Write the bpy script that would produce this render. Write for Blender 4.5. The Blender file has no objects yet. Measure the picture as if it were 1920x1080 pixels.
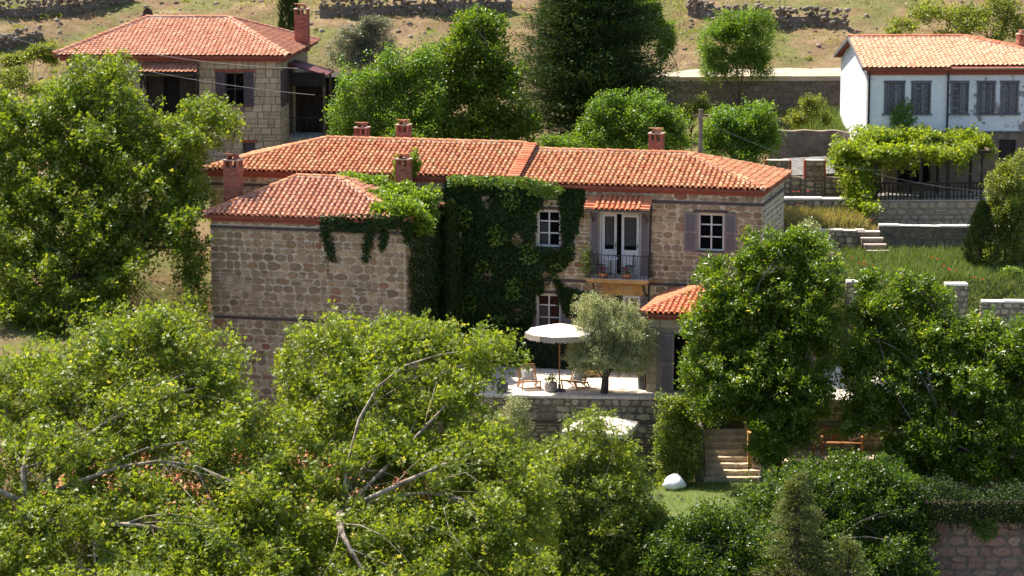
import bpy, bmesh, math, random
import numpy as np
from mathutils import Vector, Matrix
R = math.radians
rng = np.random.default_rng(7)
random.seed(7)
scene = bpy.context.scene
COL = scene.collection

# ------------------------------------------------------------------ camera
F_PX = 5005.0                      # focal length in pixels of the 1920 px wide photograph
PITCH = R(9.0)
CAM = np.array([0.0, -100.0, 3.1 + 100*math.tan(PITCH)])
cd = bpy.data.cameras.new('camera'); co = bpy.data.objects.new('camera', cd); COL.objects.link(co)
co.location = CAM; co.rotation_euler = (math.pi/2 - PITCH, 0, 0)
cd.sensor_width = 36.0; cd.lens = 36.0*F_PX/1920.0
cd.clip_start = 1.0; cd.clip_end = 2000.0
scene.camera = co

# ------------------------------------------------------------------ sky, sun, exposure
SUN_EL, SUN_AZ = R(58), R(-50)     # azimuth clockwise from +Y: the sun stands behind the houses, to the left
world = bpy.data.worlds.new('World'); scene.world = world; world.use_nodes = True
nt = world.node_tree
bg = nt.nodes['Background']
sky = nt.nodes.new('ShaderNodeTexSky'); sky.sky_type = 'NISHITA'; sky.sun_disc = False
sky.sun_elevation = SUN_EL; sky.sun_rotation = SUN_AZ; sky.altitude = 200; sky.dust_density = 1.5
nt.links.new(sky.outputs[0], bg.inputs[0]); bg.inputs[1].default_value = 0.11
sl = bpy.data.lights.new('sun', 'SUN'); sl.energy = 5.0; sl.angle = R(0.5); sl.color = (1.0, 0.93, 0.80)
so = bpy.data.objects.new('sun', sl); COL.objects.link(so)
sdir = Vector((math.sin(SUN_AZ)*math.cos(SUN_EL), math.cos(SUN_AZ)*math.cos(SUN_EL), math.sin(SUN_EL)))
so.rotation_euler = sdir.to_track_quat('Z', 'Y').to_euler(); so.location = (-40, 20, 60)
vs = scene.view_settings
vs.view_transform = 'Standard'; vs.look = 'None'; vs.exposure = 1.15; vs.gamma = 1.0; vs.use_curve_mapping = False

# ------------------------------------------------------------------ measuring: photograph pixel -> point at a depth
_f = np.array([0, math.cos(PITCH), -math.sin(PITCH)]); _u = np.array([0, math.sin(PITCH), math.cos(PITCH)])
def ray(px, py): return _f + np.array([1., 0, 0])*(px-960)/F_PX + _u*(540-py)/F_PX
def at(px, py, Y):
    d = ray(px, py); return CAM + d*((Y-CAM[1])/d[1])
def atz(px, py, z):
    d = ray(px, py); return CAM + d*((z-CAM[2])/d[2])
def onplane(px, py, p, n):
    d = ray(px, py); n = np.array(n); return CAM + d*(((np.array(p)-CAM) @ n)/(d @ n))
def proj(P):
    d = np.asarray(P, float) - CAM; z = d @ _f
    return np.stack([960 + F_PX*d[..., 0]/z, 540 - F_PX*(d @ _u)/z], -1)
def inpoly(pts, poly):
    x, y = pts[:, 0], pts[:, 1]; c = np.zeros(len(pts), bool); n = len(poly)
    for i in range(n):
        x0, y0 = poly[i]; x1, y1 = poly[(i+1) % n]
        m = ((y0 > y) != (y1 > y)); t = np.where(m, (x1-x0)*(y-y0)/((y1-y0) if y1 != y0 else 1e-9)+x0, 0)
        c ^= m & (x < t)
    return c

# ------------------------------------------------------------------ materials
MATS = {}
def newmat(name):
    m = bpy.data.materials.new(name); m.use_nodes = True
    MATS[name] = m
    n = m.node_tree.nodes; return m, n, m.node_tree.links, n['Principled BSDF']
def ramp(n, stops, interp='LINEAR'):
    r = n.new('ShaderNodeValToRGB'); e = r.color_ramp.elements; r.color_ramp.interpolation = interp
    while len(e) < len(stops): e.new(0.5)
    for k, (p, c) in enumerate(stops): e[k].position = p; e[k].color = (*c, 1)
    return r
def math_n(n, l, op, a, b=None):
    m = n.new('ShaderNodeMath'); m.operation = op
    for i, v in enumerate((a, b)):
        if v is None: continue
        if isinstance(v, (int, float)): m.inputs[i].default_value = v
        else: l.new(v, m.inputs[i])
    return m.outputs[0]
def mixc(n, l, f, a, b, mode='MIX'):
    m = n.new('ShaderNodeMix'); m.data_type = 'RGBA'; m.blend_type = mode
    for i, v in ((0, f), (6, a), (7, b)):
        if isinstance(v, (int, float)): m.inputs[i].default_value = v
        elif isinstance(v, tuple): m.inputs[i].default_value = (*v, 1)
        else: l.new(v, m.inputs[i])
    return m.outputs[2]
def noise(n, l, scale, detail=4, rough=0.55, coord=None, dist=0.0):
    t = n.new('ShaderNodeTexNoise'); t.inputs['Scale'].default_value = scale
    t.inputs['Detail'].default_value = detail; t.inputs['Roughness'].default_value = rough; t.inputs['Distortion'].default_value = dist
    if coord is None:
        g = n.new('ShaderNodeNewGeometry'); coord = g.outputs['Position']
    l.new(coord, t.inputs['Vector']); return t.outputs[0]
def bump(n, l, b, h, strength, dist=0.02):
    m = n.new('ShaderNodeBump'); m.inputs['Strength'].default_value = strength; m.inputs['Distance'].default_value = dist
    l.new(h, m.inputs['Height']); l.new(m.outputs[0], b.inputs['Normal'])
def varf(n, l):
    a = n.new('ShaderNodeAttribute'); a.attribute_name = 'var'
    o = n.new('ShaderNodeObjectInfo')
    return math_n(n, l, 'FRACT', math_n(n, l, 'ADD', a.outputs['Fac'], o.outputs['Random']))
def plain(name, c1, c2=None, scale=3.0, rough=0.8, bmp=0.2, bscale=None, spec=0.3, metal=0.0, lo=0.35, hi=0.65):
    m, n, l, b = newmat(name)
    c2 = c2 or tuple(x*0.72 for x in c1)
    f = noise(n, l, scale); r = ramp(n, [(lo, c2), (hi, c1)]); l.new(f, r.inputs[0])
    l.new(r.outputs[0], b.inputs['Base Color'])
    b.inputs['Roughness'].default_value = rough; b.inputs['Specular IOR Level'].default_value = spec; b.inputs['Metallic'].default_value = metal
    if bmp: bump(n, l, b, noise(n, l, bscale or scale*6), bmp)
    return m
def piecemat(name, stops, rough=0.85, nscale=9.0, namp=0.35, bmp=0.5, spec=0.25, dirt=None):
    """one colour per piece (random), fine grain and wear over it"""
    m, n, l, b = newmat(name)
    r = ramp(n, stops); l.new(varf(n, l), r.inputs[0])
    g = ramp(n, [(0.25, (1-namp,)*3), (0.75, (1+namp*0.5,)*3)]); l.new(noise(n, l, nscale, 6, 0.65), g.inputs[0])
    c = mixc(n, l, 1.0, r.outputs[0], g.outputs[0], 'MULTIPLY')
    if dirt:
        d = ramp(n, [(0.52, (0, 0, 0)), (0.68, (1, 1, 1))]); l.new(noise(n, l, dirt[1], 5, 0.6), d.inputs[0])
        c = mixc(n, l, math_n(n, l, 'MULTIPLY', d.outputs[0], dirt[2]), c, dirt[0])
    l.new(c, b.inputs['Base Color']); b.inputs['Roughness'].default_value = rough; b.inputs['Specular IOR Level'].default_value = spec
    bump(n, l, b, noise(n, l, nscale*3.5, 5, 0.7), bmp, 0.02)
    return m
def leafmat(name, dark, light, pale, trans=0.54, rough=0.42, spec=0.5):
    m, n, l, b = newmat(name)
    a = n.new('ShaderNodeAttribute'); a.attribute_name = 'var'
    r = ramp(n, [(0.0, dark), (0.55, light), (0.9, light), (1.0, pale)]); l.new(a.outputs['Fac'], r.inputs[0])
    g = ramp(n, [(0.3, (0.8, 0.86, 0.8)), (0.7, (1.12, 1.06, 1.0))]); l.new(noise(n, l, 0.9, 2), g.inputs[0])
    c = mixc(n, l, 1.0, r.outputs[0], g.outputs[0], 'MULTIPLY')
    l.new(c, b.inputs['Base Color']); b.inputs['Roughness'].default_value = rough; b.inputs['Specular IOR Level'].default_value = spec
    t = n.new('ShaderNodeBsdfTranslucent'); ct = mixc(n, l, 1.0, c, (1.62, 1.50, 0.48), 'MULTIPLY'); l.new(ct, t.inputs[0])
    x = n.new('ShaderNodeMixShader'); x.inputs[0].default_value = trans
    l.new(b.outputs[0], x.inputs[1]); l.new(t.outputs[0], x.inputs[2])
    l.new(x.outputs[0], n['Material Output'].inputs[0])
    return m

leafmat('leaf_plane', (0.095, 0.145, 0.018), (0.218, 0.282, 0.038), (0.42, 0.42, 0.16))
leafmat('leaf_plane_far', (0.085, 0.14, 0.016), (0.185, 0.25, 0.03), (0.32, 0.34, 0.09))
leafmat('leaf_maple', (0.1, 0.155, 0.024), (0.21, 0.27, 0.05), (0.38, 0.4, 0.16))
leafmat('leaf_walnut', (0.052, 0.111, 0.011), (0.127, 0.201, 0.017), (0.370, 0.355, 0.111), rough=0.34)
leafmat('leaf_green', (0.068, 0.144, 0.020), (0.150, 0.251, 0.032), (0.295, 0.348, 0.099))
leafmat('leaf_dark', (0.036, 0.078, 0.013), (0.081, 0.145, 0.020), (0.200, 0.226, 0.076), rough=0.36)
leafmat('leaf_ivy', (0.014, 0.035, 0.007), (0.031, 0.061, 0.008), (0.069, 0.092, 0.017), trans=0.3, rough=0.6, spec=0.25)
leafmat('leaf_ivy_bright', (0.090, 0.181, 0.018), (0.190, 0.290, 0.029), (0.326, 0.399, 0.073))
leafmat('leaf_vine', (0.136, 0.217, 0.018), (0.271, 0.344, 0.036), (0.399, 0.435, 0.090))
leafmat('leaf_olive', (0.181, 0.214, 0.097), (0.362, 0.391, 0.205), (0.629, 0.640, 0.409), trans=0.2, rough=0.5)
leafmat('leaf_silver', (0.143, 0.160, 0.110), (0.253, 0.264, 0.198), (0.396, 0.396, 0.330), trans=0.2, rough=0.5)
leafmat('leaf_pine', (0.024, 0.054, 0.012), (0.052, 0.092, 0.023), (0.098, 0.118, 0.034), trans=0.18, rough=0.6, spec=0.2)
leafmat('leaf_fir', (0.090, 0.124, 0.040), (0.173, 0.200, 0.065), (0.254, 0.254, 0.090), trans=0.22, rough=0.6, spec=0.2)
leafmat('leaf_cypress', (0.018, 0.039, 0.011), (0.039, 0.064, 0.016), (0.069, 0.086, 0.023), trans=0.15, rough=0.6, spec=0.2)
leafmat('leaf_shrub', (0.093, 0.143, 0.025), (0.208, 0.243, 0.054), (0.353, 0.344, 0.109))
leafmat('grass_blade', (0.075, 0.125, 0.03), (0.16, 0.22, 0.07), (0.27, 0.3, 0.14), trans=0.3, rough=0.6, spec=0.2)
leafmat('dry_blade', (0.220, 0.206, 0.073), (0.385, 0.330, 0.145), (0.550, 0.440, 0.224), trans=0.25, rough=0.7, spec=0.1)
leafmat('lawn_blade', (0.109, 0.190, 0.027), (0.200, 0.290, 0.045), (0.326, 0.362, 0.090), trans=0.3, rough=0.6, spec=0.2)

STONE = [(0.0, (0.395, 0.279, 0.161)), (0.16, (0.270, 0.180, 0.101)), (0.30, (0.501, 0.366, 0.215)), (0.46, (0.218, 0.150, 0.090)),
         (0.60, (0.567, 0.418, 0.252)), (0.75, (0.316, 0.209, 0.115)), (0.9, (0.475, 0.331, 0.192)), (0.965, (0.316, 0.128, 0.073)), (1.0, (0.395, 0.279, 0.161))]
piecemat('stone', STONE, nscale=11, namp=0.5, dirt=((0.16, 0.125, 0.095), 0.8, 0.4))
piecemat('stone_tan', [(0, (0.46, 0.36, 0.235)), (0.3, (0.54, 0.43, 0.29)), (0.55, (0.39, 0.30, 0.20)), (0.8, (0.50, 0.39, 0.265)), (1, (0.42, 0.34, 0.23))], nscale=8, namp=0.35)
piecemat('stone_grey', [(0, (0.280, 0.221, 0.147)), (0.3, (0.434, 0.355, 0.242)), (0.55, (0.224, 0.174, 0.124)), (0.8, (0.504, 0.415, 0.277)), (1, (0.322, 0.248, 0.171))], nscale=9, namp=0.5)
piecemat('stone_red', [(0, (0.26, 0.155, 0.115)), (0.3, (0.33, 0.20, 0.15)), (0.55, (0.20, 0.125, 0.10)), (0.8, (0.37, 0.26, 0.19)), (1, (0.24, 0.15, 0.12))], nscale=9, namp=0.45)
piecemat('stone_moss', [(0, (0.17, 0.14, 0.10)), (0.35, (0.25, 0.20, 0.145)), (0.6, (0.13, 0.115, 0.085)), (0.8, (0.23, 0.185, 0.125)), (1, (0.19, 0.16, 0.11))], nscale=7, namp=0.6, dirt=((0.085, 0.085, 0.035), 1.6, 0.6))
piecemat('rock', [(0, (0.26, 0.205, 0.155)), (0.35, (0.17, 0.13, 0.10)), (0.6, (0.34, 0.27, 0.21)), (0.85, (0.22, 0.165, 0.125)), (1, (0.28, 0.23, 0.18))], nscale=8, namp=0.5)
piecemat('brick', [(0, (0.36, 0.115, 0.075)), (0.3, (0.44, 0.155, 0.10)), (0.6, (0.29, 0.085, 0.06)), (0.85, (0.47, 0.19, 0.125)), (1, (0.33, 0.11, 0.075))], nscale=20, namp=0.3)
TILE = [(0, (0.494, 0.178, 0.080)), (0.15, (0.593, 0.277, 0.141)), (0.3, (0.396, 0.120, 0.056)), (0.45, (0.563, 0.314, 0.171)), (0.6, (0.465, 0.162, 0.073)), (0.75, (0.524, 0.225, 0.108)), (0.9, (0.356, 0.126, 0.068)), (1.0, (0.494, 0.199, 0.092))]
piecemat('tile', TILE, nscale=14, namp=0.32, bmp=0.25, dirt=((0.40, 0.31, 0.15), 2.6, 0.6))
piecemat('tile_new', [(0, (0.54, 0.165, 0.075)), (0.25, (0.62, 0.225, 0.11)), (0.5, (0.49, 0.135, 0.065)), (0.75, (0.60, 0.25, 0.13)), (1, (0.54, 0.18, 0.085))], nscale=14, namp=0.2, bmp=0.2, dirt=((0.44, 0.30, 0.16), 4.0, 0.25))
piecemat('tile_pale', [(0, (0.533, 0.276, 0.167)), (0.25, (0.602, 0.368, 0.235)), (0.5, (0.490, 0.230, 0.137)), (0.75, (0.585, 0.340, 0.216)), (1, (0.533, 0.285, 0.176))], nscale=14, namp=0.2, bmp=0.2, dirt=((0.46, 0.37, 0.23), 3.0, 0.4))
piecemat('tile_flat', [(0, (0.475, 0.194, 0.112)), (0.2, (0.551, 0.286, 0.183)), (0.4, (0.380, 0.140, 0.083)), (0.6, (0.532, 0.270, 0.171)), (0.8, (0.437, 0.173, 0.100)), (1, (0.465, 0.189, 0.112))], nscale=14, namp=0.22, bmp=0.2, dirt=((0.44, 0.32, 0.22), 4.0, 0.3))
plain('mortar', (0.62, 0.525, 0.39), (0.48, 0.395, 0.28), 6, 0.95, 0.4, 40)
plain('mortar_tan', (0.34, 0.27, 0.19), (0.22, 0.175, 0.125), 5, 0.95, 0.4, 40)
plain('mortar_dark', (0.20, 0.16, 0.125), (0.11, 0.09, 0.07), 5, 0.95, 0.5, 30)
plain('ridge_mortar', (0.58, 0.44, 0.36), (0.46, 0.31, 0.24), 9, 0.95, 0.5, 40)
plain('roof_deck', (0.30, 0.10, 0.06), (0.20, 0.06, 0.04), 5, 0.9, 0.2)
plain('timber_band', (0.115, 0.085, 0.075), (0.07, 0.05, 0.045), 7, 0.85, 0.4, 40)
plain('brick_red', (0.36, 0.10, 0.065), (0.25, 0.065, 0.045), 8, 0.85, 0.3)
plain('shutter_paint', (0.25, 0.20, 0.185), (0.20, 0.155, 0.145), 6, 0.6, 0.15)
plain('white_paint', (0.66, 0.64, 0.62), (0.54, 0.52, 0.50), 5, 0.5, 0.1)
plain('curtain', (0.62, 0.57, 0.54), (0.46, 0.42, 0.40), 9, 0.9, 0.2)
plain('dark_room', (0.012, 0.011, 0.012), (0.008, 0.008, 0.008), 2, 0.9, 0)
plain('iron', (0.035, 0.032, 0.036), (0.02, 0.018, 0.02), 8, 0.5, 0.2, spec=0.4)
plain('old_wood', (0.20, 0.155, 0.115), (0.10, 0.075, 0.055), 6, 0.85, 0.5, 50)
piecemat('grey_wood', [(0, (0.17, 0.165, 0.175)), (0.3, (0.105, 0.10, 0.105)), (0.55, (0.22, 0.22, 0.235)), (0.8, (0.13, 0.12, 0.12)), (1, (0.18, 0.175, 0.185))], nscale=16, namp=0.6, dirt=((0.34, 0.34, 0.35), 14, 0.5))
plain('purple_wood', (0.105, 0.082, 0.09), (0.06, 0.047, 0.052), 9, 0.8, 0.4, 60)
plain('dark_wood', (0.045, 0.034, 0.028), (0.022, 0.017, 0.014), 6, 0.8, 0.4, 50)
plain('teak', (0.36, 0.165, 0.065), (0.25, 0.105, 0.04), 12, 0.6, 0.2, 60)
plain('honey_plaster', (0.50, 0.31, 0.12), (0.36, 0.20, 0.075), 4, 0.85, 0.3)
plain('fringe', (0.50, 0.41, 0.33), (0.38, 0.30, 0.235), 20, 0.9, 0.2, 60)
plain('canvas', (0.74, 0.645, 0.56), (0.68, 0.58, 0.50), 3, 0.9, 0.1, 60)
plain('cushion_cloth', (0.52, 0.49, 0.46), (0.44, 0.41, 0.385), 6, 0.95, 0.3, 80)
plain('rattan', (0.46, 0.31, 0.19), (0.34, 0.215, 0.125), 30, 0.8, 0.5, 90)
plain('concrete', (0.24, 0.185, 0.14), (0.14, 0.105, 0.08), 2.5, 0.95, 0.4, 20)
plain('pale_concrete', (0.46, 0.43, 0.38), (0.36, 0.33, 0.29), 3, 0.9, 0.3)
plain('coping', (0.62, 0.53, 0.45), (0.46, 0.38, 0.31), 4, 0.9, 0.4, 24)
plain('white_coping', (0.74, 0.68, 0.62), (0.58, 0.52, 0.46), 5, 0.9, 0.4, 24)
plain('step_stone', (0.58, 0.46, 0.33), (0.40, 0.30, 0.20), 5, 0.9, 0.4, 24)
plain('bark_plane', (0.36, 0.30, 0.235), (0.16, 0.12, 0.09), 3.5, 0.9, 0.5, 16, lo=0.4, hi=0.6)
plain('bark_dark', (0.085, 0.062, 0.045), (0.045, 0.032, 0.024), 6, 0.95, 0.7, 24)
plain('bark_grey', (0.26, 0.22, 0.18), (0.14, 0.115, 0.09), 5, 0.95, 0.6, 24)
plain('terracotta', (0.50, 0.21, 0.12), (0.40, 0.15, 0.085), 6, 0.85, 0.2)
plain('pot_grey', (0.30, 0.27, 0.25), (0.21, 0.185, 0.17), 6, 0.9, 0.3)
plain('pot_dark', (0.10, 0.10, 0.115), (0.06, 0.06, 0.07), 6, 0.7, 0.2)
plain('white_fabric', (0.82, 0.82, 0.83), (0.74, 0.74, 0.76), 3, 0.9, 0.2, 20)
plain('red_metal', (0.15, 0.045, 0.045), (0.09, 0.03, 0.03), 4, 0.7, 0.2)
plain('grey_metal', (0.36, 0.36, 0.36), (0.27, 0.27, 0.27), 5, 0.5, 0.1, spec=0.4)
plain('old_sheet', (0.22, 0.21, 0.20), (0.12, 0.115, 0.11), 5, 0.8, 0.2)
plain('cable', (0.42, 0.40, 0.37), (0.36, 0.34, 0.31), 5, 0.7, 0)
plain('petal_red', (0.62, 0.045, 0.03), (0.5, 0.03, 0.02), 20, 0.7, 0)
plain('petal_pink', (0.62, 0.10, 0.30), (0.5, 0.06, 0.22), 20, 0.7, 0)
plain('petal_pale', (0.75, 0.55, 0.52), (0.65, 0.42, 0.40), 20, 0.7, 0)
plain('petal_yellow', (0.72, 0.46, 0.03), (0.62, 0.34, 0.02), 20, 0.7, 0)
plain('petal_white', (0.78, 0.76, 0.72), (0.66, 0.64, 0.60), 20, 0.7, 0)
def pavingmat():
    m, n, l, b = newmat('lime_paving')
    r = ramp(n, [(0.35, (0.56, 0.475, 0.385)), (0.65, (0.70, 0.61, 0.51))]); l.new(noise(n, l, 1.8, 6), r.inputs[0])
    v = n.new('ShaderNodeTexVoronoi'); v.feature = 'DISTANCE_TO_EDGE'; v.inputs['Scale'].default_value = 1.5
    g = n.new('ShaderNodeNewGeometry'); l.new(g.outputs['Position'], v.inputs['Vector'])
    e = ramp(n, [(0.0, (0.55, 0.5, 0.45)), (0.04, (1, 1, 1))]); l.new(v.outputs['Distance'], e.inputs[0])
    l.new(mixc(n, l, 1.0, r.outputs[0], e.outputs[0], 'MULTIPLY'), b.inputs['Base Color']); b.inputs['Roughness'].default_value = 0.92
    bump(n, l, b, noise(n, l, 14), 0.3)
pavingmat()
plain('gravel_path', (0.46, 0.38, 0.29), (0.33, 0.26, 0.19), 1.6, 0.95, 0.8, 9)
def whitewash(name, base, grey, amount):
    m, n, l, b = newmat(name)
    f = noise(n, l, 1.7, 7, 0.66); r = ramp(n, [(amount, (0, 0, 0)), (amount+0.06, (1, 1, 1))]); l.new(f, r.inputs[0])
    s = ramp(n, [(0.3, tuple(x*0.86 for x in base)), (0.7, base)]); l.new(noise(n, l, 5, 5), s.inputs[0])
    g = ramp(n, [(0.3, tuple(x*0.7 for x in grey)), (0.7, grey)]); l.new(noise(n, l, 8, 5), g.inputs[0])
    l.new(mixc(n, l, r.outputs[0], s.outputs[0], g.outputs[0]), b.inputs['Base Color']); b.inputs['Roughness'].default_value = 0.9
    bump(n, l, b, r.outputs[0], -0.5, 0.01)
whitewash('whitewash', (0.78, 0.78, 0.77), (0.40, 0.37, 0.34), 0.645)
whitewash('whitewash_worn', (0.70, 0.71, 0.72), (0.30, 0.27, 0.25), 0.545)
def glassmat():
    m, n, l, b = newmat('window_glass')
    b.inputs['Base Color'].default_value = (0.010, 0.011, 0.014, 1); b.inputs['Roughness'].default_value = 0.05
    t = n.new('ShaderNodeBsdfTransparent'); t.inputs[0].default_value = (0.8, 0.82, 0.82, 1)
    x = n.new('ShaderNodeMixShader'); x.inputs[0].default_value = 0.72
    l.new(b.outputs[0], x.inputs[1]); l.new(t.outputs[0], x.inputs[2]); l.new(x.outputs[0], n['Material Output'].inputs[0])
glassmat()
def watermat():
    m, n, l, b = newmat('pool_water')
    b.inputs['Base Color'].default_value = (0.16, 0.46, 0.56, 1); b.inputs['Roughness'].default_value = 0.08
    bump(n, l, b, noise(n, l, 5), 0.2, 0.03)
watermat()
def hillmat():
    m, n, l, b = newmat('hillside')
    soil = ramp(n, [(0.3, (0.13, 0.080, 0.045)), (0.5, (0.20, 0.132, 0.075)), (0.7, (0.28, 0.205, 0.12))]); l.new(noise(n, l, 0.8, 8, 0.65), soil.inputs[0])
    grass = ramp(n, [(0.3, (0.085, 0.090, 0.028)), (0.7, (0.185, 0.175, 0.065))]); l.new(noise(n, l, 3.5, 6, 0.7), grass.inputs[0])
    f = ramp(n, [(0.44, (0, 0, 0)), (0.58, (1, 1, 1))]); l.new(noise(n, l, 0.33, 7, 0.6), f.inputs[0])
    c = mixc(n, l, f.outputs[0], soil.outputs[0], grass.outputs[0])
    l.new(c, b.inputs['Base Color']); b.inputs['Roughness'].default_value = 0.95; b.inputs['Specular IOR Level'].default_value = 0.1
    bump(n, l, b, noise(n, l, 5, 8, 0.7), 0.9, 0.12)
hillmat()
def lawnmat():
    m, n, l, b = newmat('lawn_soil')
    g = ramp(n, [(0.3, (0.07, 0.10, 0.02)), (0.7, (0.14, 0.17, 0.04))]); l.new(noise(n, l, 4, 6, 0.7), g.inputs[0])
    l.new(g.outputs[0], b.inputs['Base Color']); b.inputs['Roughness'].default_value = 0.95
    bump(n, l, b, noise(n, l, 40, 4), 0.8, 0.04)
lawnmat()

# ------------------------------------------------------------------ mesh helpers
def fastmesh(name, V, faces, mats, var=None, mi=None, smooth=False):
    """V (n,3); faces (m,k) array; var: one value per face"""
    me = bpy.data.meshes.new(name); V = np.asarray(V, np.float32); faces = np.asarray(faces, np.int32)
    m, k = faces.shape
    me.vertices.add(len(V)); me.vertices.foreach_set('co', V.ravel())
    me.loops.add(m*k); me.loops.foreach_set('vertex_index', faces.ravel())
    me.polygons.add(m); me.polygons.foreach_set('loop_start', np.arange(0, m*k, k, dtype=np.int32))
    me.polygons.foreach_set('loop_total', np.full(m, k, np.int32))
    for x in (mats if isinstance(mats, (list, tuple)) else [mats]): me.materials.append(MATS[x])
    if mi is not None: me.polygons.foreach_set('material_index', np.asarray(mi, np.int32))
    if smooth: me.polygons.foreach_set('use_smooth', np.ones(m, bool))
    me.update(calc_edges=True)
    if var is not None:
        a = me.attributes.new('var', 'FLOAT', 'FACE'); a.data.foreach_set('value', np.asarray(var, np.float32))
    return me
class MB:
    """collects shapes into one mesh"""
    def __init__(s): s.V = []; s.F = []; s.var = []; s.n = 0
    def add(s, V, F, var=None):
        V = [tuple(v) for v in V]
        s.V += V; s.F += [tuple(i+s.n for i in f) for f in F]; s.n += len(V)
        s.var += [random.random() if var is None else var]*len(F); return s
    def box(s, x0, x1, y0, y1, z0, z1, var=None):
        V = [(x, y, z) for x in (x0, x1) for y in (y0, y1) for z in (z0, z1)]
        return s.add(V, [(0, 1, 3, 2), (4, 6, 7, 5), (0, 4, 5, 1), (2, 3, 7, 6), (0, 2, 6, 4), (1, 5, 7, 3)], var)
    def obox(s, p, q, w, h, up=(0, 0, 1), var=None):
        """bar from p to q, width w, height h"""
        p = Vector(p); q = Vector(q); t = (q-p).normalized(); up = Vector(up)
        sd = t.cross(up); sd = sd.normalized() if sd.length > 1e-5 else Vector((1, 0, 0)); n = sd.cross(t).normalized()
        V = []
        for e in (p, q):
            for a, b in ((-1, -1), (1, -1), (1, 1), (-1, 1)): V.append(e + sd*a*w/2 + n*b*h/2)
        return s.add(V, [(3, 2, 1, 0), (4, 5, 6, 7), (0, 1, 5, 4), (1, 2, 6, 5), (2, 3, 7, 6), (3, 0, 4, 7)], var)
    def tube(s, pts, rads, k=6, var=None, caps=True):
        pts = [Vector(p) for p in pts]; base = s.n; V = []; Fc = []
        for i, p in enumerate(pts):
            t = (pts[min(i+1, len(pts)-1)] - pts[max(i-1, 0)]).normalized()
            a = t.cross(Vector((0.31, 0.93, 0.17))).normalized(); b = t.cross(a)
            for j in range(k):
                th = 2*math.pi*j/k; V.append(p + (a*math.cos(th) + b*math.sin(th))*rads[i])
        for i in range(len(pts)-1):
            for j in range(k): Fc.append((i*k+j, i*k+(j+1) % k, (i+1)*k+(j+1) % k, (i+1)*k+j))
        if caps: Fc.append(tuple(range(k))[::-1]); Fc.append(tuple((len(pts)-1)*k+j for j in range(k)))
        return s.add(V, Fc, var)
    def lathe(s, prof, k=16, c=(0, 0, 0), var=None):
        V = []; Fc = []
        for r, z in prof:
            for j in range(k):
                th = 2*math.pi*j/k; V.append((c[0]+r*math.cos(th), c[1]+r*math.sin(th), c[2]+z))
        for i in range(len(prof)-1):
            for j in range(k): Fc.append((i*k+j, i*k+(j+1) % k, (i+1)*k+(j+1) % k, (i+1)*k+j))
        Fc.append(tuple(range(k))[::-1]); Fc.append(tuple((len(prof)-1)*k+j for j in range(k)))
        return s.add(V, Fc, var)
    def mesh(s, name, mat, smooth=False):
        me = bpy.data.meshes.new(name); me.from_pydata(s.V, [], s.F)
        for x in (mat if isinstance(mat, (list, tuple)) else [mat]): me.materials.append(MATS[x])
        a = me.attributes.new('var', 'FLOAT', 'FACE'); a.data.foreach_set('value', np.array(s.var, np.float32))
        if smooth: me.polygons.foreach_set('use_smooth', np.ones(len(me.polygons), bool))
        me.update(); return me
    def build(s, name, mat, parent=None, smooth=False, loc=None, **kw):
        return obj(name, s.mesh(name, mat, smooth), parent, loc, **kw)
def obj(name, me, parent=None, loc=None, rot=None, scale=None):
    o = bpy.data.objects.new(name, me); COL.objects.link(o)
    if parent is not None: o.parent = parent
    if loc is not None: o.location = [float(v) for v in loc]
    if rot is not None: o.rotation_euler = rot
    if scale is not None: o.scale = scale
    return o
def tag(o, label=None, cat=None, group=None, kind=None):
    if label: o['label'] = label
    if cat: o['category'] = cat
    if group: o['group'] = group
    if kind: o['kind'] = kind
    return o
def empty(name, loc, label, cat, group=None, rz=0.0):
    o = obj(name, None, None, loc, (0, 0, rz)); o.empty_display_size = 0.3
    return tag(o, label, cat, group)
def copy_tree(o, parent=None):
    c = o.copy(); COL.objects.link(c); c.parent = parent
    for ch in list(o.children): copy_tree(ch, c)
    return c

# ------------------------------------------------------------------ stones
def stone_unit(k, seed, jit, inset, rough_top=0.0):
    r = np.random.default_rng(seed); V = []; n = k
    if k == 4:
        base = [(-.5, -.5), (.5, -.5), (.5, .5), (-.5, .5)]
    else:
        base = []
        for j in range(k):
            th = 2*math.pi*(j+0.5)/k + r.uniform(-.16, .16)
            c, s_ = math.cos(th), math.sin(th); q = max(abs(c), abs(s_)); e = 0.94
            rad = 0.5*(e/q + (1-e)*1.08); base.append((c*rad, s_*rad))
    ring = [(np.clip(x*(1+r.uniform(-jit, jit*.4)), -.5, .5), np.clip(z*(1+r.uniform(-jit, jit*.4)), -.5, .5)) for x, z in base]
    V += [(x, 0.03, z) for x, z in ring]
    V += [(x*(1-inset*.25), -0.6, z*(1-inset*.25)) for x, z in ring]
    V += [(x*(1-inset), -1.0 + r.uniform(-.3, .3)*rough_top, z*(1-inset)) for x, z in ring]
    Fc = []
    for a in (0, n):
        for j in range(n): Fc.append((a+j, a+(j+1) % n, a+n+(j+1) % n, a+n+j))
    Fc.append(tuple(2*n+j for j in range(n)))
    return V, Fc
RUBBLE = [stone_unit(7 + i % 3, 100+i, 0.15, 0.10, 0.5) for i in range(14)]
ASHLAR = [stone_unit(4, 200+i, 0.05, 0.05, 0.1) for i in range(6)]
FIELD = [stone_unit(6 + i % 3, 300+i, 0.26, 0.18, 0.7) for i in range(14)]
LIBMESH = {}
def libmesh(lib, i, mat, nm):
    key = (id(lib), i, mat)
    if key not in LIBMESH:
        V, Fc = lib[i]; LIBMESH[key] = MB().add(V, Fc, random.random()).mesh(nm, mat)
    return LIBMESH[key]
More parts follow.
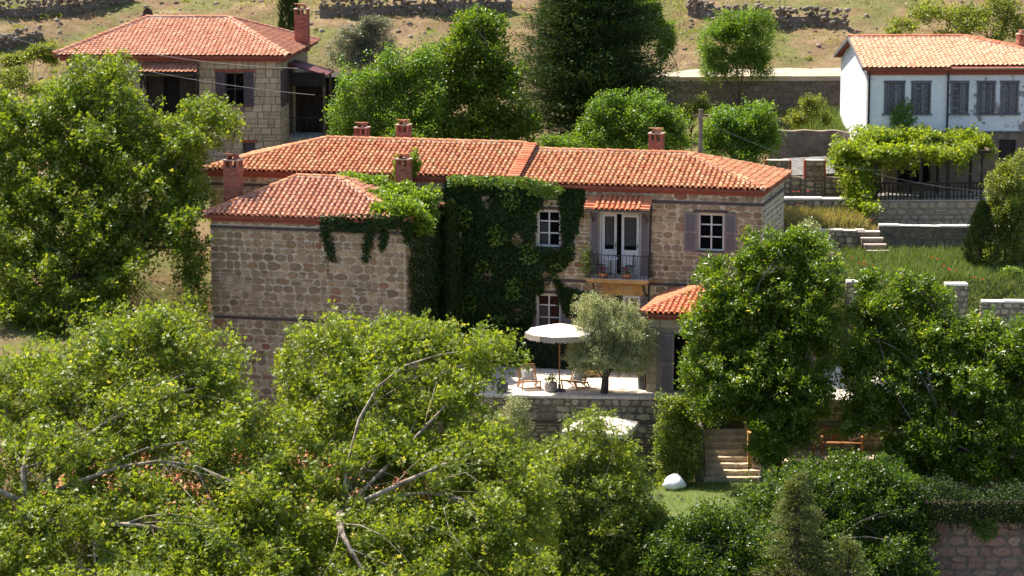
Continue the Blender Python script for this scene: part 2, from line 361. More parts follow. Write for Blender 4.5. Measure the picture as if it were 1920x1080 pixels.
def courses(w, h, rh, rw, holes, joint, rg, split=0.25, z0=0.0):
    """coursed stones filling a w x h wall: list of (cx, cz, sw, sh)"""
    out = []; z = z0
    while z < h - 0.04:
        ch = min(rg.uniform(*rh), h - z)
        if h - z - ch < rh[0]*0.5: ch = h - z
        x = 0.0
        while x < w:
            cw = rg.uniform(*rw)*(1.0 if rg.random() > .2 else .6)
            if x <= 0: x = 0.0; cw = rw[1]*(1.05 if len(out) % 2 else .62)      # corner blocks
            a, b = max(x, 0.0), min(x+cw, w)
            if w - b < rw[0]*.35: b = w
            x = x + cw if b < w else w + 1
            if b - a < 0.05: continue
            cells = [(a, b, z, z+ch)]
            if rg.random() < split and ch > rh[0]*1.1:
                m = z + ch*rg.uniform(.4, .6); cells = [(a, b, z, m), (a, b, m, z+ch)]
            for (p, q, s, t) in cells:
                ok = True
                for (hx0, hx1, hz0, hz1) in holes:
                    if p < hx1 and q > hx0 and s < hz1 and t > hz0:
                        # trim against the opening when a useful piece is left
                        if p < hx0 - .08: q = min(q, hx0)
                        elif q > hx1 + .08: p = max(p, hx1)
                        elif s < hz0 - .08: t = min(t, hz0)
                        elif t > hz1 + .08: s = max(s, hz1)
                        else: ok = False
                if ok and q-p > .06 and t-s > .05:
                    out.append(((p+q)/2, (s+t)/2, q-p-joint*rg.uniform(.6, 1.5), t-s-joint*rg.uniform(.6, 1.5)))
        z += ch
    return out
class Budget:
    def __init__(s, n): s.left = n
def face_stones(parent, p0, ang, w, h, rh, rw, holes=(), joint=0.03, proud=0.022, lib=RUBBLE, mat='stone', seed=1, budget=None,
                split=0.25, name='stone', keep=1.0, prefer=None):
    """stones on a wall face; p0 lower left corner (parent space), ang turns +x along the wall, -y is outward"""
    rg = np.random.default_rng(seed); L = courses(w, h, rh, rw, holes, joint, rg, split)
    if keep < 1: L = [q for q in L if rg.random() < keep]
    if prefer is not None: L.sort(key=lambda q: prefer(q))
    else: L.sort(key=lambda q: -q[2]*q[3])
    ca, sa = math.cos(ang), math.sin(ang); joined = MB()
    for (cx, cz, sw, sh) in L:
        i = int(rg.integers(len(lib))); d = proud*rg.uniform(.6, 1.5); fl = 1 if rg.random() < .5 else -1
        loc = (p0[0]+cx*ca, p0[1]+cx*sa, p0[2]+cz)
        if budget is not None and budget.left > 0:
            budget.left -= 1
            obj(name, libmesh(lib, i, mat, name), parent, loc, (0, 0, ang), (sw, d, sh))
        else:
            V, Fc = lib[i]; v = rg.random()
            joined.add([(loc[0]+x*sw*ca-y*d*sa, loc[1]+x*sw*sa+y*d*ca, loc[2]+z*sh) for x, y, z in V], Fc, v)
    if joined.n: tag(joined.build(name, mat, parent), kind='stuff')
def holed_wall(mb, p0, ang, w, h, holes, thick):
    """a wall slab with rectangular openings (front face at the line, body behind it)"""
    ca, sa = math.cos(ang), math.sin(ang)
    def P(x, y, z): return (p0[0]+x*ca-y*sa, p0[1]+x*sa+y*ca, p0[2]+z)
    xs = sorted({0.0, w, *[v for q in holes for v in q[:2]]}); zs = sorted({0.0, h, *[v for q in holes for v in q[2:]]})
    xs = [x for x in xs if 0 <= x <= w]; zs = [z for z in zs if 0 <= z <= h]
    for i in range(len(xs)-1):
        for j in range(len(zs)-1):
            a, b, c, d = xs[i], xs[i+1], zs[j], zs[j+1]; mx, mz = (a+b)/2, (c+d)/2
            if any(q[0] < mx < q[1] and q[2] < mz < q[3] for q in holes): continue
            mb.add([P(a, 0, c), P(b, 0, c), P(b, 0, d), P(a, 0, d)], [(0, 1, 2, 3)])
            mb.add([P(a, thick, c), P(b, thick, c), P(b, thick, d), P(a, thick, d)], [(3, 2, 1, 0)])
    for (a, b, c, d) in holes:
        for q in (((a, c), (a, d)), ((b, d), (b, c)), ((a, d), (b, d)), ((b, c), (a, c))):
            (x0, z0), (x1, z1) = q
            mb.add([P(x0, 0, z0), P(x0, thick, z0), P(x1, thick, z1), P(x1, 0, z1)], [(0, 1, 2, 3)])
    mb.add([P(0, 0, h), P(w, 0, h), P(w, thick, h), P(0, thick, h)], [(0, 1, 2, 3)])
    for x in (0, w): mb.add([P(x, 0, 0), P(x, thick, 0), P(x, thick, h), P(x, 0, h)], [(0, 1, 2, 3)])

# ------------------------------------------------------------------ roof tiles
def barrel_tile(w, L, rise, lip=0.016, lift=0.02):
    xs = [-.5, -.37, -.34, -.21, 0, .21, .34, .37, .5]; zs = [0.0, 0.0, .45, .87, 1.0, .87, .45, 0.0, 0.0]
    V = []
    for x, z in zip(xs, zs): V.append((x*w*1.02, 0.0, z*rise+lift))         # lower edge
    for x, z in zip(xs, zs): V.append((x*w*0.94, L, z*rise*0.86))            # upper edge
    for x, z in zip(xs, zs): V.append((x*w*0.98, 0.004, z*rise*0.8+lift-lip-0.006))
    n = len(xs); Fc = []
    for j in range(n-1):
        Fc.append((j, j+1, n+j+1, n+j)); Fc.append((2*n+j, 2*n+j+1, j+1, j))
    return V, Fc
def flat_tile(w, L, rise, lip=0.02, lift=0.028):
    xs = [-.5, -.30, -.12, .10, .26, .42, .5]; zs = [0.15, 0.0, 0.0, 0.25, 1.0, 0.75, 0.15]
    V = []
    for x, z in zip(xs, zs): V.append((x*w, 0.0, z*rise+lift))
    for x, z in zip(xs, zs): V.append((x*w, L, z*rise*.9))
    for x, z in zip(xs, zs): V.append((x*w, 0.004, z*rise*.7+lift-lip-0.01))
    n = len(xs); Fc = []
    for j in range(n-1):
        Fc.append((j, j+1, n+j+1, n+j)); Fc.append((2*n+j, 2*n+j+1, j+1, j))
    return V, Fc
def roof_plane(parent, P, U, Vd, poly, tw, exp, tile, mat, budget=None, seed=1, name='tile', clip=None, jit=1.0):
    """tiles laid on the plane through P (eave start) with U along the eave and Vd up the slope; poly is the convex outline in (u, v)"""
    rg = np.random.default_rng(seed); P = Vector(P); U = Vector(U).normalized(); Vd = Vector(Vd).normalized(); N = U.cross(Vd)
    us = [p[0] for p in poly]; vs_ = [p[1] for p in poly]
    TV, TF = tile; L = max(v[1] for v in TV)
    edges = []
    for i in range(len(poly)):
        a = np.array(poly[i]); b = np.array(poly[(i+1) % len(poly)]); t = b-a; n_ = np.array([-t[1], t[0]]); n_ = n_/np.linalg.norm(n_)
        edges.append((a, n_))
    ctr = np.mean(np.array(poly), 0)
    edges = [(a, n_ if (ctr-a) @ n_ > 0 else -n_) for a, n_ in edges]
    ncol = int(math.ceil((max(us)-min(us))/tw)); nrow = int(math.ceil((max(vs_)-min(vs_))/exp))
    joined = MB(); cut = MB(); me = None
    M0 = Matrix((U, Vd, N)).transposed()
    for r_ in range(nrow):
        for c in range(ncol):
            u = min(us) + (c+.5)*tw; v = min(vs_) + r_*exp
            if clip and clip(u, v): continue
            q = np.array([[u-tw/2, v], [u+tw/2, v], [u+tw/2, v+L], [u-tw/2, v+L]])
            dm = [((q-a) @ n_) for a, n_ in edges]
            if any(d.max() <= 0.02 for d in dm): continue
            inside = all(d.min() >= -0.03 for d in dm)
            du, dv, rz, dz = rg.normal(0, .006)*jit, rg.normal(0, .013)*jit, rg.normal(0, .022)*jit, rg.uniform(0, .012)*jit
            pos = P + U*(u+du) + Vd*(v+dv) + N*dz
            var = rg.random()
            if inside and budget is not None and budget.left > 0:
                budget.left -= 1
                if me is None: me = MB().add(TV, TF, 0.0).mesh(name, mat, False)
                o = obj(name, me, parent); m4 = (M0 @ Matrix.Rotation(rz, 3, 'Z')).to_4x4(); m4.translation = pos; o.matrix_local = m4
            else:
                Mr = M0 @ Matrix.Rotation(rz, 3, 'Z')
                (joined if inside else cut).add([pos + Mr @ Vector(x) for x in TV], TF, var)
    if cut.n:
        bm = bmesh.new(); tmp = cut.mesh('cut_tile', mat); bm.from_mesh(tmp)
        for a, n_ in edges:
            pc = P + U*a[0] + Vd*a[1]; pn = U*n_[0] + Vd*n_[1]
            bmesh.ops.bisect_plane(bm, geom=bm.verts[:]+bm.edges[:]+bm.faces[:], plane_co=pc, plane_no=pn, clear_inner=True)
        bm.to_mesh(tmp); bm.free(); base = joined.n
        lay = tmp.attributes['var'].data
        for p_ in tmp.polygons: joined.add([tmp.vertices[i].co[:] for i in p_.vertices], [tuple(range(len(p_.vertices)))], lay[p_.index].value)
    if joined.n: tag(joined.build(name, mat, parent), kind='stuff')
def ridge_run(parent, a, b, rad, mat, step=0.36, bed='ridge_mortar', name='ridge_tile', bedw=1.5):
    a = Vector(a); b = Vector(b); d = b-a; n = max(1, round(d.length/step)); t = d.normalized()
    sd = t.cross(Vector((0, 0, 1))).normalized(); up = sd.cross(t).normalized()
    k = 7; L = d.length/n
    V = []; Fc = []
    for i, (y, rr, lift) in enumerate(((-0.03, 1.12, .012), (0.04, 1.10, .012), (L+.03, .92, 0))):
        for j in range(k):
            th = math.pi*j/(k-1); V.append((math.cos(th)*rad*rr, y, math.sin(th)*rad*rr*.85+lift))
    for i in range(2):
        for j in range(k-1): Fc.append((i*k+j, i*k+j+1, (i+1)*k+j+1, (i+1)*k+j))
    for j in range(k): V.append((math.cos(math.pi*j/(k-1))*rad*.95, -0.028, math.sin(math.pi*j/(k-1))*rad*.75))
    for j in range(k-1): Fc.append((3*k+j, 3*k+j+1, j+1, j))
    me = MB().add(V, Fc, 0.0).mesh(name, mat, False)
    M0 = Matrix((sd, t, up)).transposed()
    for i in range(n):
        m4 = (M0 @ Matrix.Rotation(random.gauss(0, .02), 3, 'Z')).to_4x4(); m4.translation = a + t*(i*L) + up*random.uniform(-.006, .006)
        o = obj(name, me, parent); o.matrix_local = m4
    mb = MB(); w = rad*bedw
    prof = [(-w, -.06), (-w*.75, .012), (0, .04), (w*.75, .012), (w, -.06)]; m = 12
    V = []; Fc = []
    for i in range(m+1):
        for (x, z) in prof: V.append(a + t*(d.length*i/m) + sd*x*random.uniform(.85, 1.15) + up*(z+random.uniform(-.008, .008)))
    for i in range(m):
        for j in range(4): Fc.append((i*5+j, i*5+j+1, (i+1)*5+j+1, (i+1)*5+j))
    mb.add(V, Fc); mb.build('ridge_bedding', bed, parent)
def hip_roof(house, x0, x1, y0, y1, ze, zr, rx0, rx1, ov, tw, exp, tile, mats, budget=None, seed=5, back=True, left=True, right=True, name='roof', rr=0.10, deck='roof_deck', clip_front=None, yr=None, rmat=None):
    """hip roof on a house (local space); ridge from rx0 to rx1; an end with rx == wall end is a gable"""
    X0, X1, Y0, Y1 = x0-ov, x1+ov, y0-ov, y1+ov; yr = (y0+y1)/2 if yr is None else yr
    A, B, C, D = Vector((X0, Y0, ze)), Vector((X1, Y0, ze)), Vector((X1, Y1, ze)), Vector((X0, Y1, ze))
    E, G = Vector((rx0, yr, zr)), Vector((rx1, yr, zr))
    mb = MB(); dz = Vector((0, 0, -.03)); th = Vector((0, 0, -.13))
    top = [A+dz, B+dz, C+dz, D+dz, E+dz, G+dz]; bot = [A+th, B+th, C+th, D+th]
    mb.add(top + bot, [(0, 1, 5, 4), (2, 3, 4, 5), (0, 6, 7, 1), (2, 8, 9, 3)] + ([(1, 2, 5), (1, 7, 8, 2)] if right else []) + ([(3, 0, 4), (3, 9, 6, 0)] if left else []) + ([(9, 8, 7, 6)] if left and right else []))
    if not (left and right):
        s0 = mb.n; tk = Vector((0, 0, -.12)); mb.add([E+tk, G+tk], []); mb.F += [(6, s0, s0+1, 7), (8, s0+1, s0, 9)]; mb.var += [.5, .5]
    roof = mb.build(name, deck, house)
    def plane(p, q, r, s, sd, mat, bud, clip=None):
        U = (q-p).normalized(); n = U.cross((s-p)).normalized(); Vd = n.cross(U)
        pl = [((k-p).dot(U), (k-p).dot(Vd)) for k in (p, q, r, s)]
        pl = [pl[0], pl[1]] + ([pl[2], pl[3]] if (r-s).length > .05 else [pl[2]])
        roof_plane(roof, p + n*0.012 - Vd*0.04, U, Vd, pl, tw, exp, tile, mat, bud, sd, clip=clip)
    plane(A, B, G, E, seed, mats[0], budget, clip_front)
    if right: plane(B, C, G, G, seed+1, mats[0], None)
    if left: plane(D, A, E, E, seed+2, mats[0], None)
    if back: plane(C, D, E, G, seed+3, mats[0], None)
    up = Vector((0, 0, .045)); rm = rmat or mats[0]
    ridge_run(roof, E+up, G+up, rr, rm)
    if right: ridge_run(roof, B+up*.7, G+up, rr, rm); ridge_run(roof, C+up*.7, G+up, rr, rm)
    if left: ridge_run(roof, A+up*.7, E+up, rr, rm); ridge_run(roof, D+up*.7, E+up, rr, rm)
    return roof
def chimney(house, x, y, z0, z1, w, d, brick=True, mat='brick', name='chimney'):
    """brick chimney with a two-arched lantern under a half-round clay cap"""
    hl = 0.30; zb = z1-hl
    core = MB().box(x-w/2+.012, x+w/2-.012, y-d/2+.012, y+d/2-.012, z0, zb)
    ch = core.build(name, 'mortar_dark', house)
    bh = 0.066; r_ = 0; z = z0
    bricks = MB()
    while z < zb-.02:
        for side in range(4):
            ln = w if side % 2 == 0 else d; nb = max(2, round(ln/.2)); off = (r_ % 2)*.5
            for k in range(nb+1):
                a = (k-off)*ln/nb; b = a+ln/nb-.014; a, b = max(a, 0), min(b, ln)
                if b-a < .03: continue
                a -= ln/2; b -= ln/2; q = random.uniform(-.003, .004)
                if side == 0: bricks.box(x+a, x+b, y-d/2-q, y-d/2+.03, z, z+bh-.012)
                elif side == 2: bricks.box(x+a, x+b, y+d/2-.03, y+d/2+q, z, z+bh-.012)
                elif side == 1: bricks.box(x+w/2-.03, x+w/2+q, y+a, y+b, z, z+bh-.012)
                else: bricks.box(x-w/2-q, x-w/2+.03, y+a, y+b, z, z+bh-.012)
        z += bh; r_ += 1
    tag(bricks.build('brick', mat, ch), kind='stuff')
    lan = MB()
    for px in (-1, 0, 1):
        for py in (-1, 0, 1):
            if px == 0 and py == 0: continue
            lan.box(x+px*(w/2-.045)-.04, x+px*(w/2-.045)+.04, y+py*(d/2-.045)-.04, y+py*(d/2-.045)+.04, zb, z1-.06)
    lan.build('lantern_pier', mat, ch)
    MB().box(x-w/2+.09, x+w/2-.09, y-d/2+.09, y+d/2-.09, zb-.1, zb+.004).build('flue', 'dark_room', ch)
    MB().box(x-w/2-.03, x+w/2+.03, y-d/2-.03, y+d/2+.03, z1-.06, z1-.015).build('cap_slab', 'ridge_mortar', ch)
    cap = MB(); k = 9; V = []; Fc = []
    for yy in (y-d/2+.02, y+d/2-.02):
        for rr in (w*.30, w*.21):
            for j in range(k): th = math.pi*j/(k-1); V.append((x+math.cos(th)*rr, yy, z1-.016+math.sin(th)*rr*1.15))
    for a, b in ((0, 2), (3, 1)):
        for j in range(k-1): Fc.append((a*k+j, b*k+j, b*k+j+1, a*k+j+1))
    for a, b in ((0, 1), (3, 2)):
        for j in range(k-1): Fc.append((a*k+j, a*k+j+1, b*k+j+1, b*k+j))
    cap.add(V, Fc); cap.build('clay_cap', mat, ch)
    MB().obox((x-w/2-.02, y-.06, z1+w*.30), (x+w/2+.02, y-.06, z1+w*.30), .12, .035).build('cap_tile', 'tile', ch)
    return ch

# ------------------------------------------------------------------ windows
def window(house, p0, ang, w, h, rows=(1, 1, .8), cols=2, frame=0.06, frame_mat='white_paint', depth=0.14, name='window', glass='window_glass', curtain=False, sill=True, sill_mat='timber_band'):
    """casement set back in its opening; p0 lower left of the opening (house space)"""
    root = MB(); f = frame
    root.box(0, w, depth, depth+.05, 0, f); root.box(0, w, depth, depth+.05, h-f, h)
    root.box(0, f, depth, depth+.05, f, h-f); root.box(w-f, w, depth, depth+.05, f, h-f)
    tot = sum(rows); ih = h-2*f; iw = w-2*f; z = f; m = f*.55
    for i in range(1, cols): x = f+iw*i/cols; root.box(x-m*.7, x+m*.7, depth-.012, depth+.045, f, h-f)
    zs = [f]
    for r_ in rows: zs.append(zs[-1]+ih*r_/tot)
    for zz in zs[1:-1]:
        for i in range(cols):
            root.box(f+iw*i/cols+m*.7, f+iw*(i+1)/cols-m*.7, depth-.004, depth+.045, zz-m*.6, zz+m*.6)
    fr = root.build(name, frame_mat, house, loc=p0); fr.rotation_euler = (0, 0, ang)
    for i in range(cols):
        for j in range(len(rows)):
            MB().box(f+iw*i/cols+m*.7, f+iw*(i+1)/cols-m*.7, depth+.015, depth+.025, zs[j]+(m*.6 if j else 0), zs[j+1]-(m*.6 if j < len(rows)-1 else 0)).build('pane', glass, fr)
    if sill: MB().box(-.06, w+.06, -.05, depth, -.05, 0).build('sill', sill_mat, fr)
    return fr
def louvre_shutter(house, p0, ang, w, h, mat='shutter_paint', name='shutter', mid=0.5, swing=0.0):
    s = MB(); f = min(.07, w*.16); t = .035
    s.box(0, f, -t, 0, 0, h); s.box(w-f, w, -t, 0, 0, h); s.box(f, w-f, -t, 0, 0, f); s.box(f, w-f, -t, 0, h-f, h)
    s.box(f, w-f, -t, 0, h*mid-f*.5, h*mid+f*.5)
    z = f + .02
    while z < h-f-.02:
        if abs(z - h*mid) > f*.7:
            s.add([(f, -t*.95, z-.012), (w-f, -t*.95, z-.012), (w-f, -t*.15, z+.020), (f, -t*.15, z+.020), (f, -t*.95, z-.004), (w-f, -t*.95, z-.004), (w-f, -t*.15, z+.028), (f, -t*.15, z+.028)],
                  [(0, 1, 2, 3), (7, 6, 5, 4), (0, 4, 5, 1)])
        z += .045
    s.box(f, w-f, -.006, -.002, f, h-f)
    o = s.build(name, mat, house, loc=p0); o.rotation_euler = (0, 0, ang+swing); return o
def plank_shutter(house, p0, ang, w, h, mat='purple_wood', name='shutter', n=4, t=.04):
    s = MB()
    for i in range(n): s.box(i*w/n+.004, (i+1)*w/n-.004, -t, 0, random.uniform(0, .012), h-random.uniform(0, .012))
    s.box(.02, w-.02, -t-.02, -t+.002, h*.14, h*.14+.07); s.box(.02, w-.02, -t-.02, -t+.002, h*.80, h*.80+.07)
    o = s.build(name, mat, house, loc=p0); o.rotation_euler = (0, 0, ang); return o
def panel(house, p0, ang, w, h, mat, name, t=.04, **kw):
    o = MB().box(0, w, -t, 0, 0, h).build(name, mat, house, loc=p0); o.rotation_euler = (0, 0, ang); return o

# ------------------------------------------------------------------ foliage
LEAF = {
 'plane': (np.array([(0, 0, 0), (.52, .36, .10), (.24, .56, .02), (-.52, .36, .10), (-.24, .56, .02), (.26, .34, .02), (-.26, .34, .02), (0, 1, -.10)]), [(0, 1, 2), (0, 4, 3), (6, 5, 7)]),
 'ovate': (np.array([(0, 0, 0), (.30, .45, .07), (0, 1, -.06), (-.30, .45, .07)]), [(0, 1, 2), (0, 2, 3)]),
 'leaflet': (np.array([(0, 0, 0), (.23, .45, .06), (0, 1, -.10), (-.23, .45, .06)]), [(0, 1, 2), (0, 2, 3)]),
 'lance': (np.array([(0, 0, 0), (.17, .42, .05), (0, 1, -.08), (-.17, .42, .05)]), [(0, 1, 2), (0, 2, 3)]),
 'ivy': (np.array([(0, 0, 0), (.46, .34, .05), (0, 1, -.06), (-.46, .34, .05)]), [(0, 1, 2), (0, 2, 3)]),
 'needle': (np.array([(-.07, 0, 0), (.07, 0, 0), (0, 1, 0)]), [(0, 1, 2)]),
 'spray': (np.array([(0, 0, 0), (.10, .5, .03), (0, 1, -.04), (-.10, .5, .03)]), [(0, 1, 2), (0, 2, 3)]),
 'blade': (np.array([(-.035, 0, 0), (.035, 0, 0), (.02, .55, .04), (0, 1, .16)]), [(0, 1, 2), (0, 2, 3)]),
}
def unit(v): return v/np.maximum(np.linalg.norm(v, axis=-1, keepdims=True), 1e-9)
def leaf_arrays(pos, d, nrm, size, kind):
    T, tris = LEAF[kind]; d = unit(d); x = unit(np.cross(d, nrm)); z = np.cross(x, d)
    V = pos[:, None, :] + (T[None, :, 0, None]*x[:, None, :] + T[None, :, 1, None]*d[:, None, :] + T[None, :, 2, None]*z[:, None, :])*size[:, None, None]
    n, k = len(pos), len(T)
    Fc = (np.arange(n)[:, None, None]*k + np.array(tris)[None]).reshape(-1, 3)
    return V.reshape(-1, 3), Fc, len(tris)
def leaf_mesh(name, pos, d, nrm, size, kind, mat, rg, org, bias=None):
    V, Fc, t = leaf_arrays(pos, d, nrm, size, kind)
    v = rg.random(len(pos)) if bias is None else np.clip(bias + rg.normal(0, .22, len(pos)), 0, 1)
    return fastmesh(name, V-np.asarray(org), Fc, mat, np.repeat(v, t))
def clumps_px(L, Y, depth=1.0, slope=0.0):
    """crown lobes measured in the photograph: (px, py, half width px, half height px[, dY[, depth factor]]) at distance Y"""
    out = []
    for q in L:
        px, py, a, b = q[:4]; y = Y - slope*(py - np.mean([v[1] for v in L])) + (q[4] if len(q) > 4 else 0); df = q[5] if len(q) > 5 else depth
        c = at(px, py, y); s = np.linalg.norm(c-CAM)/F_PX
        out.append((*c, a*s, a*s*df, b*s))
    return np.array(out)
def shoots(cl, n, rg, inner=0.45, up=0.5, low=0.75):
    """shoot tips spread through the outer part of every lobe: position, direction, lobe index"""
    w = (cl[:, 3]*cl[:, 5] + cl[:, 3]*cl[:, 4]*.5)**.9; w = w/w.sum()
    i = rg.choice(len(cl), n, p=w); d = unit(rg.normal(size=(n, 3)))
    flip = (d[:, 2] < -.35) & (rg.random(n) < low); d[flip, 2] *= -1
    r = inner + (1-inner)*rg.random(n)**.6
    ph = rg.uniform(0, 6.28, (len(cl), 4))
    bumpy = 1 + .16*np.sin(d[:, 0]*5 + ph[i, 0])*np.sin(d[:, 2]*5 + ph[i, 1]) + .10*np.sin(d[:, 0]*11+ph[i, 2])*np.sin(d[:, 1]*9+d[:, 2]*8+ph[i, 3])
    p = cl[i, :3] + d*cl[i, 3:6]*(r*bumpy)[:, None]
    dr = unit(d*cl[i, 3:6] + np.array([0, 0, 1])*up*np.linalg.norm(cl[i, 3:6], axis=1, keepdims=True)*.6 + rg.normal(size=(n, 3))*.35*cl[i, 3:6])
    return p, dr, i
def subclumps(cl, rg, m=7):
    out = []; own = []
    for k, c in enumerate(cl):
        q = m if c[3] > .9 else 4
        d = unit(rg.normal(size=(q, 3))); r = rg.uniform(.30, .72, q)
        for j in range(q):
            f = rg.uniform(.48, .78); out.append((*(c[:3] + d[j]*c[3:6]*r[j]), c[3]*f*1.1, c[4]*f*1.1, c[5]*f*.85)); own.append(k)
        out.append((*c[:3], *(c[3:6]*.7))); own.append(k)
    return np.array(out), np.array(own)
def sheet_shoots(poly, n, Y, slope, rg, lump=.9, thick=1.6, pyc=None, gap=.5, edge=9, up=.8):
    """shoots of the crown side that faces the valley: spread over the crown's outline on a lumpy slope, running back into the crown"""
    poly = np.array(poly, float); lo_, hi_ = poly.min(0), poly.max(0); pyc = (lo_[1]+hi_[1])/2 if pyc is None else pyc
    out = []; tot = 0
    while tot < n:
        q = rg.uniform(lo_, hi_, (n*2, 2)); wb = 15*np.stack([np.sin(q[:, 1]/17+q[:, 0]/43)+.6*np.sin(q[:, 1]/7.3), np.sin(q[:, 0]/15-q[:, 1]/39)+.6*np.sin(q[:, 0]/6.7)], -1); m = inpoly(q + wb*.7 + rg.normal(0, edge, q.shape), poly); out.append(q[m]); tot += m.sum()
    q = np.concatenate(out)[:n]; ph = rg.uniform(0, 6.28, 12); x, y = q[:, 0], q[:, 1]
    w = (np.sin(x/31+ph[0])*np.sin(y/27+ph[1]) + .8*np.sin(x/19+y/33+ph[2])*np.sin(y/17-x/41+ph[3]) + .5*np.sin(x/9+ph[4])*np.sin(y/8+ph[5]))/1.6
    hole = np.sin(x/23+y/51+ph[6])*np.sin(y/21-x/37+ph[7]) + .6*np.sin(x/11+ph[8])*np.sin(y/10+ph[9])
    k = (hole < gap*1.6) | (rg.random(n) < .25); q, w, y = q[k], w[k], y[k]
    back_ = rg.exponential(thick*.5, len(q))
    Yp = Y - slope*(y-pyc) - lump*w + back_
    P = np.array([at(a, b, c) for (a, b), c in zip(q, Yp)])
    d = unit(np.array([-.15, -.55, up]) + rg.normal(0, .55, P.shape)); return P, d
def crown_mesh(name, cl, n, per, leaf, size, mat, seed, org, slen=0.55, inner=0.35, up=0.5, flat=0.4, spread=1.0, droop=0.0, low=0.75, keepf=None, sheet=None, dirmix=0.55, gap=0.12):
    rg = np.random.default_rng(seed); sub, own = subclumps(np.asarray(cl), rg); p, dr, i = shoots(sub, n, rg, inner, up, low); i = own[i]
    if gap:   # irregular openings through the crown
        ph = rg.uniform(0, 6.28, 3); k = 2.3
        g = np.sin(p[:, 0]*k+ph[0])*np.sin(p[:, 1]*k*.8+ph[1])*np.sin(p[:, 2]*k*1.1+ph[2])
        m = g > -gap*1.1; p, dr, i = p[m], dr[m], i[m]
    if sheet is not None:
        p2, d2 = sheet_shoots(rg=rg, **sheet); c2 = np.asarray(cl)[:, :3]
        i2 = np.array([int(np.argmin(((c2-v)**2).sum(1))) for v in p2]); p = np.concatenate([p, p2]); dr = np.concatenate([dr, d2]); i = np.concatenate([i, i2])
    if keepf is not None: m = keepf(p); p, dr, i = p[m], dr[m], i[m]
    n = len(p); t = np.linspace(-1, 0, per)[None, :] + rg.uniform(-.1, .1, (n, per))
    L = slen*rg.uniform(.6, 1.3, (n, 1))
    base = p[:, None, :] + dr[:, None, :]*(t*L)[..., None]
    base[..., 2] -= droop*((t+1)**2)*L
    a = unit(np.cross(dr, np.array([.3, .2, 1.]))); b = np.cross(dr, a)
    th = (np.arange(per)*2.4)[None, :] + rg.uniform(0, 6.28, (n, 1)) + rg.normal(0, .3, (n, per))
    rad = a[:, None, :]*np.cos(th)[..., None] + b[:, None, :]*np.sin(th)[..., None]
    ld = unit(rad*spread + dr[:, None, :]*dirmix + rg.normal(0, .25, (n, per, 3)) - np.array([0, 0, 1])*droop*.6)
    nr = unit(np.array([0, 0, 1.])*flat + dr[:, None, :]*.3 + rg.normal(0, .55, (n, per, 3)))
    pos = (base + rad*.06*slen).reshape(-1, 3); ld = ld.reshape(-1, 3); nr = nr.reshape(-1, 3)
    sz = size*rg.uniform(.6, 1.25, len(pos))
    sv = rg.uniform(.2, .72, n); bias = np.repeat(sv, per)
    return leaf_mesh(name, pos, ld, nr, sz, leaf, mat, rg, org, bias), p, dr, i
def curve_pts(a, b, sag, rg, n=6, wob=.06):
    a = np.array(a, float); b = np.array(b, float); L = np.linalg.norm(b-a); out = []
    w = rg.normal(0, wob*L, 3)
    for k in range(n):
        t = k/(n-1); q = a*(1-t)+b*t; q = q + w*math.sin(math.pi*t); q[2] += sag*L*math.sin(math.pi*t); out.append(q)
    return out
def tree(name, label, base, cl, n, per, leaf, size, leafm, bark, trunk_r, seed, fork=0.45, group=None, cat='tree', twigs=0.5, slen=.55, lean=None, trunk_top=None, limb=1.0, **kw):
    base = np.array(base, float); cl = np.asarray(cl); rg = np.random.default_rng(seed+1000)
    root = empty(name, base, label, cat, group)
    me, p, dr, i = crown_mesh('crown', cl, n, per, leaf, size, leafm, seed, base, slen=slen, **kw)
    obj('crown', me, root)
    ctr = (cl[:, :3]*cl[:, 3:4]).sum(0)/cl[:, 3].sum()
    top = np.array(trunk_top, float) if trunk_top is not None else base + (ctr-base)*fork
    mb = MB(); B = base
    tp = curve_pts(base + [0, 0, -.4], top, 0, rg, 7, .03)
    rr = [trunk_r*(1.35 if k == 0 else 1.0 - .35*k/6) for k in range(7)]
    mb.tube([q-B for q in tp], rr, 9)
    for k, c in enumerate(cl):
        st = tp[4 + (k % 3)]
        e = c[:3] + np.array([0, 0, c[5]*.15]); q = curve_pts(st, e, .10, rg, 7, .09); r0 = limb*trunk_r*.5*min(1.2, max(.35, c[3]/2.2))
        mb.tube([v-B for v in q], [r0*(1-.75*j/6) for j in range(7)], 6)
        idx = np.where(i == k)[0]
        if len(idx) == 0: continue
        nt_ = max(3, min(26, int(len(idx)*twigs*.06)))
        for j in idx[rg.choice(len(idx), min(nt_, len(idx)), replace=False)]:
            s = q[int(rg.integers(2, 7))]; z = curve_pts(s, p[j], .06, rg, 5, .08); r1 = r0*.20
            mb.tube([v-B for v in z], [max(r1*(1-.8*m/4), .006) for m in range(5)], 4, caps=False)
    mb.build('trunk', bark, root, smooth=True)
    return root
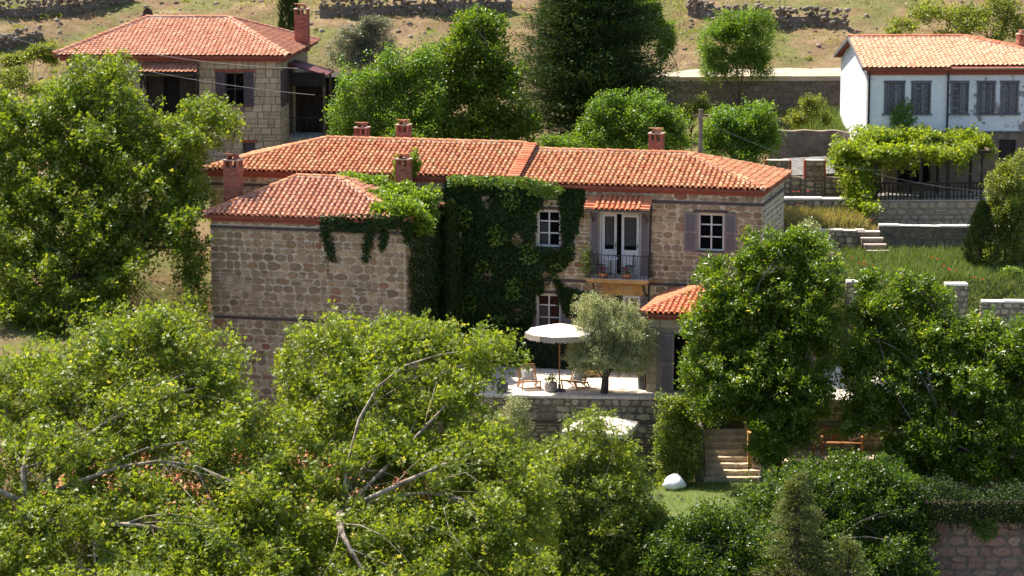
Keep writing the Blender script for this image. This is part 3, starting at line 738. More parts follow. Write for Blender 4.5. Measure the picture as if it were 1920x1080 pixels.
def conifer(name, label, base, height, rad, seed, leafm='leaf_pine', bark='bark_dark', n=260, per=60, leaf=.22, kind='spray', group=None, taper=1.0, droop=.15, top=1.0, lopside=0, bot=.12, cat='tree', twr=.0):
    """tiers of boughs round a straight stem, each bough a flat spray of needles"""
    rg = np.random.default_rng(seed); root = empty(name, base, label, cat, group); base = np.array(base, float)
    mb = MB(); mb.tube([(0, 0, -.4), (0, 0, height*.5), (0, 0, height*.97)], [rad*.09+.04, rad*.06+.02, .02], 8)
    P = []; Dn = []; Nn = []; S = []; Bv = []
    for k in range(n):
        t = rg.random()**.85; z = height*(bot + (1-bot)*t); th = rg.uniform(0, 6.28)
        L = rad*((1-t)**taper*.92 + .06)*rg.uniform(.58, 1.18)
        d = np.array([math.cos(th), math.sin(th), rg.uniform(-.05, .35)*top]); L *= 1+lopside*math.cos(th)
        o = np.array([0, 0, z])
        e = o + d*L; e[2] -= droop*L
        mid = (o+e)/2 + np.array([0, 0, .10*L])
        if L > .4: mb.tube([o, mid, e], [.016+.012*L, .012+.006*L, .005], 4, caps=False)
        s = rg.random(per)**.55; c = (o[None]*((1-s)**2)[:, None] + 2*mid[None]*(s*(1-s))[:, None] + e[None]*(s**2)[:, None])
        side = np.array([-math.sin(th), math.cos(th), 0]); w = (.10 + .26*L*(1-s*.55))*rg.normal(0, .62, per)
        c = c + side*w[:, None] + rg.normal(0, .05+.03*L, (per, 3))*np.array([1, 1, .8])
        P.append(c); Dn.append(d*.7 + side*np.sign(w)[:, None]*.55 + rg.normal(0, .45, (per, 3)) + np.array([0, 0, .25]))
        Nn.append(np.array([0, 0, 1.]) + rg.normal(0, .6, (per, 3))); S.append(leaf*rg.uniform(.6, 1.3, per)); Bv.append(np.full(per, rg.uniform(.15, .8)))
    P = np.concatenate(P); Dn = np.concatenate(Dn); Nn = np.concatenate(Nn); S = np.concatenate(S); Bv = np.concatenate(Bv)
    obj('crown', leaf_mesh('crown', P, Dn, Nn, S, kind, leafm, rg, (0, 0, 0), Bv), root)
    mb.build('trunk', bark, root, smooth=True); return root
def column_cypress(name, label, base, height, rad, seed, leafm='leaf_cypress', n=9000, leaf=.16, group=None, lean=(0, 0), fat=.35):
    rg = np.random.default_rng(seed); root = empty(name, base, label, 'tree', group)
    t = rg.random(n); th = rg.uniform(0, 6.28, n)
    prof = rad*np.minimum(1, np.power(np.maximum(1-t, 0), fat)*1.05)*np.minimum(1, .55+t*3)*(1+.16*np.sin(th*3+t*17)+.08*np.sin(th*7-t*31))
    rr = prof*(.55+.45*rg.random(n)**.5)
    P = np.stack([np.cos(th)*rr + lean[0]*t*height, np.sin(th)*rr + lean[1]*t*height, .1+t*height], -1)
    D = np.stack([np.cos(th)*.38, np.sin(th)*.38, np.ones(n)], -1) + rg.normal(0, .22, (n, 3))
    N = np.stack([np.cos(th), np.sin(th), np.full(n, .3)], -1) + rg.normal(0, .35, (n, 3))
    obj('crown', leaf_mesh('crown', P, D, N, leaf*rg.uniform(.6, 1.4, n), 'spray', leafm, rg, (0, 0, 0)), root)
    MB().tube([(0, 0, -.3), (0, 0, height*.6), (lean[0]*height, lean[1]*height, height*.95)], [rad*.22, rad*.12, .02], 7).build('trunk', 'bark_dark', root)
    return root
def face_leaves(org, U, W, N, poly, n, size, seed, leaf='ivy', thick=.16, down=.5, dens=None, maxtry=8):
    """leaves of a climber on the plane org + u U + w W (outward N), kept where the photograph shows them (poly in photo px)"""
    rg = np.random.default_rng(seed); org, U, W, N = (np.array(v, float) for v in (org, U, W, N))
    P = []; tot = 0
    xs = [onplane(px, py, org, N) - org for px, py in poly]; us = [x @ U for x in xs]; ws = [x @ W for x in xs]
    while tot < n and maxtry:
        maxtry -= 1
        u = rg.uniform(min(us), max(us), n*2); w = rg.uniform(min(ws), max(ws), n*2)
        q = org + u[:, None]*U + w[:, None]*W
        m = inpoly(proj(q + rg.normal(0, .06, q.shape)), poly)
        if dens is not None: m &= rg.random(len(q)) < dens(u, w)
        q = q[m]; P.append(q); tot += len(q)
    q = np.concatenate(P)[:n]; k = len(q)
    lump = .5+.5*np.sin(q[:, 0]*2.1+q[:, 2]*1.7)*np.sin(q[:, 2]*2.6-q[:, 0]*.8)
    q = q + N*(thick*(.15+.85*rg.random(k))*(.25+1.15*lump))[:, None]
    d = -W*down + U*rg.normal(0, .7, k)[:, None] + N*rg.uniform(.1, .6, k)[:, None] + W*rg.normal(0, .35, k)[:, None]
    nr = N*.9 + W*.45 + rg.normal(0, .45, (k, 3))
    return q, d, nr, size*rg.uniform(.6, 1.35, k)
def blades(name, P, h, seed, mat, parent=None, bend=.45, wid=1.0):
    rg = np.random.default_rng(seed); n = len(P)
    d = np.stack([rg.normal(0, bend, n), rg.normal(0, bend, n), np.ones(n)], -1); nr = rg.normal(0, 1, (n, 3)); nr[:, 2] *= .2
    me = leaf_mesh(name, P, d, nr, h*rg.uniform(.5, 1.3, n), 'blade', mat, rg, (0, 0, 0))
    return obj(name, me, parent)

# ------------------------------------------------------------------ lay of the land
GX = np.array([-90, -30, -21, -15, -11.5, -6, 0, 6, 10.5, 13, 20, 30, 90.])
GY = np.array([-70, -45, -26, -16, -14, -8, -5.6, -5.0, 0, 4, 7, 10.5, 11.2, 14, 17, 22, 27.5, 29.5, 36, 46, 62, 100, 220.])
GZ = np.array([  # rows follow GY
 [-17]*13, [-13]*13, [-8]*13, [-5.6]*13,
 [-5, -4.6, -4.6, -4.6, -4.6, -4.6, -4.6, -4.6, -4.6, -4.6, -4.6, -4.6, -4.6],
 [-1, -.5, .3, .6, -3, -3, -3, -3, -3, -3, -3, -3, -3],
 [.6, .8, 1.2, 1.5, -3, -3, -3, -3, -3, -3, -3, -2.6, -2.6],
 [.8, 1.0, 1.4, 1.2, -3, -3, -.4, -.4, -.4, -.4, -.4, -.4, -.4],
 [1.6, 1.9, 2.4, 2.6, -1.5, -1.5, -.4, -.4, -.4, -.4, -.4, -.4, -.4],
 [2.4, 2.6, 3.0, 3.2, 2.2, 1.0, 1.0, 1.0, 1.6, 2.7, 2.75, 2.7, 2.7],
 [3.2, 3.4, 3.8, 4.0, 3.6, 3.0, 3.0, 3.0, 2.6, 2.85, 2.9, 2.9, 2.9],
 [4.0, 4.2, 4.6, 4.8, 4.6, 4.4, 4.4, 4.2, 3.4, 2.95, 3.0, 3.0, 3.0],
 [4.2, 4.4, 4.8, 5.0, 4.9, 4.7, 4.7, 4.5, 4.0, 3.95, 3.95, 4.0, 4.0],
 [4.8, 5.0, 5.4, 5.6, 5.6, 5.4, 5.4, 5.2, 4.6, 4.4, 4.4, 4.4, 4.6],
 [5.6, 5.8, 6.0, 6.1, 6.1, 6.0, 6.0, 5.8, 5.2, 5.0, 4.8, 4.8, 5.2],
 [7.2, 7.4, 7.2, 7.0, 7.0, 7.2, 7.0, 6.6, 6.4, 6.4, 6.6, 6.8, 7.0],
 [8.6, 8.8, 8.7, 8.6, 8.6, 8.7, 8.5, 7.2, 7.2, 7.2, 7.6, 8.2, 8.4],
 [9.1, 9.2, 9.2, 9.1, 9.1, 9.2, 9.1, 8.75, 8.75, 8.75, 8.8, 8.8, 9.0],
 [10.9, 10.9, 10.8, 10.7, 10.7, 10.8, 10.8, 10.4, 10.2, 10.2, 10.4, 10.6, 10.8],
 [13.2, 13.2, 13.2, 13.2, 13.2, 13.3, 13.2, 12.9, 12.8, 12.8, 12.9, 13, 13.2],
 [17.5]*13, [30]*13, [66]*13], float)
# the terrace in front of the pergola deck lies lower than the grass bank to its left
for _x in (14.7, 15.2):
    _k = int(np.searchsorted(GX, _x)); _t = (_x-GX[_k-1])/(GX[_k]-GX[_k-1])
    GZ = np.insert(GZ, _k, GZ[:, _k-1]*(1-_t)+GZ[:, _k]*_t, axis=1); GX = np.insert(GX, _k, _x)
_k = int(np.searchsorted(GX, 15.2))
for _y, _z in ((11.2, 3.55), (14, 3.6)): GZ[list(GY).index(_y), _k:] = _z
def smooth(t): return t*t*(3-2*t)
_ph = np.random.default_rng(3).uniform(0, 6.28, (40,))
def ground(x, y):
    x = np.atleast_1d(np.asarray(x, float)); y = np.atleast_1d(np.asarray(y, float))
    i = np.clip(np.searchsorted(GX, x)-1, 0, len(GX)-2); j = np.clip(np.searchsorted(GY, y)-1, 0, len(GY)-2)
    a = (x-GX[i])/(GX[i+1]-GX[i]); b = (y-GY[j])/(GY[j+1]-GY[j])
    z = GZ[j, i]*(1-a)*(1-b)+GZ[j, i+1]*a*(1-b)+GZ[j+1, i]*(1-a)*b+GZ[j+1, i+1]*a*b
    hill = np.clip((y-18)/14, 0, 1) + np.clip((-12-x)/5, 0, 1)*np.clip((y+8)/6, 0, 1)*.3
    nz = 0
    for k, (s, am) in enumerate(((.16, .42), (.37, .24), (.83, .13), (1.9, .075), (4.1, .04))):
        t = _ph[k*6:k*6+6]
        nz = nz + am*(np.sin(x*s*1.1+y*s*.5+t[0])*np.cos(y*s*.9-x*s*.3+t[1]) + .6*np.sin(x*s*1.7-y*s*1.3+t[2]))
    road = np.clip(1-np.abs(y-28.6)/1.4, 0, 1)*np.clip((x-5)/2, 0, 1)
    return z + nz*np.clip(hill, 0.08, 1)*.62*(1-road)
def gz(x, y): return float(ground(x, y)[0])
def build_ground():
    X = np.unique(np.concatenate([np.linspace(-90, -27, 24), np.arange(-27, 27, .33), np.linspace(27, 90, 24)]))
    Y = np.unique(np.concatenate([np.linspace(-95, -24, 26), np.arange(-24, 14, .55), np.arange(14, 52, .3), np.linspace(52, 220, 60)]))
    A, B = np.meshgrid(X, Y, indexing='ij'); Z = ground(A.ravel(), B.ravel())
    V = np.stack([A.ravel(), B.ravel(), Z], -1); nx, ny = len(X), len(Y)
    I = np.arange(nx*ny).reshape(nx, ny); Fc = np.stack([I[:-1, :-1].ravel(), I[1:, :-1].ravel(), I[1:, 1:].ravel(), I[:-1, 1:].ravel()], -1)
    o = obj('ground', fastmesh('ground', V, Fc, 'hillside', smooth=True)); tag(o, kind='structure')
build_ground()
def slab(name, pts, z, th, mat):
    """flat paved area with a given outline"""
    n = len(pts); V = [(x, y, z) for x, y in pts] + [(x, y, z-th) for x, y in pts]
    return tag(MB().add(V, [tuple(range(n)), tuple(range(2*n-1, n-1, -1))] + [(i, n+i, n+(i+1) % n, (i+1) % n) for i in range(n)][::1]).build(name, mat), kind='structure')

# ================================================================== the large stone house
BT = barrel_tile(.205, .33, .088)
YAW = R(14.3); HO = (9.39, -.76, 0.0)
house = empty('stone_house', HO, 'long two storey stone house with orange tiled roofs, ivy front and small balcony', 'house', rz=-YAW)
_hd = np.array([math.cos(YAW), -math.sin(YAW), 0]); _hn = np.array([math.sin(YAW), math.cos(YAW), 0])
def hw(x, y, z): return np.array(HO) + _hd*x + _hn*y + np.array([0, 0, z])      # house -> world
def hpx(px, py, y=0.0):
    q = onplane(px, py, hw(0, y, 0), _hn) - np.array(HO); return float(q @ _hd), float(q[2])
def hrect(px0, px1, py0, py1, y=0.0):
    x0, z1 = hpx(px0, py0, y); x1, _ = hpx(px1, py0, y); _, z0 = hpx((px0+px1)/2, py1, y); return x0, x1, z0, z1
XL, XM, DP = -22.0, -9.9, 5.4
ZR, ZL = 6.96, 7.12
# openings of the front (house x from, to, z from, to)
o_win = hrect(1309, 1358, 400, 471); o_door = hrect(1124, 1202, 397, 516); o_win2 = hrect(1007, 1051, 394, 463)
o_win3 = hrect(1006, 1051, 551, 622); o_low = hrect(1150, 1202, 553, 690); o_low = (o_low[0], o_low[1], 0.05, o_low[3])
o_side = hrect(818, 846, 398, 444)
def rel(o, x0): return (o[0]-x0, o[1]-x0, o[2], o[3])
RH = [rel(o, XM) for o in (o_win, o_door, o_low, o_win2, o_win3) if o[0] > XM]
LH = [rel(o, XL) for o in (o_win2, o_win3, o_side) if o[0] <= XM]
wall = MB()
holed_wall(wall, (XM, 0, -.5), 0, -XM, ZR-.16+.5, [(a, b, c+.5, d+.5) for a, b, c, d in RH], .45)
holed_wall(wall, (XL, 0, -.5), 0, XM-XL-.002, ZL-.16+.5, [(a, b, c+.5, d+.5) for a, b, c, d in LH], .45)
holed_wall(wall, (0, .45, -.5), R(90), DP-.9, ZR-.16+.5, [], .45)
holed_wall(wall, (XL, DP-.45, -.5), R(-90), DP-.9, ZL-.16+.5, [], .45)
holed_wall(wall, (0, DP, -.5), R(180), -XL, ZR-.16+.5, [], .45)
WX0, WX1, WY, ZW = -20.1, -12.5, -5.0, 6.03
holed_wall(wall, (WX0, WY, -4.5), 0, WX1-WX0, ZW-.14+4.5, [], .45)
holed_wall(wall, (WX1, WY+.45, -4.5), R(90), -WY-.45-.004, ZW-.14+4.5, [], .45)
holed_wall(wall, (WX0, -.004, -4.5), R(-90), -WY-.45-.004, ZW-.14+4.5, [], .45)
hwall = wall.build('wall', 'mortar', house)
b_st = Budget(170)
zb1w = hpx(580, 431, WY)[1]; zb2w = hpx(580, 601, WY)[1]
def cuts(h0, bands, w): return [(0, w, b-.07-h0, b+.07-h0) for b in bands]
face_stones(hwall, (WX0, WY, -4.5), 0, WX1-WX0, ZW-.16+4.5, (.22, .34), (.24, .58), cuts(-4.5, (zb1w, zb2w), 9), .022, .032, seed=11, budget=b_st, prefer=lambda q: -q[1])
b_st.left += 130
zb1 = hpx(1330, 381)[1]; zb2 = hpx(1240, 533)[1]
face_stones(hwall, (XM, 0, -.5), 0, -XM, ZR-.18+.5, (.22, .35), (.24, .58), [(a-.02, b+.02, c+.48, d+.62) for a, b, c, d in RH] + cuts(-.5, (zb1, zb2), 12), .022, .024, seed=12, budget=b_st, prefer=lambda q: -q[0]-q[1]*.6)
face_stones(hwall, (XL, 0, -.5), 0, XM-XL, ZL-.18+.5, (.20, .34), (.24, .58), [(a-.02, b+.02, c+.48, d+.62) for a, b, c, d in LH] + cuts(-.5, (zb1+.16, zb2), 14), .05, .024, seed=13)
face_stones(hwall, (0, 0, -.5), R(90), DP, ZR-.18+.5, (.20, .30), (.24, .50), cuts(-.5, (zb1,), 9), .04, .02, lib=FIELD, mat='stone_grey', seed=14)
face_stones(hwall, (WX1, WY, -1), R(90), -WY, ZW-.2+1, (.20, .33), (.24, .60), [], .05, .02, seed=15)
face_stones(hwall, (WX0, 0, -1), R(-90), -WY, ZW-.2+1, (.20, .33), (.24, .60), [], .05, .02, seed=16)
# timber bands let into the masonry
for (x0, x1, y, z) in ((WX0, WX1, WY, zb1w), (WX0, WX1, WY, zb2w), (XM, 0, 0, zb1), (XL, XM-.004, 0, zb1+.16), (XM, 0, 0, zb2), (XL, XM-.004, 0, zb2)):
    hs = [o for o in (o_win, o_door, o_low, o_win2, o_win3, o_side) if y == 0 and o[2]-.1 < z < o[3]+.1 and o[0] > x0-.2 and o[1] < x1+.2]
    segs = []; a = x0
    for o in sorted(hs): segs.append((a, o[0]-.03)); a = o[1]+.03
    segs.append((a, x1))
    for (p, q) in segs:
        if q-p > .1: MB().box(p, q, y-.035, y+.02, z-.06, z+.06).build('timber_band', 'timber_band', house)
MB().box(-.02, .035, 0, DP, zb1-.06, zb1+.06).build('timber_band', 'timber_band', house)
# stepped brick cornices
for (x0, x1, y0, y1, z) in ((XM, 0, 0, DP, ZR), (XL, XM-.01, 0, DP, ZL), (WX0, WX1, WY, -.01, ZW)):
    c = MB(); c.box(x0-.05, x1+.05, y0-.05, y1+.05, z-.27, z-.19); c.box(x0-.11, x1+.11, y0-.11, y1+.11, z-.19, z-.135)
    c.build('cornice', 'brick_red', house)
x, z = hpx(397, 599, WY); MB().lathe([(.012, 0), (.012, .05), (.08, .06), (.07, .14), (.02, .17)], 10, (x+.05, WY-.10, z)).build('wall_lamp', 'white_fabric', house)
# roofs
b_t = Budget(300)
roof_w = hip_roof(house, WX0, WX1, WY, 0, ZW, 7.2, -17.5, -15.8, .20, .215, .25, BT, ['tile_flat'], b_t, 31, back=False, rmat='tile')
roof_r = hip_roof(house, XM, 0, 0, DP, ZR, 7.90, XM-.2, -3.35, .2, .205, .25, BT, ['tile'], None, 41, left=False, back=False)
roof_l = hip_roof(house, XL, XM+.12, 0, DP, ZL, 8.13, -18.0, XM+.12, .2, .205, .25, BT, ['tile'], None, 51, right=False, back=False)
def verge(parent, P, U, Vd, length, tw, mat, n):
    """a strip of tiles laid crosswise along a gable edge"""
    P = Vector(P); U = Vector(U).normalized(); Vd = Vector(Vd).normalized(); N = U.cross(Vd)
    me = MB().add(*barrel_tile(length/n, tw, .055, lift=.0)).mesh('verge_tile', mat)
    M0 = Matrix((-Vd, U, N)).transposed()
    for i in range(n):
        m4 = M0.to_4x4(); m4.translation = P + Vd*((i+.5)*length/n) + N*random.uniform(0, .008); o = obj('verge_tile', me, parent); o.matrix_local = m4
sl = Vector((0, DP/2+.2, 8.13-ZL)); A_ = Vector((XM+.12-.05, -.24, ZL+.06))
verge(roof_l, A_, (1, 0, 0), sl, sl.length, .48, 'tile_new', 15)
sb = Vector((0, -(DP/2+.2), 8.13-ZL))
gm = MB(); gm.add([(XM+.2, -.2, ZL-.03), (XM+.56, -.2, ZL-.03), (XM+.56, DP/2, 8.13+.02), (XM+.2, DP/2, 8.13+.02), (XM+.2, DP+.2, ZL-.03), (XM+.56, DP+.2, ZL-.03),
                   (XM+.5, -.15, ZR-.1), (XM+.5, DP/2, 7.85), (XM+.5, DP+.15, ZR-.1), (XM+.5, DP/2, 8.10), (XM+.5, -.15, ZL-.03), (XM+.5, DP+.15, ZL-.03)],
                  [(0, 1, 2, 3), (3, 2, 5, 4), (6, 7, 9, 10), (7, 8, 11, 9)])
gm.build('gable_edge', 'roof_deck', house)
# chimneys
def hz(px, py, y): return hpx(px, py, y)
x, z = hz(437, 300, -3.6); chimney(house, x, -3.6, 6.0, z+.05, .60, .55)
x, z = hz(679, 237, 3.9); chimney(house, x, 3.9, 7.2, z, .52, .5)
x, z = hz(757, 232, 3.9); chimney(house, x, 3.9, 7.2, z, .52, .5)
x, z = hz(1231, 248, 3.8); chimney(house, x, 3.8, 7.0, z, .54, .5)
x, z = hz(757, 296, -.8); chimney(house, x, -.8, 5.8, z, .54, .5)

# windows, doors, shutters of the front
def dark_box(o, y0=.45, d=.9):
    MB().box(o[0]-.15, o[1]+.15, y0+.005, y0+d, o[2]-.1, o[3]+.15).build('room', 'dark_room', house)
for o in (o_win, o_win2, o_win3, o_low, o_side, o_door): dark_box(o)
for o, cur in ((o_win, 0), (o_win2, 0), (o_win3, 0), (o_side, 0)):
    window(house, (o[0], 0, o[2]), 0, o[1]-o[0], o[3]-o[2], rows=(1, 1, .75), frame=.075, depth=.10)
    MB().box(o[0]-.16, o[1]+.16, -.03, .02, o[3]+.04, o[3]+.15).build('lintel', 'timber_band', house)
    if o is o_win2 or o is o_win3:
        MB().box(o[0]+.09, (o[0]+o[1])/2-.04, .2, .21, o[2]+.06, o[3]-.5).build('curtain', 'curtain', house)
def pair(o, wl, wr):
    h = o[3]-o[2]+.06
    if wl: louvre_shutter(house, (o[0]-wl-.02, -.03, o[2]-.03), 0, wl, h)
    if wr: louvre_shutter(house, (o[1]+.02, -.03, o[2]-.03), 0, wr, h)
pair(o_win, .50, .46); pair(o_win2, 0, .42); pair(o_win3, .45, .42); pair(o_side, .3, .3)
def door_leaf(p0, w, h, swing, glass=.58):
    d = MB(); f = .10
    d.box(0, f, -.045, 0, 0, h); d.box(w-f, w, -.045, 0, 0, h); d.box(f, w-f, -.045, 0, h-f, h); d.box(f, w-f, -.045, 0, 0, h*(1-glass)-.02)
    n = 6
    for i in range(n): d.box(f+(w-2*f)*i/n+.006, f+(w-2*f)*(i+1)/n-.006, -.056, -.044, .12, h*(1-glass)-.10)
    o = d.build('door', 'white_paint', house, loc=p0); o.rotation_euler = (0, 0, swing)
    MB().box(f, w-f, -.03, -.02, h*(1-glass)-.02, h-f).build('pane', 'window_glass', o)
    MB().box(f+.02, w-f-.02, -.012, -.006, h*(1-glass)+.14, h-f).build('curtain', 'curtain', o)
    MB().obox((w-.05, -.07, h*.45), (w-.05, -.07, h*.45+.14), .03, .04).build('handle', 'iron', o)
    return o
ow = o_door[1]-o_door[0]; oh = o_door[3]-o_door[2]
fm = MB(); fm.box(o_door[0], o_door[0]+.07, .08, .16, o_door[2], o_door[3]); fm.box(o_door[1]-.07, o_door[1], .08, .16, o_door[2], o_door[3]); fm.box(o_door[0]+.07, o_door[1]-.07, .08, .16, o_door[3]-.07, o_door[3])
fm.build('door_frame', 'white_paint', house)
door_leaf((o_door[0]+.08, .12, o_door[2]+.01), .56, oh-.09, R(14))
door_leaf((o_door[1]-.08-.68, .10, o_door[2]+.01), .68, oh-.09, 0)
louvre_shutter(house, (o_door[0]-.34, -.03, o_door[2]), 0, .34, oh, mid=.42)
louvre_shutter(house, (o_door[1]+.005, -.03, o_door[2]), 0, .32, oh, mid=.42)
lw = o_low[1]-o_low[0]; lh = o_low[3]-o_low[2]
door_leaf((o_low[0]+lw*.34, .10, o_low[2]), lw*.62, lh-.02, 0, .62)
louvre_shutter(house, (o_low[1]+.01, -.03, o_low[2]), 0, .34, lh, mid=.45)
MB().box(o_low[0]-.45, o_low[1]+.10, -.028, .01, o_low[3]+.02, o_door[2]-.16).build('lintel', 'honey_plaster', house)
# balcony
bx0, bz = hpx(1098, 521, -1.0); bx1, _ = hpx(1216, 521, -1.0); bz = o_door[2]-.02
bal = MB().box(bx0, bx1, -1.0, -.004, bz-.10, bz).box(bx0+.05, bx1-.05, -.95, -.004, bz-.16, bz-.10).build('balcony', 'honey_plaster', house)
MB().box(bx0+.01, bx1-.01, -.99, -.006, bz, bz+.012).build('balcony_floor', 'lime_paving', bal)
for x in (bx0+.25, bx1-.25):
    MB().tube([(x, -.03, bz-.75), (x, -.35, bz-.62), (x, -.7, bz-.35), (x, -.9, bz-.17)], [.03]*4, 6).build('bracket', 'iron', bal)
rl = MB(); rh_ = .92
rl.obox((bx0+.03, -.97, bz+rh_), (bx1-.03, -.97, bz+rh_), .035, .03); rl.obox((bx0+.03, -.97, bz+.08), (bx1-.03, -.97, bz+.08), .025, .02)
for x in (bx0+.03, bx1-.03):
    rl.obox((x, -.97, bz+rh_), (x, -.01, bz+rh_), .035, .03); rl.obox((x, -.97, bz+.08), (x, -.01, bz+.08), .025, .02)
rl.build('railing', 'iron', bal)
n = 17
for i in range(n+1):
    x = bx0+.03 + (bx1-bx0-.06)*i/n
    MB().tube([(x, -.97, bz), (x, -.99, bz+.3), (x, -.97, bz+.55), (x, -.97, bz+rh_+(.06 if i in (0, n) else 0))], [.017 if i in (0, n) else .011]*4, 5).build('baluster', 'iron', bal)
for k in range(5):
    for x in (bx0+.03, bx1-.03):
        y = -.80+.18*k; MB().tube([(x, y, bz), (x, y, bz+rh_)], [.011]*2, 5).build('baluster', 'iron', bal)
# tiled canopy over the balcony door
ax0, az1 = hpx(1104, 368); ax1, _ = hpx(1224, 368); az1 += .05; adep = .75; afx, az0 = hpx(1096, 392, -adep)
ax0 = afx; U = Vector((1, 0, 0)); Vd = Vector((0, adep, az1-az0)); cl_ = Vd.length
can = MB(); can.add([(ax0, -adep, az0-.03), (ax1, -adep, az0-.03), (ax1, -.01, az1-.03), (ax0, -.01, az1-.03), (ax0, -adep, az0-.09), (ax1, -adep, az0-.09), (ax1, -.01, az1-.09), (ax0, -.01, az1-.09)],
                    [(0, 1, 2, 3), (7, 6, 5, 4), (0, 4, 5, 1), (1, 5, 6, 2), (3, 7, 4, 0)])
can = can.build('canopy', 'old_wood', house)
roof_plane(can, (ax0+.36, -adep-.02, az0+.0), U, Vd, [(0, 0), (ax1-ax0-.72, 0), (ax1-ax0-.72, cl_), (0, cl_)], .20, .27, barrel_tile(.205, .31, .085), 'tile_new', Budget(60), 61)
verge(can, (ax0-.02, -adep, az0+.01), (1, 0, 0), Vd, cl_, .40, 'tile_new', 5)
verge(can, (ax1-.38, -adep, az0+.01), (1, 0, 0), Vd, cl_, .40, 'tile_new', 5)
for x in (ax0+.2, ax1-.2): MB().obox((x, -.02, az0-.55), (x, -adep+.1, az0-.1), .06, .07).build('bracket', 'purple_wood', can)
# rain pipe and small lamp on the wall
MB().tube([hpx(1222, 400)[0:1]+(-.06,)+(6.2,), (hpx(1217, 520)[0], -.06, 3.4), (hpx(1217, 600)[0], -.06, 1.5)], [.035]*3, 8).build('rain_pipe', 'iron', house)
# annex
AX0, AX1, AY = -3.43, .35, -4.75; ZA = 2.92
an = MB()
aop = (.42, 1.75, .05, 2.25)
holed_wall(an, (AX0, AY, -.3), 0, AX1-AX0, ZA-.16+.3, [(aop[0], aop[1], aop[2]+.3, aop[3]+.3)], .4)
holed_wall(an, (AX0, -.004, -.3), R(-90), -AY-.4-.004, ZA-.16+.3, [], .4)
holed_wall(an, (AX1, AY+.4, -.3), R(90), -AY-.4-.004, ZA-.16+.3, [], .4)
annex = an.build('annex_wall', 'mortar_tan', house)
face_stones(annex, (AX0, AY, 0), 0, AX1-AX0, ZA-.2, (.28, .42), (.4, .8), [(aop[0]-.06, aop[1]+.06, 0, aop[3]+.08)], .02, .012, lib=ASHLAR, mat='stone_tan', seed=71, budget=Budget(60), name='block')
face_stones(annex, (AX0, 0, 0), R(-90), -AY, ZA-.2, (.28, .42), (.4, .8), [], .02, .012, lib=ASHLAR, mat='stone_tan', seed=72, name='block')
MB().box(AX0-.06, AX1+.06, AY-.06, -.02, ZA-.24, ZA-.135).build('cornice', 'brick_red', house)
hip_roof(house, AX0, AX1, AY, 0, ZA, 3.5, -1.9, -1.2, .18, .205, .25, BT, ['tile_new'], None, 81, back=False)
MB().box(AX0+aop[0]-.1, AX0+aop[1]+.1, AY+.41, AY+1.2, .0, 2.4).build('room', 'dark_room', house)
fr = MB(); a, b = AX0+aop[0], AX0+aop[1]
fr.box(a, a+.07, AY-.01, AY+.08, .05, aop[3]); fr.box(b-.07, b, AY-.01, AY+.08, .05, aop[3]); fr.box(a+.07, b-.07, AY-.01, AY+.08, aop[3]-.07, aop[3]); fr.build('door_frame', 'shutter_paint', house)
louvre_shutter(house, (a+.08, AY-.012, .06), 0, .52, aop[3]-.14, mid=.47)
lm = MB().lathe([(.012, 0), (.012, .05), (.07, .06), (.06, .13), (.02, .16)], 10, (AX0-.07, AY-.05, ZA-.55)).build('wall_lamp', 'white_fabric', house)
MB().tube([(AX0-.04, AY-.04, ZA-.3), (AX0-.04, AY-.04, .2)], [.03, .03], 7).build('rain_pipe', 'iron', house)

# ================================================================== terraces and lower garden
def tf(X): return -5.12 - (X+1.55)*.067           # line of the terrace front
TX1 = 19.0
slab('terrace', [(-4.3, tf(-4.3)+.3), (TX1, tf(TX1)+.3), (TX1, 1.0), (10, 1.5), (-2.0, 2.6), (-3.2, 2.2)], 0, .35, 'lime_paving')
slab('lawn', [(-4, tf(-4)-.2), (-4, -13.1), (22, -13.5), (22, tf(22)-.2)], -2.6, .5, 'lawn_soil')
def rwall(name, label, a, b, z0, z1, thick, rh, rw, mat, lib=FIELD, seed=1, budget=200, mort='mortar_dark', cop='coping', cop_h=.10, proud=.03, joint=.035, group=None, band=None, cat='wall', copjit=.02, ends=True, coplen=.7, cov=.05):
    """free-standing or retaining wall from a to b (world x, y), stones on the camera side"""
    ax, ay = a; bx, by = b; L = math.hypot(bx-ax, by-ay); ang = math.atan2(by-ay, bx-ax)
    root = empty(name, (ax, ay, z0), label, cat, group, rz=ang)
    body = MB().box(0, L, 0, thick, 0, z1-z0).build('core', mort, root)
    bud = Budget(budget); holes = [(0, L, band-.06-z0, band+.06-z0)] if band else []
    face_stones(body, (0, 0, 0), 0, L, z1-z0, rh, rw, holes, joint, proud, lib=lib, mat=mat, seed=seed, budget=bud, prefer=lambda q: -q[1])
    if ends:
        face_stones(body, (0, thick, 0), R(-90), thick, z1-z0, rh, rw, [], joint, proud, lib=lib, mat=mat, seed=seed+1)
        face_stones(body, (L, 0, 0), R(90), thick, z1-z0, rh, rw, [], joint, proud, lib=lib, mat=mat, seed=seed+2)
    if band: MB().box(0, L, -.02, .02, band-.05-z0, band+.05-z0).build('timber_band', 'timber_band', root)
    if cop:
        rg = np.random.default_rng(seed+5); x = 0
        while x < L:
            w = min(rg.uniform(.6, 1.3)*coplen, L-x); w = L-x if L-x-w < .25 else w
            MB().box(x+.006, x+w-.006, -cov+rg.uniform(-copjit, copjit), thick+cov, z1-z0+.001, z1-z0+cop_h+rg.uniform(-copjit, copjit)).build('coping_stone', cop, root); x += w
    return root
rwall('terrace_wall', 'rubble stone retaining wall with pale coping below the terrace chairs', (-5.0, tf(-5.0)), (6.9, tf(6.9)), -2.8, -.09, .45, (.18, .36), (.22, .62), 'stone_grey', seed=101, budget=300, cop='coping', band=-.95, mort='mortar_dark', joint=.028)
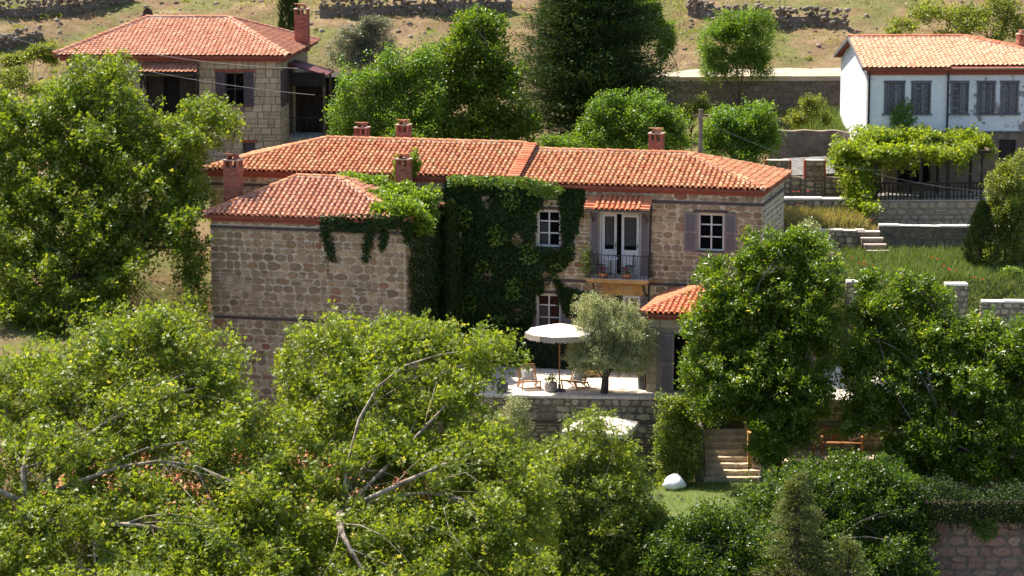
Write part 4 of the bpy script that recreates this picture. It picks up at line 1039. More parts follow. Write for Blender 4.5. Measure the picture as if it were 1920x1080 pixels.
rwall('terrace_wall', 'ochre stone retaining wall behind the teak bench', (8.95, tf(8.95)), (19, tf(19)), -2.8, -.09, .45, (.25, .4), (.4, .8), 'stone_tan', lib=ASHLAR, seed=105, budget=60, cop='white_coping', mort='mortar_tan')
rwall('garden_wall', 'reddish block wall at the lower right below the dark hedge', (13.2, -13.5), (22.5, -13.9), -5.6, -2.62, .5, (.34, .50), (.4, .85), 'stone_red', lib=RUBBLE, seed=109, budget=200, cop=None, joint=.03)
# garden stair
st = empty('garden_stair', (6.85, -8.0, -2.6), 'honey stone garden stair of wide steps beside the walnut tree', 'stair')
sx0 = at(1316, 880, -7)[0]; sx1 = at(1401, 880, -7)[0]; base_y = -7.9
for k in range(8):
    y0 = base_y + .31*k; wd = 2.1 if k < 2 else sx1-sx0
    s = MB(); V = []; z1 = .175*(k+1); nx = 9
    for i in range(nx+1):
        x = sx0 + wd*i/nx - 6.85
        V += [(x, y0+8+random.uniform(-.015, .015), z1-.2), (x, y0+8-.03+random.uniform(-.02, .012), z1-.035), (x, y0+8-.025+random.uniform(-.015, .012), z1+random.uniform(-.008, .008)), (x, y0+8+.36, z1+random.uniform(-.006, .006)), (x, y0+8+.36, z1-.2)]
    Fc = []
    for i in range(nx):
        for j in range(4): Fc.append((i*5+j, (i+1)*5+j, (i+1)*5+j+1, i*5+j+1))
    Fc += [(0, 1, 2, 3, 4), tuple(nx*5+j for j in (4, 3, 2, 1, 0))]
    s.add(V, Fc).build('step', 'step_stone', st)
MB().box(sx0-6.85-.2, sx1-6.85+.6, base_y+8+2.4, 2.6, 0, 1.40).build('landing', 'step_stone', st)
MB().box(sx1-6.85, sx1-6.85+.14, base_y+8+.7, base_y+8+2.4, 0, 1.62).build('side_wall', 'honey_plaster', st)
MB().box(sx1-6.85+.14, sx1-6.85+.9, base_y+8+.62, base_y+8+2.4, 0, 1.0).build('side_wall', 'step_stone', st)
MB().box(sx0-6.85-.30, sx0-6.85-.004, base_y+8+.1, 2.4, 0, 1.9).build('side_wall', 'mortar_dark', st)
rl = MB(); rx = sx0-6.85+.03
rl.tube([(rx, .1, .95), (rx, 2.4, 2.3)], [.02, .02], 6); rl.tube([(rx, .1, .5), (rx, 2.4, 1.85)], [.014, .014], 6)
for k in range(5): rl.tube([(rx, .1+.55*k, .0), (rx, .1+.55*k, .98+.32*k)], [.016, .016], 6)
rl.build('handrail', 'iron', st)
slab('patio', [(9.6, -8.7), (21.5, -9.1), (21.5, tf(21.5)-.02), (9.6, tf(9.6)-.02)], -1.85, .9, 'step_stone')
rwall('patio_wall', 'low ochre block wall along the front of the bench patio', (9.6, -8.75), (21.5, -9.15), -2.8, -1.87, .3, (.25, .4), (.4, .8), 'stone_tan', lib=ASHLAR, seed=107, budget=60, cop=None, mort='mortar_tan')
slab('pool_water', [(15.2, -3.9), (18.6, -4.0), (18.6, -.6), (15.2, -.6)], .012, .2, 'pool_water')
# lawn blades near the stair
pp = np.stack([rng.uniform(4, 9.5, 9000), rng.uniform(-12.5, -7.6, 9000), np.full(9000, -2.6)], -1)
tag(blades('lawn_grass', pp, .11, 5, 'lawn_blade'), 'short green lawn in front of the garden stair', 'grass', kind='stuff')

# ================================================================== house on the slope, upper left
FT = flat_tile(.195, .34, .05)
UL = at(525, 103, 15.0)
ul = empty('ashlar_house', (UL[0], 15.0, 5.6), 'tan block stone house with hipped red roof at upper left', 'house', rz=R(-3))
UW, UD, UH = 9.3, 9.2, float(UL[2])-5.6
_ud = np.array([math.cos(R(3)), -math.sin(R(3)), 0]); _un = np.array([math.sin(R(3)), math.cos(R(3)), 0])
def upx(px, py, y=0.0):
    o = np.array([UL[0], 15.0, 5.6]); q = onplane(px, py, o+_un*y, _un)-o; return float(q @ _ud), float(q[2])
def urect(a, b, c, d):
    x0, z1 = upx(a, c); x1, _ = upx(b, c); _, z0 = upx((a+b)/2, d); return x0, x1, z0, z1
u_win = urect(421, 457, 137, 198); u_porch = urect(272, 372, 143, 225); u_low = urect(457, 477, 268, 300)
UHo = [(o[0]+UW, o[1]+UW, max(o[2], .3), o[3]) for o in (u_win, u_porch, u_low)]
w = MB(); holed_wall(w, (-UW, 0, -1), 0, UW, UH-.1+1, [(a, b, c+1, d+1) for a, b, c, d in UHo], .5)
uside = [(.55, 1.75, u_win[2]-.1, u_win[3]+.05), (2.6, 4.0, 1.55, u_win[3]+.15)]
holed_wall(w, (0, .5, -1), R(90), UD-1, UH-.1+1, [(a-.5, b-.5, c+1, d+1) for a, b, c, d in uside], .5)
holed_wall(w, (-UW, UD-.5, -1), R(-90), UD-1, UH-.1+1, [], .5)
holed_wall(w, (0, UD, -1), R(180), UW, UH-.1+1, [], .5)
uw = w.build('wall', 'mortar_dark', ul)
bu = Budget(220)
face_stones(uw, (-UW, 0, -.5), 0, UW, UH-.2+.5, (.24, .40), (.26, .62), [(a-.03, b+.03, c+.5, d+.55) for a, b, c, d in UHo], .018, .012, lib=ASHLAR, mat='stone_tan', seed=121, budget=bu, name='block', split=.12, prefer=lambda q: -q[0])
bu.left += 60
face_stones(uw, (0, 0, -.5), R(90), UD, UH-.2+.5, (.24, .40), (.26, .62), [(a-.03, b+.03, c+.5, d+.55) for a, b, c, d in uside], .018, .012, lib=ASHLAR, mat='stone_tan', seed=122, budget=bu, name='block', split=.12, prefer=lambda q: q[0])
face_stones(uw, (-UW, UD, -.5), R(-90), UD, UH-.2+.5, (.24, .40), (.3, .7), [], .018, .012, lib=ASHLAR, mat='stone_tan', seed=123, name='block')
MB().box(-UW-.22, .22, -.22, UD+.22, UH-.27, UH-.131).build('cornice', 'brick_red', ul)
rx1, _ = upx(430, 33, UD/2); rx0, _ = upx(275, 38, UD/2)
hip_roof(ul, -UW, 0, 0, UD, UH, float(at(350, 35, 15+UD/2)[2])-5.6, rx0, rx1, .45, .195, .27, FT, ['tile_flat'], Budget(300), 131, rr=.11, back=False)
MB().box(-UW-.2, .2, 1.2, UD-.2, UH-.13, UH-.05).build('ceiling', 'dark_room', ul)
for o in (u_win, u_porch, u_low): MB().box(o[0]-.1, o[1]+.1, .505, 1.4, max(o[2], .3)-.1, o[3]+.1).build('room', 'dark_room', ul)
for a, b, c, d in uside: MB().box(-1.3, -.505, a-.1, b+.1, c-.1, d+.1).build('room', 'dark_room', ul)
window(ul, (u_win[0], 0, u_win[2]), 0, u_win[1]-u_win[0], u_win[3]-u_win[2], rows=(1, 1), frame=.05, frame_mat='purple_wood', depth=.2)
hh = u_win[3]-u_win[2]+.1
plank_shutter(ul, (u_win[1]+.01, -.03, u_win[2]-.05), 0, .42, hh); plank_shutter(ul, (u_win[0]-.40, -.03, u_win[2]-.05), 0, .40, hh)
MB().box(u_win[0]-.45, u_win[1]+.48, -.04, .02, u_win[3]+.06, u_win[3]+.16).build('lintel', 'brick_red', ul)
panel(ul, (u_low[0]+.02, .1, .3), 0, u_low[1]-u_low[0]-.04, u_low[3]-.32, 'purple_wood', 'door')
MB().box(u_low[0]-.15, u_low[1]+.15, -.04, .02, u_low[3]+.02, u_low[3]+.14).build('lintel', 'brick_red', ul)
pw = u_porch[1]-u_porch[0]
panel(ul, (u_porch[0]+.05, .35, u_porch[2]), 0, pw*.30, u_porch[3]-u_porch[2]-.05, 'dark_wood', 'door'); panel(ul, (u_porch[0]+pw*.62, .35, u_porch[2]), 0, pw*.33, u_porch[3]-u_porch[2]-.05, 'dark_wood', 'door')
MB().box(u_porch[0]-.1, u_porch[1]+.1, -.03, .02, u_porch[3]+.0, u_porch[3]+.12).build('lintel', 'old_wood', ul)
# porch canopy with tiles
pc0, pz1 = upx(268, 118); pc1, _ = upx(374, 118); dpt = .85; _, pz0 = upx(320, 135, -dpt); Vd = Vector((0, dpt, pz1-pz0))
pc = MB().add([(pc0, -dpt, pz0-.03), (pc1, -dpt, pz0-.03), (pc1, -.01, pz1-.03), (pc0, -.01, pz1-.03), (pc0, -dpt, pz0-.10), (pc1, -dpt, pz0-.10), (pc1, -.01, pz1-.10), (pc0, -.01, pz1-.10)], [(0, 1, 2, 3), (7, 6, 5, 4), (0, 4, 5, 1), (1, 5, 6, 2), (3, 7, 4, 0)]).build('canopy', 'dark_wood', ul)
roof_plane(pc, (pc0, -dpt-.03, pz0), (1, 0, 0), Vd, [(0, 0), (pc1-pc0, 0), (pc1-pc0, Vd.length), (0, Vd.length)], .195, .27, FT, 'tile_flat', Budget(60), 141)
for x in (pc0+.1, pc1-.1): MB().obox((x, -.02, pz0-.7), (x, -dpt+.1, pz0-.1), .07, .08).build('bracket', 'dark_wood', pc)
for xx in (pc0+.04, pc1-.04): MB().box(xx-.05, xx+.05, -dpt+.12, -dpt+.22, u_porch[2], pz0-.1).build('post', 'dark_wood', pc)
# balcony and lean-to on the right side of that house
MB().box(.01, 1.5, 2.3, 4.6, 1.28, 1.48).build('balcony', 'pale_concrete', ul)
r_ = MB()
for k in range(9): r_.tube([(1.46, 2.35+.27*k, 1.48), (1.46, 2.35+.27*k, 2.35)], [.012]*2, 4)
for k in range(5): r_.tube([(.2+.3*k, 2.34, 1.48), (.2+.3*k, 2.34, 2.35)], [.012]*2, 4)
r_.obox((1.46, 2.35, 2.35), (1.46, 4.5, 2.35), .03, .03); r_.obox((.02, 2.34, 2.35), (1.46, 2.34, 2.35), .03, .03); r_.build('railing', 'iron', ul)
ll = MB().add([(.02, 2.2, 4.75), (1.75, 2.2, 4.25), (1.75, 4.8, 4.25), (.02, 4.8, 4.75), (.02, 2.2, 4.68), (1.75, 2.2, 4.18), (1.75, 4.8, 4.18), (.02, 4.8, 4.68)], [(0, 1, 2, 3), (7, 6, 5, 4), (0, 4, 5, 1), (1, 5, 6, 2), (2, 6, 7, 3)]).build('canopy', 'red_metal', ul)
MB().box(.05, 1.65, 2.25, 2.29, 3.75, 4.35).build('side_board', 'dark_wood', ul)
for y in (2.3, 4.6): MB().box(1.55, 1.65, y, y+.1, 1.48, 4.25).build('post', 'old_wood', ul)
ext = MB().box(.01, 2.3, 4.82, 8.2, -.6, 3.95).build('side_extension', 'dark_wood', ul)
for k in range(11): MB().box(.02+.207*k, .02+.207*k+.19, 4.79, 4.82, .9, 3.95).build('plank', 'dark_wood', ext)
MB().box(.02, 2.3, 4.70, 4.815, -.6, 1.25).build('side_extension', 'dark_wood', ul)
plank_shutter(ul, (.03, 1.75, u_win[2]-.05), R(90), .5, hh); plank_shutter(ul, (.03, .04, u_win[2]-.05), R(90), .48, hh)
panel(ul, (-.1, 2.65, 1.5), R(90), .6, 2.1, 'old_wood', 'door')
cx, cz = upx(566, 15, 5.5); chimney(ul, cx, 5.5, UH-.2, cz, .62, .6)
cx, cz = upx(277, 20, UD/2+.3)
vc = empty('roof_vent', ul.matrix_basis @ Vector((cx, UD/2+.3, UH+1.1)), 'small black arched vent on the ridge of the upper left house', 'vent')
v = MB(); v.box(-.30, -.18, -.1, .1, -.05, .25); v.box(.18, .30, -.1, .1, -.05, .25); v.box(-.32, .32, -.12, .12, .25, .31); v.build('stand', 'iron', vc)
k = 9; V = []
for y in (-.12, .12):
    for j in range(k): th = math.pi*j/(k-1); V.append((math.cos(th)*.22, y, .31+math.sin(th)*.34))
MB().add(V, [(j, j+1, k+j+1, k+j) for j in range(k-1)] + [tuple(range(k)), tuple(range(2*k-1, k-1, -1))]).build('hood', 'dark_wood', vc)

# ================================================================== white house, upper right
WYW = R(2); WO = at(1628, 126, 17.0); ZB = 4.75
wh = empty('white_house', (WO[0], 17.0, ZB), 'whitewashed two storey house with pale orange roof at upper right', 'house', rz=WYW)
_wd = np.array([math.cos(WYW), math.sin(WYW), 0]); _wn = np.array([-math.sin(WYW), math.cos(WYW), 0])
def wpx(px, py, y=0.0):
    o = np.array([WO[0], 17.0, ZB]); q = onplane(px, py, o+_wn*y, _wn)-o; return float(q @ _wd), float(q[2])
WW, WD, WH = 10.0, 7.6, float(WO[2])-ZB
zf = wpx(1750, 247)[1]; xj = wpx(1776, 200)[0]
wins = []
for a, b in ((1658, 1697), (1709, 1746), (1783, 1817), (1832, 1867), (1876, 1911)):
    x0, z1 = wpx(a, 152); x1, _ = wpx(b, 152); _, z0 = wpx((a+b)/2, 214); wins.append((x0, x1, z0, z1))
ldoor = (wpx(1874, 262)[0], wpx(1905, 262)[0], .1, wpx(1890, 262)[1]); lopen = (wpx(1680, 300)[0], wpx(1745, 300)[0], .1, 2.05)
w = MB(); holed_wall(w, (0, 0, zf), 0, xj, WH-.14-zf, [(a, b, c-zf, d-zf) for a, b, c, d in wins[:2]], .4)
holed_wall(w, (0, WD, -.5), R(-90), WD-.002, WH-.14+.5, [], .4)
V = [(0, -.0, WH-.14), (0, WD, WH-.14), (0, WD/2, WH+1.12)]
w.add([(0.0, 0, WH-.14), (0.0, WD, WH-.14), (0.0, WD/2, WH+1.10), (.3, 0, WH-.14), (.3, WD, WH-.14), (.3, WD/2, WH+1.10)], [(0, 2, 1), (3, 4, 5), (0, 3, 5, 2), (1, 2, 5, 4)])
w.build('wall', 'whitewash', wh)
w = MB(); holed_wall(w, (xj+.002, .0, zf), 0, WW-xj, WH-.14-zf, [(a-xj, b-xj, c-zf, d-zf) for a, b, c, d in wins[2:]], .4)
holed_wall(w, (WW, .4, -.5), R(90), WD-.8, WH-.14+.5, [], .4); holed_wall(w, (WW, WD, -.5), R(180), WW-.4, WH-.14+.5, [], .4)
w.build('wall', 'whitewash_worn', wh)
w = MB(); holed_wall(w, (0.002, .05, -.5), 0, WW-.002, zf+.5-.003, [(a, b, c+.5, d+.5) for a, b, c, d in (ldoor, lopen)], .4); w.build('ground_floor_wall', 'concrete', wh)
MB().box(0, WW, -.03, .03, zf-.07, zf+.02).build('floor_beam', 'grey_wood', wh)
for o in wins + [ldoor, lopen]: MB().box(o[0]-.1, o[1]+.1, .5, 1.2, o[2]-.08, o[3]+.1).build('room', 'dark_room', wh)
for o in wins:
    ww, h_ = o[1]-o[0], o[3]-o[2]
    f = MB(); t = .09
    f.box(o[0], o[0]+t, -.03, .12, o[2], o[3]); f.box(o[1]-t, o[1], -.03, .12, o[2], o[3]); f.box(o[0]-.02, o[1]+.02, -.04, .12, o[3]-t, o[3]+.02); f.box(o[0]-.07, o[1]+.07, -.07, .1, o[2]-.05, o[2]+.03)
    f.build('window_frame', 'grey_wood', wh)
    for s in (0, 1): plank_shutter(wh, (o[0]+t+s*(ww/2-t)+.005, .06, o[2]+.035), 0, ww/2-t-.01, h_-t-.045, 'grey_wood', n=2, t=.03)
plank_shutter(wh, (ldoor[0]+.03, .16, ldoor[2]), 0, ldoor[1]-ldoor[0]-.06, ldoor[3]-ldoor[2]-.03, 'dark_wood', 'door', n=4)
MB().box(-.05, WW+.05, -.09, .0, WH-.34, WH-.135).build('cornice', 'brick_red', wh)
MB().tube([(.05, -.09, WH-.2), (.05, -.08, zf-.3)], [.045]*2, 8).build('rain_pipe', 'iron', wh)
MB().tube([(xj, -.09, WH-.2), (xj, -.08, zf-1.2)], [.045]*2, 8).build('rain_pipe', 'iron', wh)
g = MB(); V = []
for x in (xj+.1, WW+.3):
    for j in range(7): th = math.pi+math.pi*j/6; V.append((x, -.30+math.cos(th)*.07, WH-.03+math.sin(th)*.07))
g.add(V, [(j, j+1, 7+j+1, 7+j) for j in range(6)]).build('gutter', 'grey_metal', wh)
rxw0 = -.0; rxw1 = wpx(1806, 70, WD/2)[0]; zrw = wpx(1700, 70, WD/2)[1]
FT2 = flat_tile(.215, .34, .06)
hip_roof(wh, 0, WW, 0, WD, WH, zrw, -.28, rxw1, .28, .215, .27, FT2, ['tile_pale'], Budget(300), 151, left=False, rr=.10, back=False,
         clip_front=lambda u, v: u > xj+.4 and v < .1, rmat='tile_new')
bb = MB()
for s in (0, 1):
    y0, y1 = (-.3, WD/2) if s == 0 else (WD+.3, WD/2)
    bb.add([(-.31, y0, WH-.14), (-.31, y1, zrw-.12), (-.31, y1, zrw+.03), (-.31, y0, WH+.02), (-.26, y0, WH-.14), (-.26, y1, zrw-.12), (-.26, y1, zrw+.03), (-.26, y0, WH+.02)], [(0, 1, 2, 3), (7, 6, 5, 4), (0, 4, 5, 1), (2, 6, 7, 3), (0, 3, 7, 4)])
bb.build('barge_board', 'grey_wood', wh)
cx, cz = wpx(1914, 62, 5.0); chimney(wh, cx+.1, 5.0, WH+.2, cz, .5, .5)

# pergola deck in front of the white house
px0, _ = 0, 0
PGY = -3.4; pz = 0.05
pg = empty('pergola', (WO[0], 17.0, ZB), 'dark wooden pergola with railing on a stone deck below the white house', 'pergola', rz=WYW)
g0 = wpx(1640, 378, PGY)[0]; g1 = wpx(1842, 378, PGY)[0]; zd = wpx(1700, 377, PGY)[1]; zt = wpx(1700, 283, PGY)[1]; zbot = wpx(1640, 421, PGY)[1]
ga = wpx(1628, 378, PGY)[0]
dk = MB().box(ga, g1+.6, PGY, -.0, zbot-.6, zd).build('deck', 'mortar_tan', pg)
face_stones(dk, (ga, PGY, zbot-.6), 0, g1+.6-ga, zd-zbot+.58, (.2, .34), (.28, .6), [], .03, .02, lib=FIELD, mat='stone_tan', seed=161, budget=Budget(80))
face_stones(dk, (ga, 0, zbot-.6), R(-90), -PGY, zd-zbot+.58, (.2, .34), (.28, .6), [], .03, .02, lib=FIELD, mat='stone_tan', seed=162)
MB().box(ga-.03, g1+.62, PGY-.04, -.002, zd+.001, zd+.05).build('deck_floor', 'pale_concrete', pg)
posts = [g0+.05, g0+2.0, g1-1.5, g1-.05]
for x in posts:
    for y in (PGY+.12, -1.0): MB().box(x-.055, x+.055, y-.055, y+.055, zd+.05, zt-.12).build('post', 'dark_wood', pg)
for y in (PGY+.12, -1.0): MB().box(g0-.2, g1+.35, y-.05, y+.05, zt-.12, zt).build('beam', 'dark_wood', pg)
k = 0; x = g0-.1
while x < g1+.3: MB().box(x-.035, x+.035, PGY-.15, -.05, zt+.001, zt+.08).build('rafter', 'old_wood', pg); x += .55
rb = MB().box(g0-.1, g1+.1, PGY+.05, PGY+.11, zd+.72, zd+.80).box(g0-.1, g1+.1, PGY+.06, PGY+.10, zd+.16, zd+.21).build('railing', 'dark_wood', pg)
x = g0-.05
while x < g1+.1:
    MB().box(x-.03, x+.03, PGY+.055, PGY+.095, zd+.052, zd+.72).build('picket', 'dark_wood', rb); x += .165
MB().box(g0-.16, g0-.06, PGY+.03, PGY+.13, zd+.05, zd+.95).build('post', 'dark_wood', pg)
MB().box(wpx(1650, 300)[0], wpx(1678, 300)[0], -.7, -.05, zd+.05, zt-.15).build('plank_wall', 'old_wood', pg)

# garden walls on the right slope
def lx(px, Y): return at(px, 500, Y)[0]
z425 = at(1700, 426, 10.6)[2]
rwall('slope_wall', 'mossy stone wall with bright coping below the pergola deck', (lx(1648, 10.6), 10.9), (lx(1960, 10.6), 10.3), 2.3, z425, .4, (.2, .35), (.25, .6), 'stone_moss', seed=171, budget=120, cop='white_coping', cop_h=.05)
z433 = at(1590, 434, 10.3)[2]
rwall('slope_wall', 'low grey wall left of the little garden steps', (lx(1500, 10.3), 10.4), (lx(1620, 10.3), 10.3), 2.3, z433, .4, (.18, .3), (.25, .5), 'stone_grey', seed=175, budget=60, cop='coping', cop_h=.05)
ss = empty('garden_steps', (lx(1640, 9.4), 9.4, 2.7), 'four rough stone steps between two garden walls on the right slope', 'stair')
for k in range(5):
    y = 8.9+.32*k; z1 = at(1640, 482-12*k, y)[2]-2.7; xx = -.35-.09*k
    MB().box(xx+.12, xx+1.0, y-9.4, y-9.4+.42, z1-.45, z1-.05).build('step', 'concrete', ss); MB().box(xx+.1, xx+1.02, y-9.4-.02, y-9.4+.40, z1-.049, z1).build('tread', 'coping', ss)
z528 = at(1620, 528, 2.2)[2]
rwall('meadow_wall', 'short grey wall piece at the meadow edge behind the walnut tops', (lx(1588, 2.2), 2.2), (lx(1642, 2.2), 2.2), 0, z528-.06, .4, (.18, .3), (.25, .5), 'stone_grey', seed=181, budget=40, cop='white_coping', cop_h=.06)
z533 = at(1790, 533, 1.9)[2]
rwall('meadow_wall', 'squat pale capped wall block standing in the meadow edge', (lx(1774, 1.9), 1.9), (lx(1816, 1.9), 1.9), 0, z533-.06, .45, (.18, .3), (.25, .5), 'stone_grey', seed=185, budget=40, cop='white_coping', cop_h=.06)
z563 = at(1880, 564, .9)[2]
rwall('meadow_wall', 'low wall with pale coping at the right edge below the meadow', (lx(1842, .9), .9), (lx(1990, .9), .6), 0, z563-.06, .4, (.18, .3), (.25, .5), 'stone_grey', seed=189, budget=40, cop='white_coping', cop_h=.06)
# ruin parapet and slab between the big house and the pergola
zz = at(1530, 372, 13.2)[2]
rwall('garden_ledge', 'long low wall with bright slab top and red poppies', (lx(1455, 13.2), 13.2), (lx(1600, 13.2), 13.2), 3.6, zz-.07, .5, (.2, .3), (.3, .6), 'stone_grey', seed=191, budget=60, cop='white_coping', cop_h=.08, coplen=1.6)
ru = empty('ruined_wall', (lx(1478, 15.5), 15.5, 4.2), 'ruined stone parapet with brick edged gaps behind the long house', 'wall')
def rpx(px, py): q = at(px, py, 15.5); return q[0]-lx(1478, 15.5), q[2]-4.2
for (a, b, t) in ((1436, 1482, 302), (1482, 1510, 333), (1510, 1547, 302), (1547, 1600, 333)):
    x0, z1 = rpx(a, t); x1, _ = rpx(b, t)
    c = MB().box(x0, x1-.003, 0, .4, -.6, z1).build('core', 'mortar_dark', ru)
    face_stones(c, (x0, 0, -.6), 0, x1-x0, z1+.6, (.18, .28), (.22, .42), [], .03, .02, lib=FIELD, mat='stone_grey', seed=a, budget=Budget(50))
    if t == 302:
        for x in (x0, x1-.003): MB().box(x-.05, x+.05, -.02, .42, rpx(a, 333)[1], z1+.03).build('brick_edge', 'brick_red', ru)
        MB().box(x0+.05, x1-.06, -.03, .43, z1, z1+.04).build('coping_stone', 'coping', ru)
sh = empty('lean_shed', (lx(1520, 16.6), 16.6, 4.6), 'grey sheet covered lean-to behind the ruined parapet', 'shed')
MB().add([(-1.2, -.3, .9), (2.6, -.3, 1.1), (2.6, 1.2, 1.7), (-1.2, 1.2, 1.5), (-1.2, -.3, .86), (2.6, -.3, 1.06), (2.6, 1.2, 1.66), (-1.2, 1.2, 1.46)], [(0, 1, 2, 3), (7, 6, 5, 4), (0, 4, 5, 1), (1, 5, 6, 2), (2, 6, 7, 3), (3, 7, 4, 0)]).build('roof_sheet', 'old_sheet', sh)
for x in (-1.1, 2.5): MB().box(x-.05, x+.05, -.25, -.15, -.2, .9).build('post', 'old_wood', sh)
cwz = at(1520, 246, 18.6)[2]
cw = empty('retaining_wall', (lx(1520, 18.6), 18.6, 4.8), 'brown plastered retaining wall with rounded end left of the white house', 'wall')
V = []; xs = np.linspace(lx(1440, 18.6), lx(1585, 18.6), 14) - lx(1520, 18.6)
for i, x in enumerate(xs):
    t = i/13; y = -.9*max(0, (t-.75)/.25)**2 + .2; zt_ = cwz-4.8+.025*math.sin(i*1.3)
    V += [(x, y, -.6), (x, y-.02, zt_), (x, y+.5, zt_), (x, y+.5, -.6)]
Fc = []
for i in range(13):
    for j in range(3): Fc.append((i*4+j, (i+1)*4+j, (i+1)*4+j+1, i*4+j+1))
MB().add(V, Fc + [(0, 1, 2, 3), (55, 54, 53, 52)]).build('wall', 'concrete', cw)
# road on the slope with its retaining wall
rz_ = at(1400, 152, 27.6)[2]
rwall('road_wall', 'dark stone wall holding up the pale road above the trees', (lx(1235, 27.6)-.5, 27.4), (lx(1585, 27.6), 27.9), rz_-2.2, rz_, .5, (.25, .40), (.3, .8), 'stone_moss', seed=201, budget=200, cop='stone_tan', cop_h=.22, coplen=1.2)
rd = MB(); V = []; Fc = []; n = 24
xa, xb = lx(1235, 28)-.5, 34.0
for i in range(n+1):
    x = xa+(xb-xa)*i/n; zc = rz_+.10+.012*(x-xa)
    for j, (y, dz) in enumerate(((27.85, -.02), (28.6, .05), (29.6, .10), (30.6, .2))): V.append((x, y, zc+dz+random.uniform(-.03, .03)))
for i in range(n):
    for j in range(3): Fc.append((i*4+j, (i+1)*4+j, (i+1)*4+j+1, i*4+j+1))
tag(rd.add(V, Fc).build('road', 'gravel_path', smooth=True), kind='structure')

# ================================================================== lower house, mostly behind the plane trees
LO = at(20, 955, -16.0)
lo = empty('lower_house', (-15.5, -16.0, -6.2), 'stone house with red tiled roof glimpsed through the foreground plane trees', 'house', rz=R(-6))
LW, LD, LH_ = 12.5, 6.0, 4.55
w = MB(); lh = [(1.55, 2.45, 2.1, 3.5), (4.6, 5.5, 2.1, 3.5), (8.2, 9.1, 2.1, 3.5)]
holed_wall(w, (0, 0, -.5), 0, LW, LH_-.14+.5, [(a, b, c+.5, d+.5) for a, b, c, d in lh], .4)
holed_wall(w, (LW, .4, -.5), R(90), LD-.8, LH_-.14+.5, [], .4); holed_wall(w, (0, LD-.4, -.5), R(-90), LD-.8, LH_-.14+.5, [], .4); holed_wall(w, (LW, LD, -.5), R(180), LW, LH_-.14+.5, [], .4)
lwall = w.build('wall', 'mortar', lo)
face_stones(lwall, (0, 0, 0), 0, LW, LH_-.2, (.22, .36), (.3, .65), [(a-.04, b+.04, c-.06, d+.15) for a, b, c, d in lh], .05, .022, seed=211, budget=Budget(120), prefer=lambda q: abs(q[0]-3)+abs(q[1]-3))
for a, b, c, d in lh:
    MB().box(a-.1, b+.1, .405, 1.1, c-.1, d+.1).build('room', 'dark_room', lo); window(lo, (a, 0, c), 0, b-a, d-c, rows=(1, 1, .7), frame=.08, depth=.08)
MB().box(-.1, LW+.1, -.1, LD+.1, LH_-.26, LH_-.135).build('cornice', 'brick_red', lo)
hip_roof(lo, 0, LW, 0, LD, LH_, LH_+1.5, 2.9, LW-2.9, .2, .215, .26, BT, ['tile'], Budget(120), 221, back=False)

# ================================================================== terrace furniture
def lounge_chair(label, loc, rz):
    r_ = empty('lounge_chair', loc, label, 'chair', 'low wooden lounge chairs on the terrace', rz)
    # faces -y: sloping back, low seat, slim crossed legs
    for s in (-1, 1):
        x = s*.33
        MB().obox((x, -.42, .33), (x, .30, .20), .035, .05).build('seat_rail', 'teak', r_)
        MB().obox((x, .12, .16), (x, .52, .80), .035, .05).build('back_rail', 'teak', r_)
        MB().obox((x, -.40, .33), (x, -.30, 0), .035, .045).build('leg', 'teak', r_)
        MB().obox((x, .30, .24), (x, .46, 0), .035, .045).build('leg', 'teak', r_)
        MB().obox((x, -.10, .28), (x, .34, .02), .03, .04).build('brace', 'teak', r_)
    MB().obox((-.33, .52, .80), (.33, .52, .80), .05, .04).build('top_rail', 'teak', r_)
    MB().obox((-.33, -.42, .33), (.33, -.42, .33), .05, .04).build('front_rail', 'teak', r_)
    for nm, p, q in (('seat', (-.40, .335), (.22, .215)), ('backrest', (.16, .22), (.51, .78))):
        m = MB(); n = 16
        for i in range(n):
            t = (i+.5)/n; y = p[0]+(q[0]-p[0])*t; z = p[1]+(q[1]-p[1])*t + .008*(i % 2)
            m.obox((-.315, y, z), (.315, y, z), .030, .012, up=(0, (q[1]-p[1]), -(q[0]-p[0])) if nm == 'backrest' else (0, 0, 1))
        m.build(nm, 'rattan', r_)
    return r_
def cushion(label, loc, rz, tilt, sz=.46):
    o = MB(); n = 9; V = []; Fc = []
    for sgn in (1, -1):
        for i in range(n):
            for j in range(n):
                u, v = i/(n-1)*2-1, j/(n-1)*2-1; pin = 1-.10*(1-abs(u))*0 - .07*(1-u*u)*abs(v)**3 - .07*(1-v*v)*abs(u)**3
                t = ((1-u**4)*(1-v**4))**.5
                V.append((u*sz/2*pin, sgn*.085*t, v*sz/2*pin))
    m = n*n
    for i in range(n-1):
        for j in range(n-1):
            a = i*n+j; Fc.append((a, a+n, a+n+1, a+1)); Fc.append((m+a, m+a+1, m+a+n+1, m+a+n))
    ob = o.add(V, Fc).build('cushion', 'cushion_cloth', loc=loc, smooth=True); ob.rotation_euler = (tilt, 0, rz)
    return tag(ob, label, 'cushion')
c1 = atz(992, 728, 0); c2 = atz(1078, 728, 0)
lounge_chair('lounge chair with woven back left of the fringed parasol pole', (c1[0], c1[1], 0), R(14))
lounge_chair('lounge chair with woven back beside the olive trunk', (c2[0], c2[1], 0), R(-38))
def rotp(c, rz, p): return (c[0]+p[0]*math.cos(rz)-p[1]*math.sin(rz), c[1]+p[0]*math.sin(rz)+p[1]*math.cos(rz), p[2])
cushion('pale square cushion on the lounge chair left of the parasol', rotp(c1, R(14), (0, .20, .47)), R(14), R(-30))
cushion('pale square cushion on the lounge chair beside the olive tree', rotp(c2, R(-38), (0, .20, .47)), R(-38), R(-30))
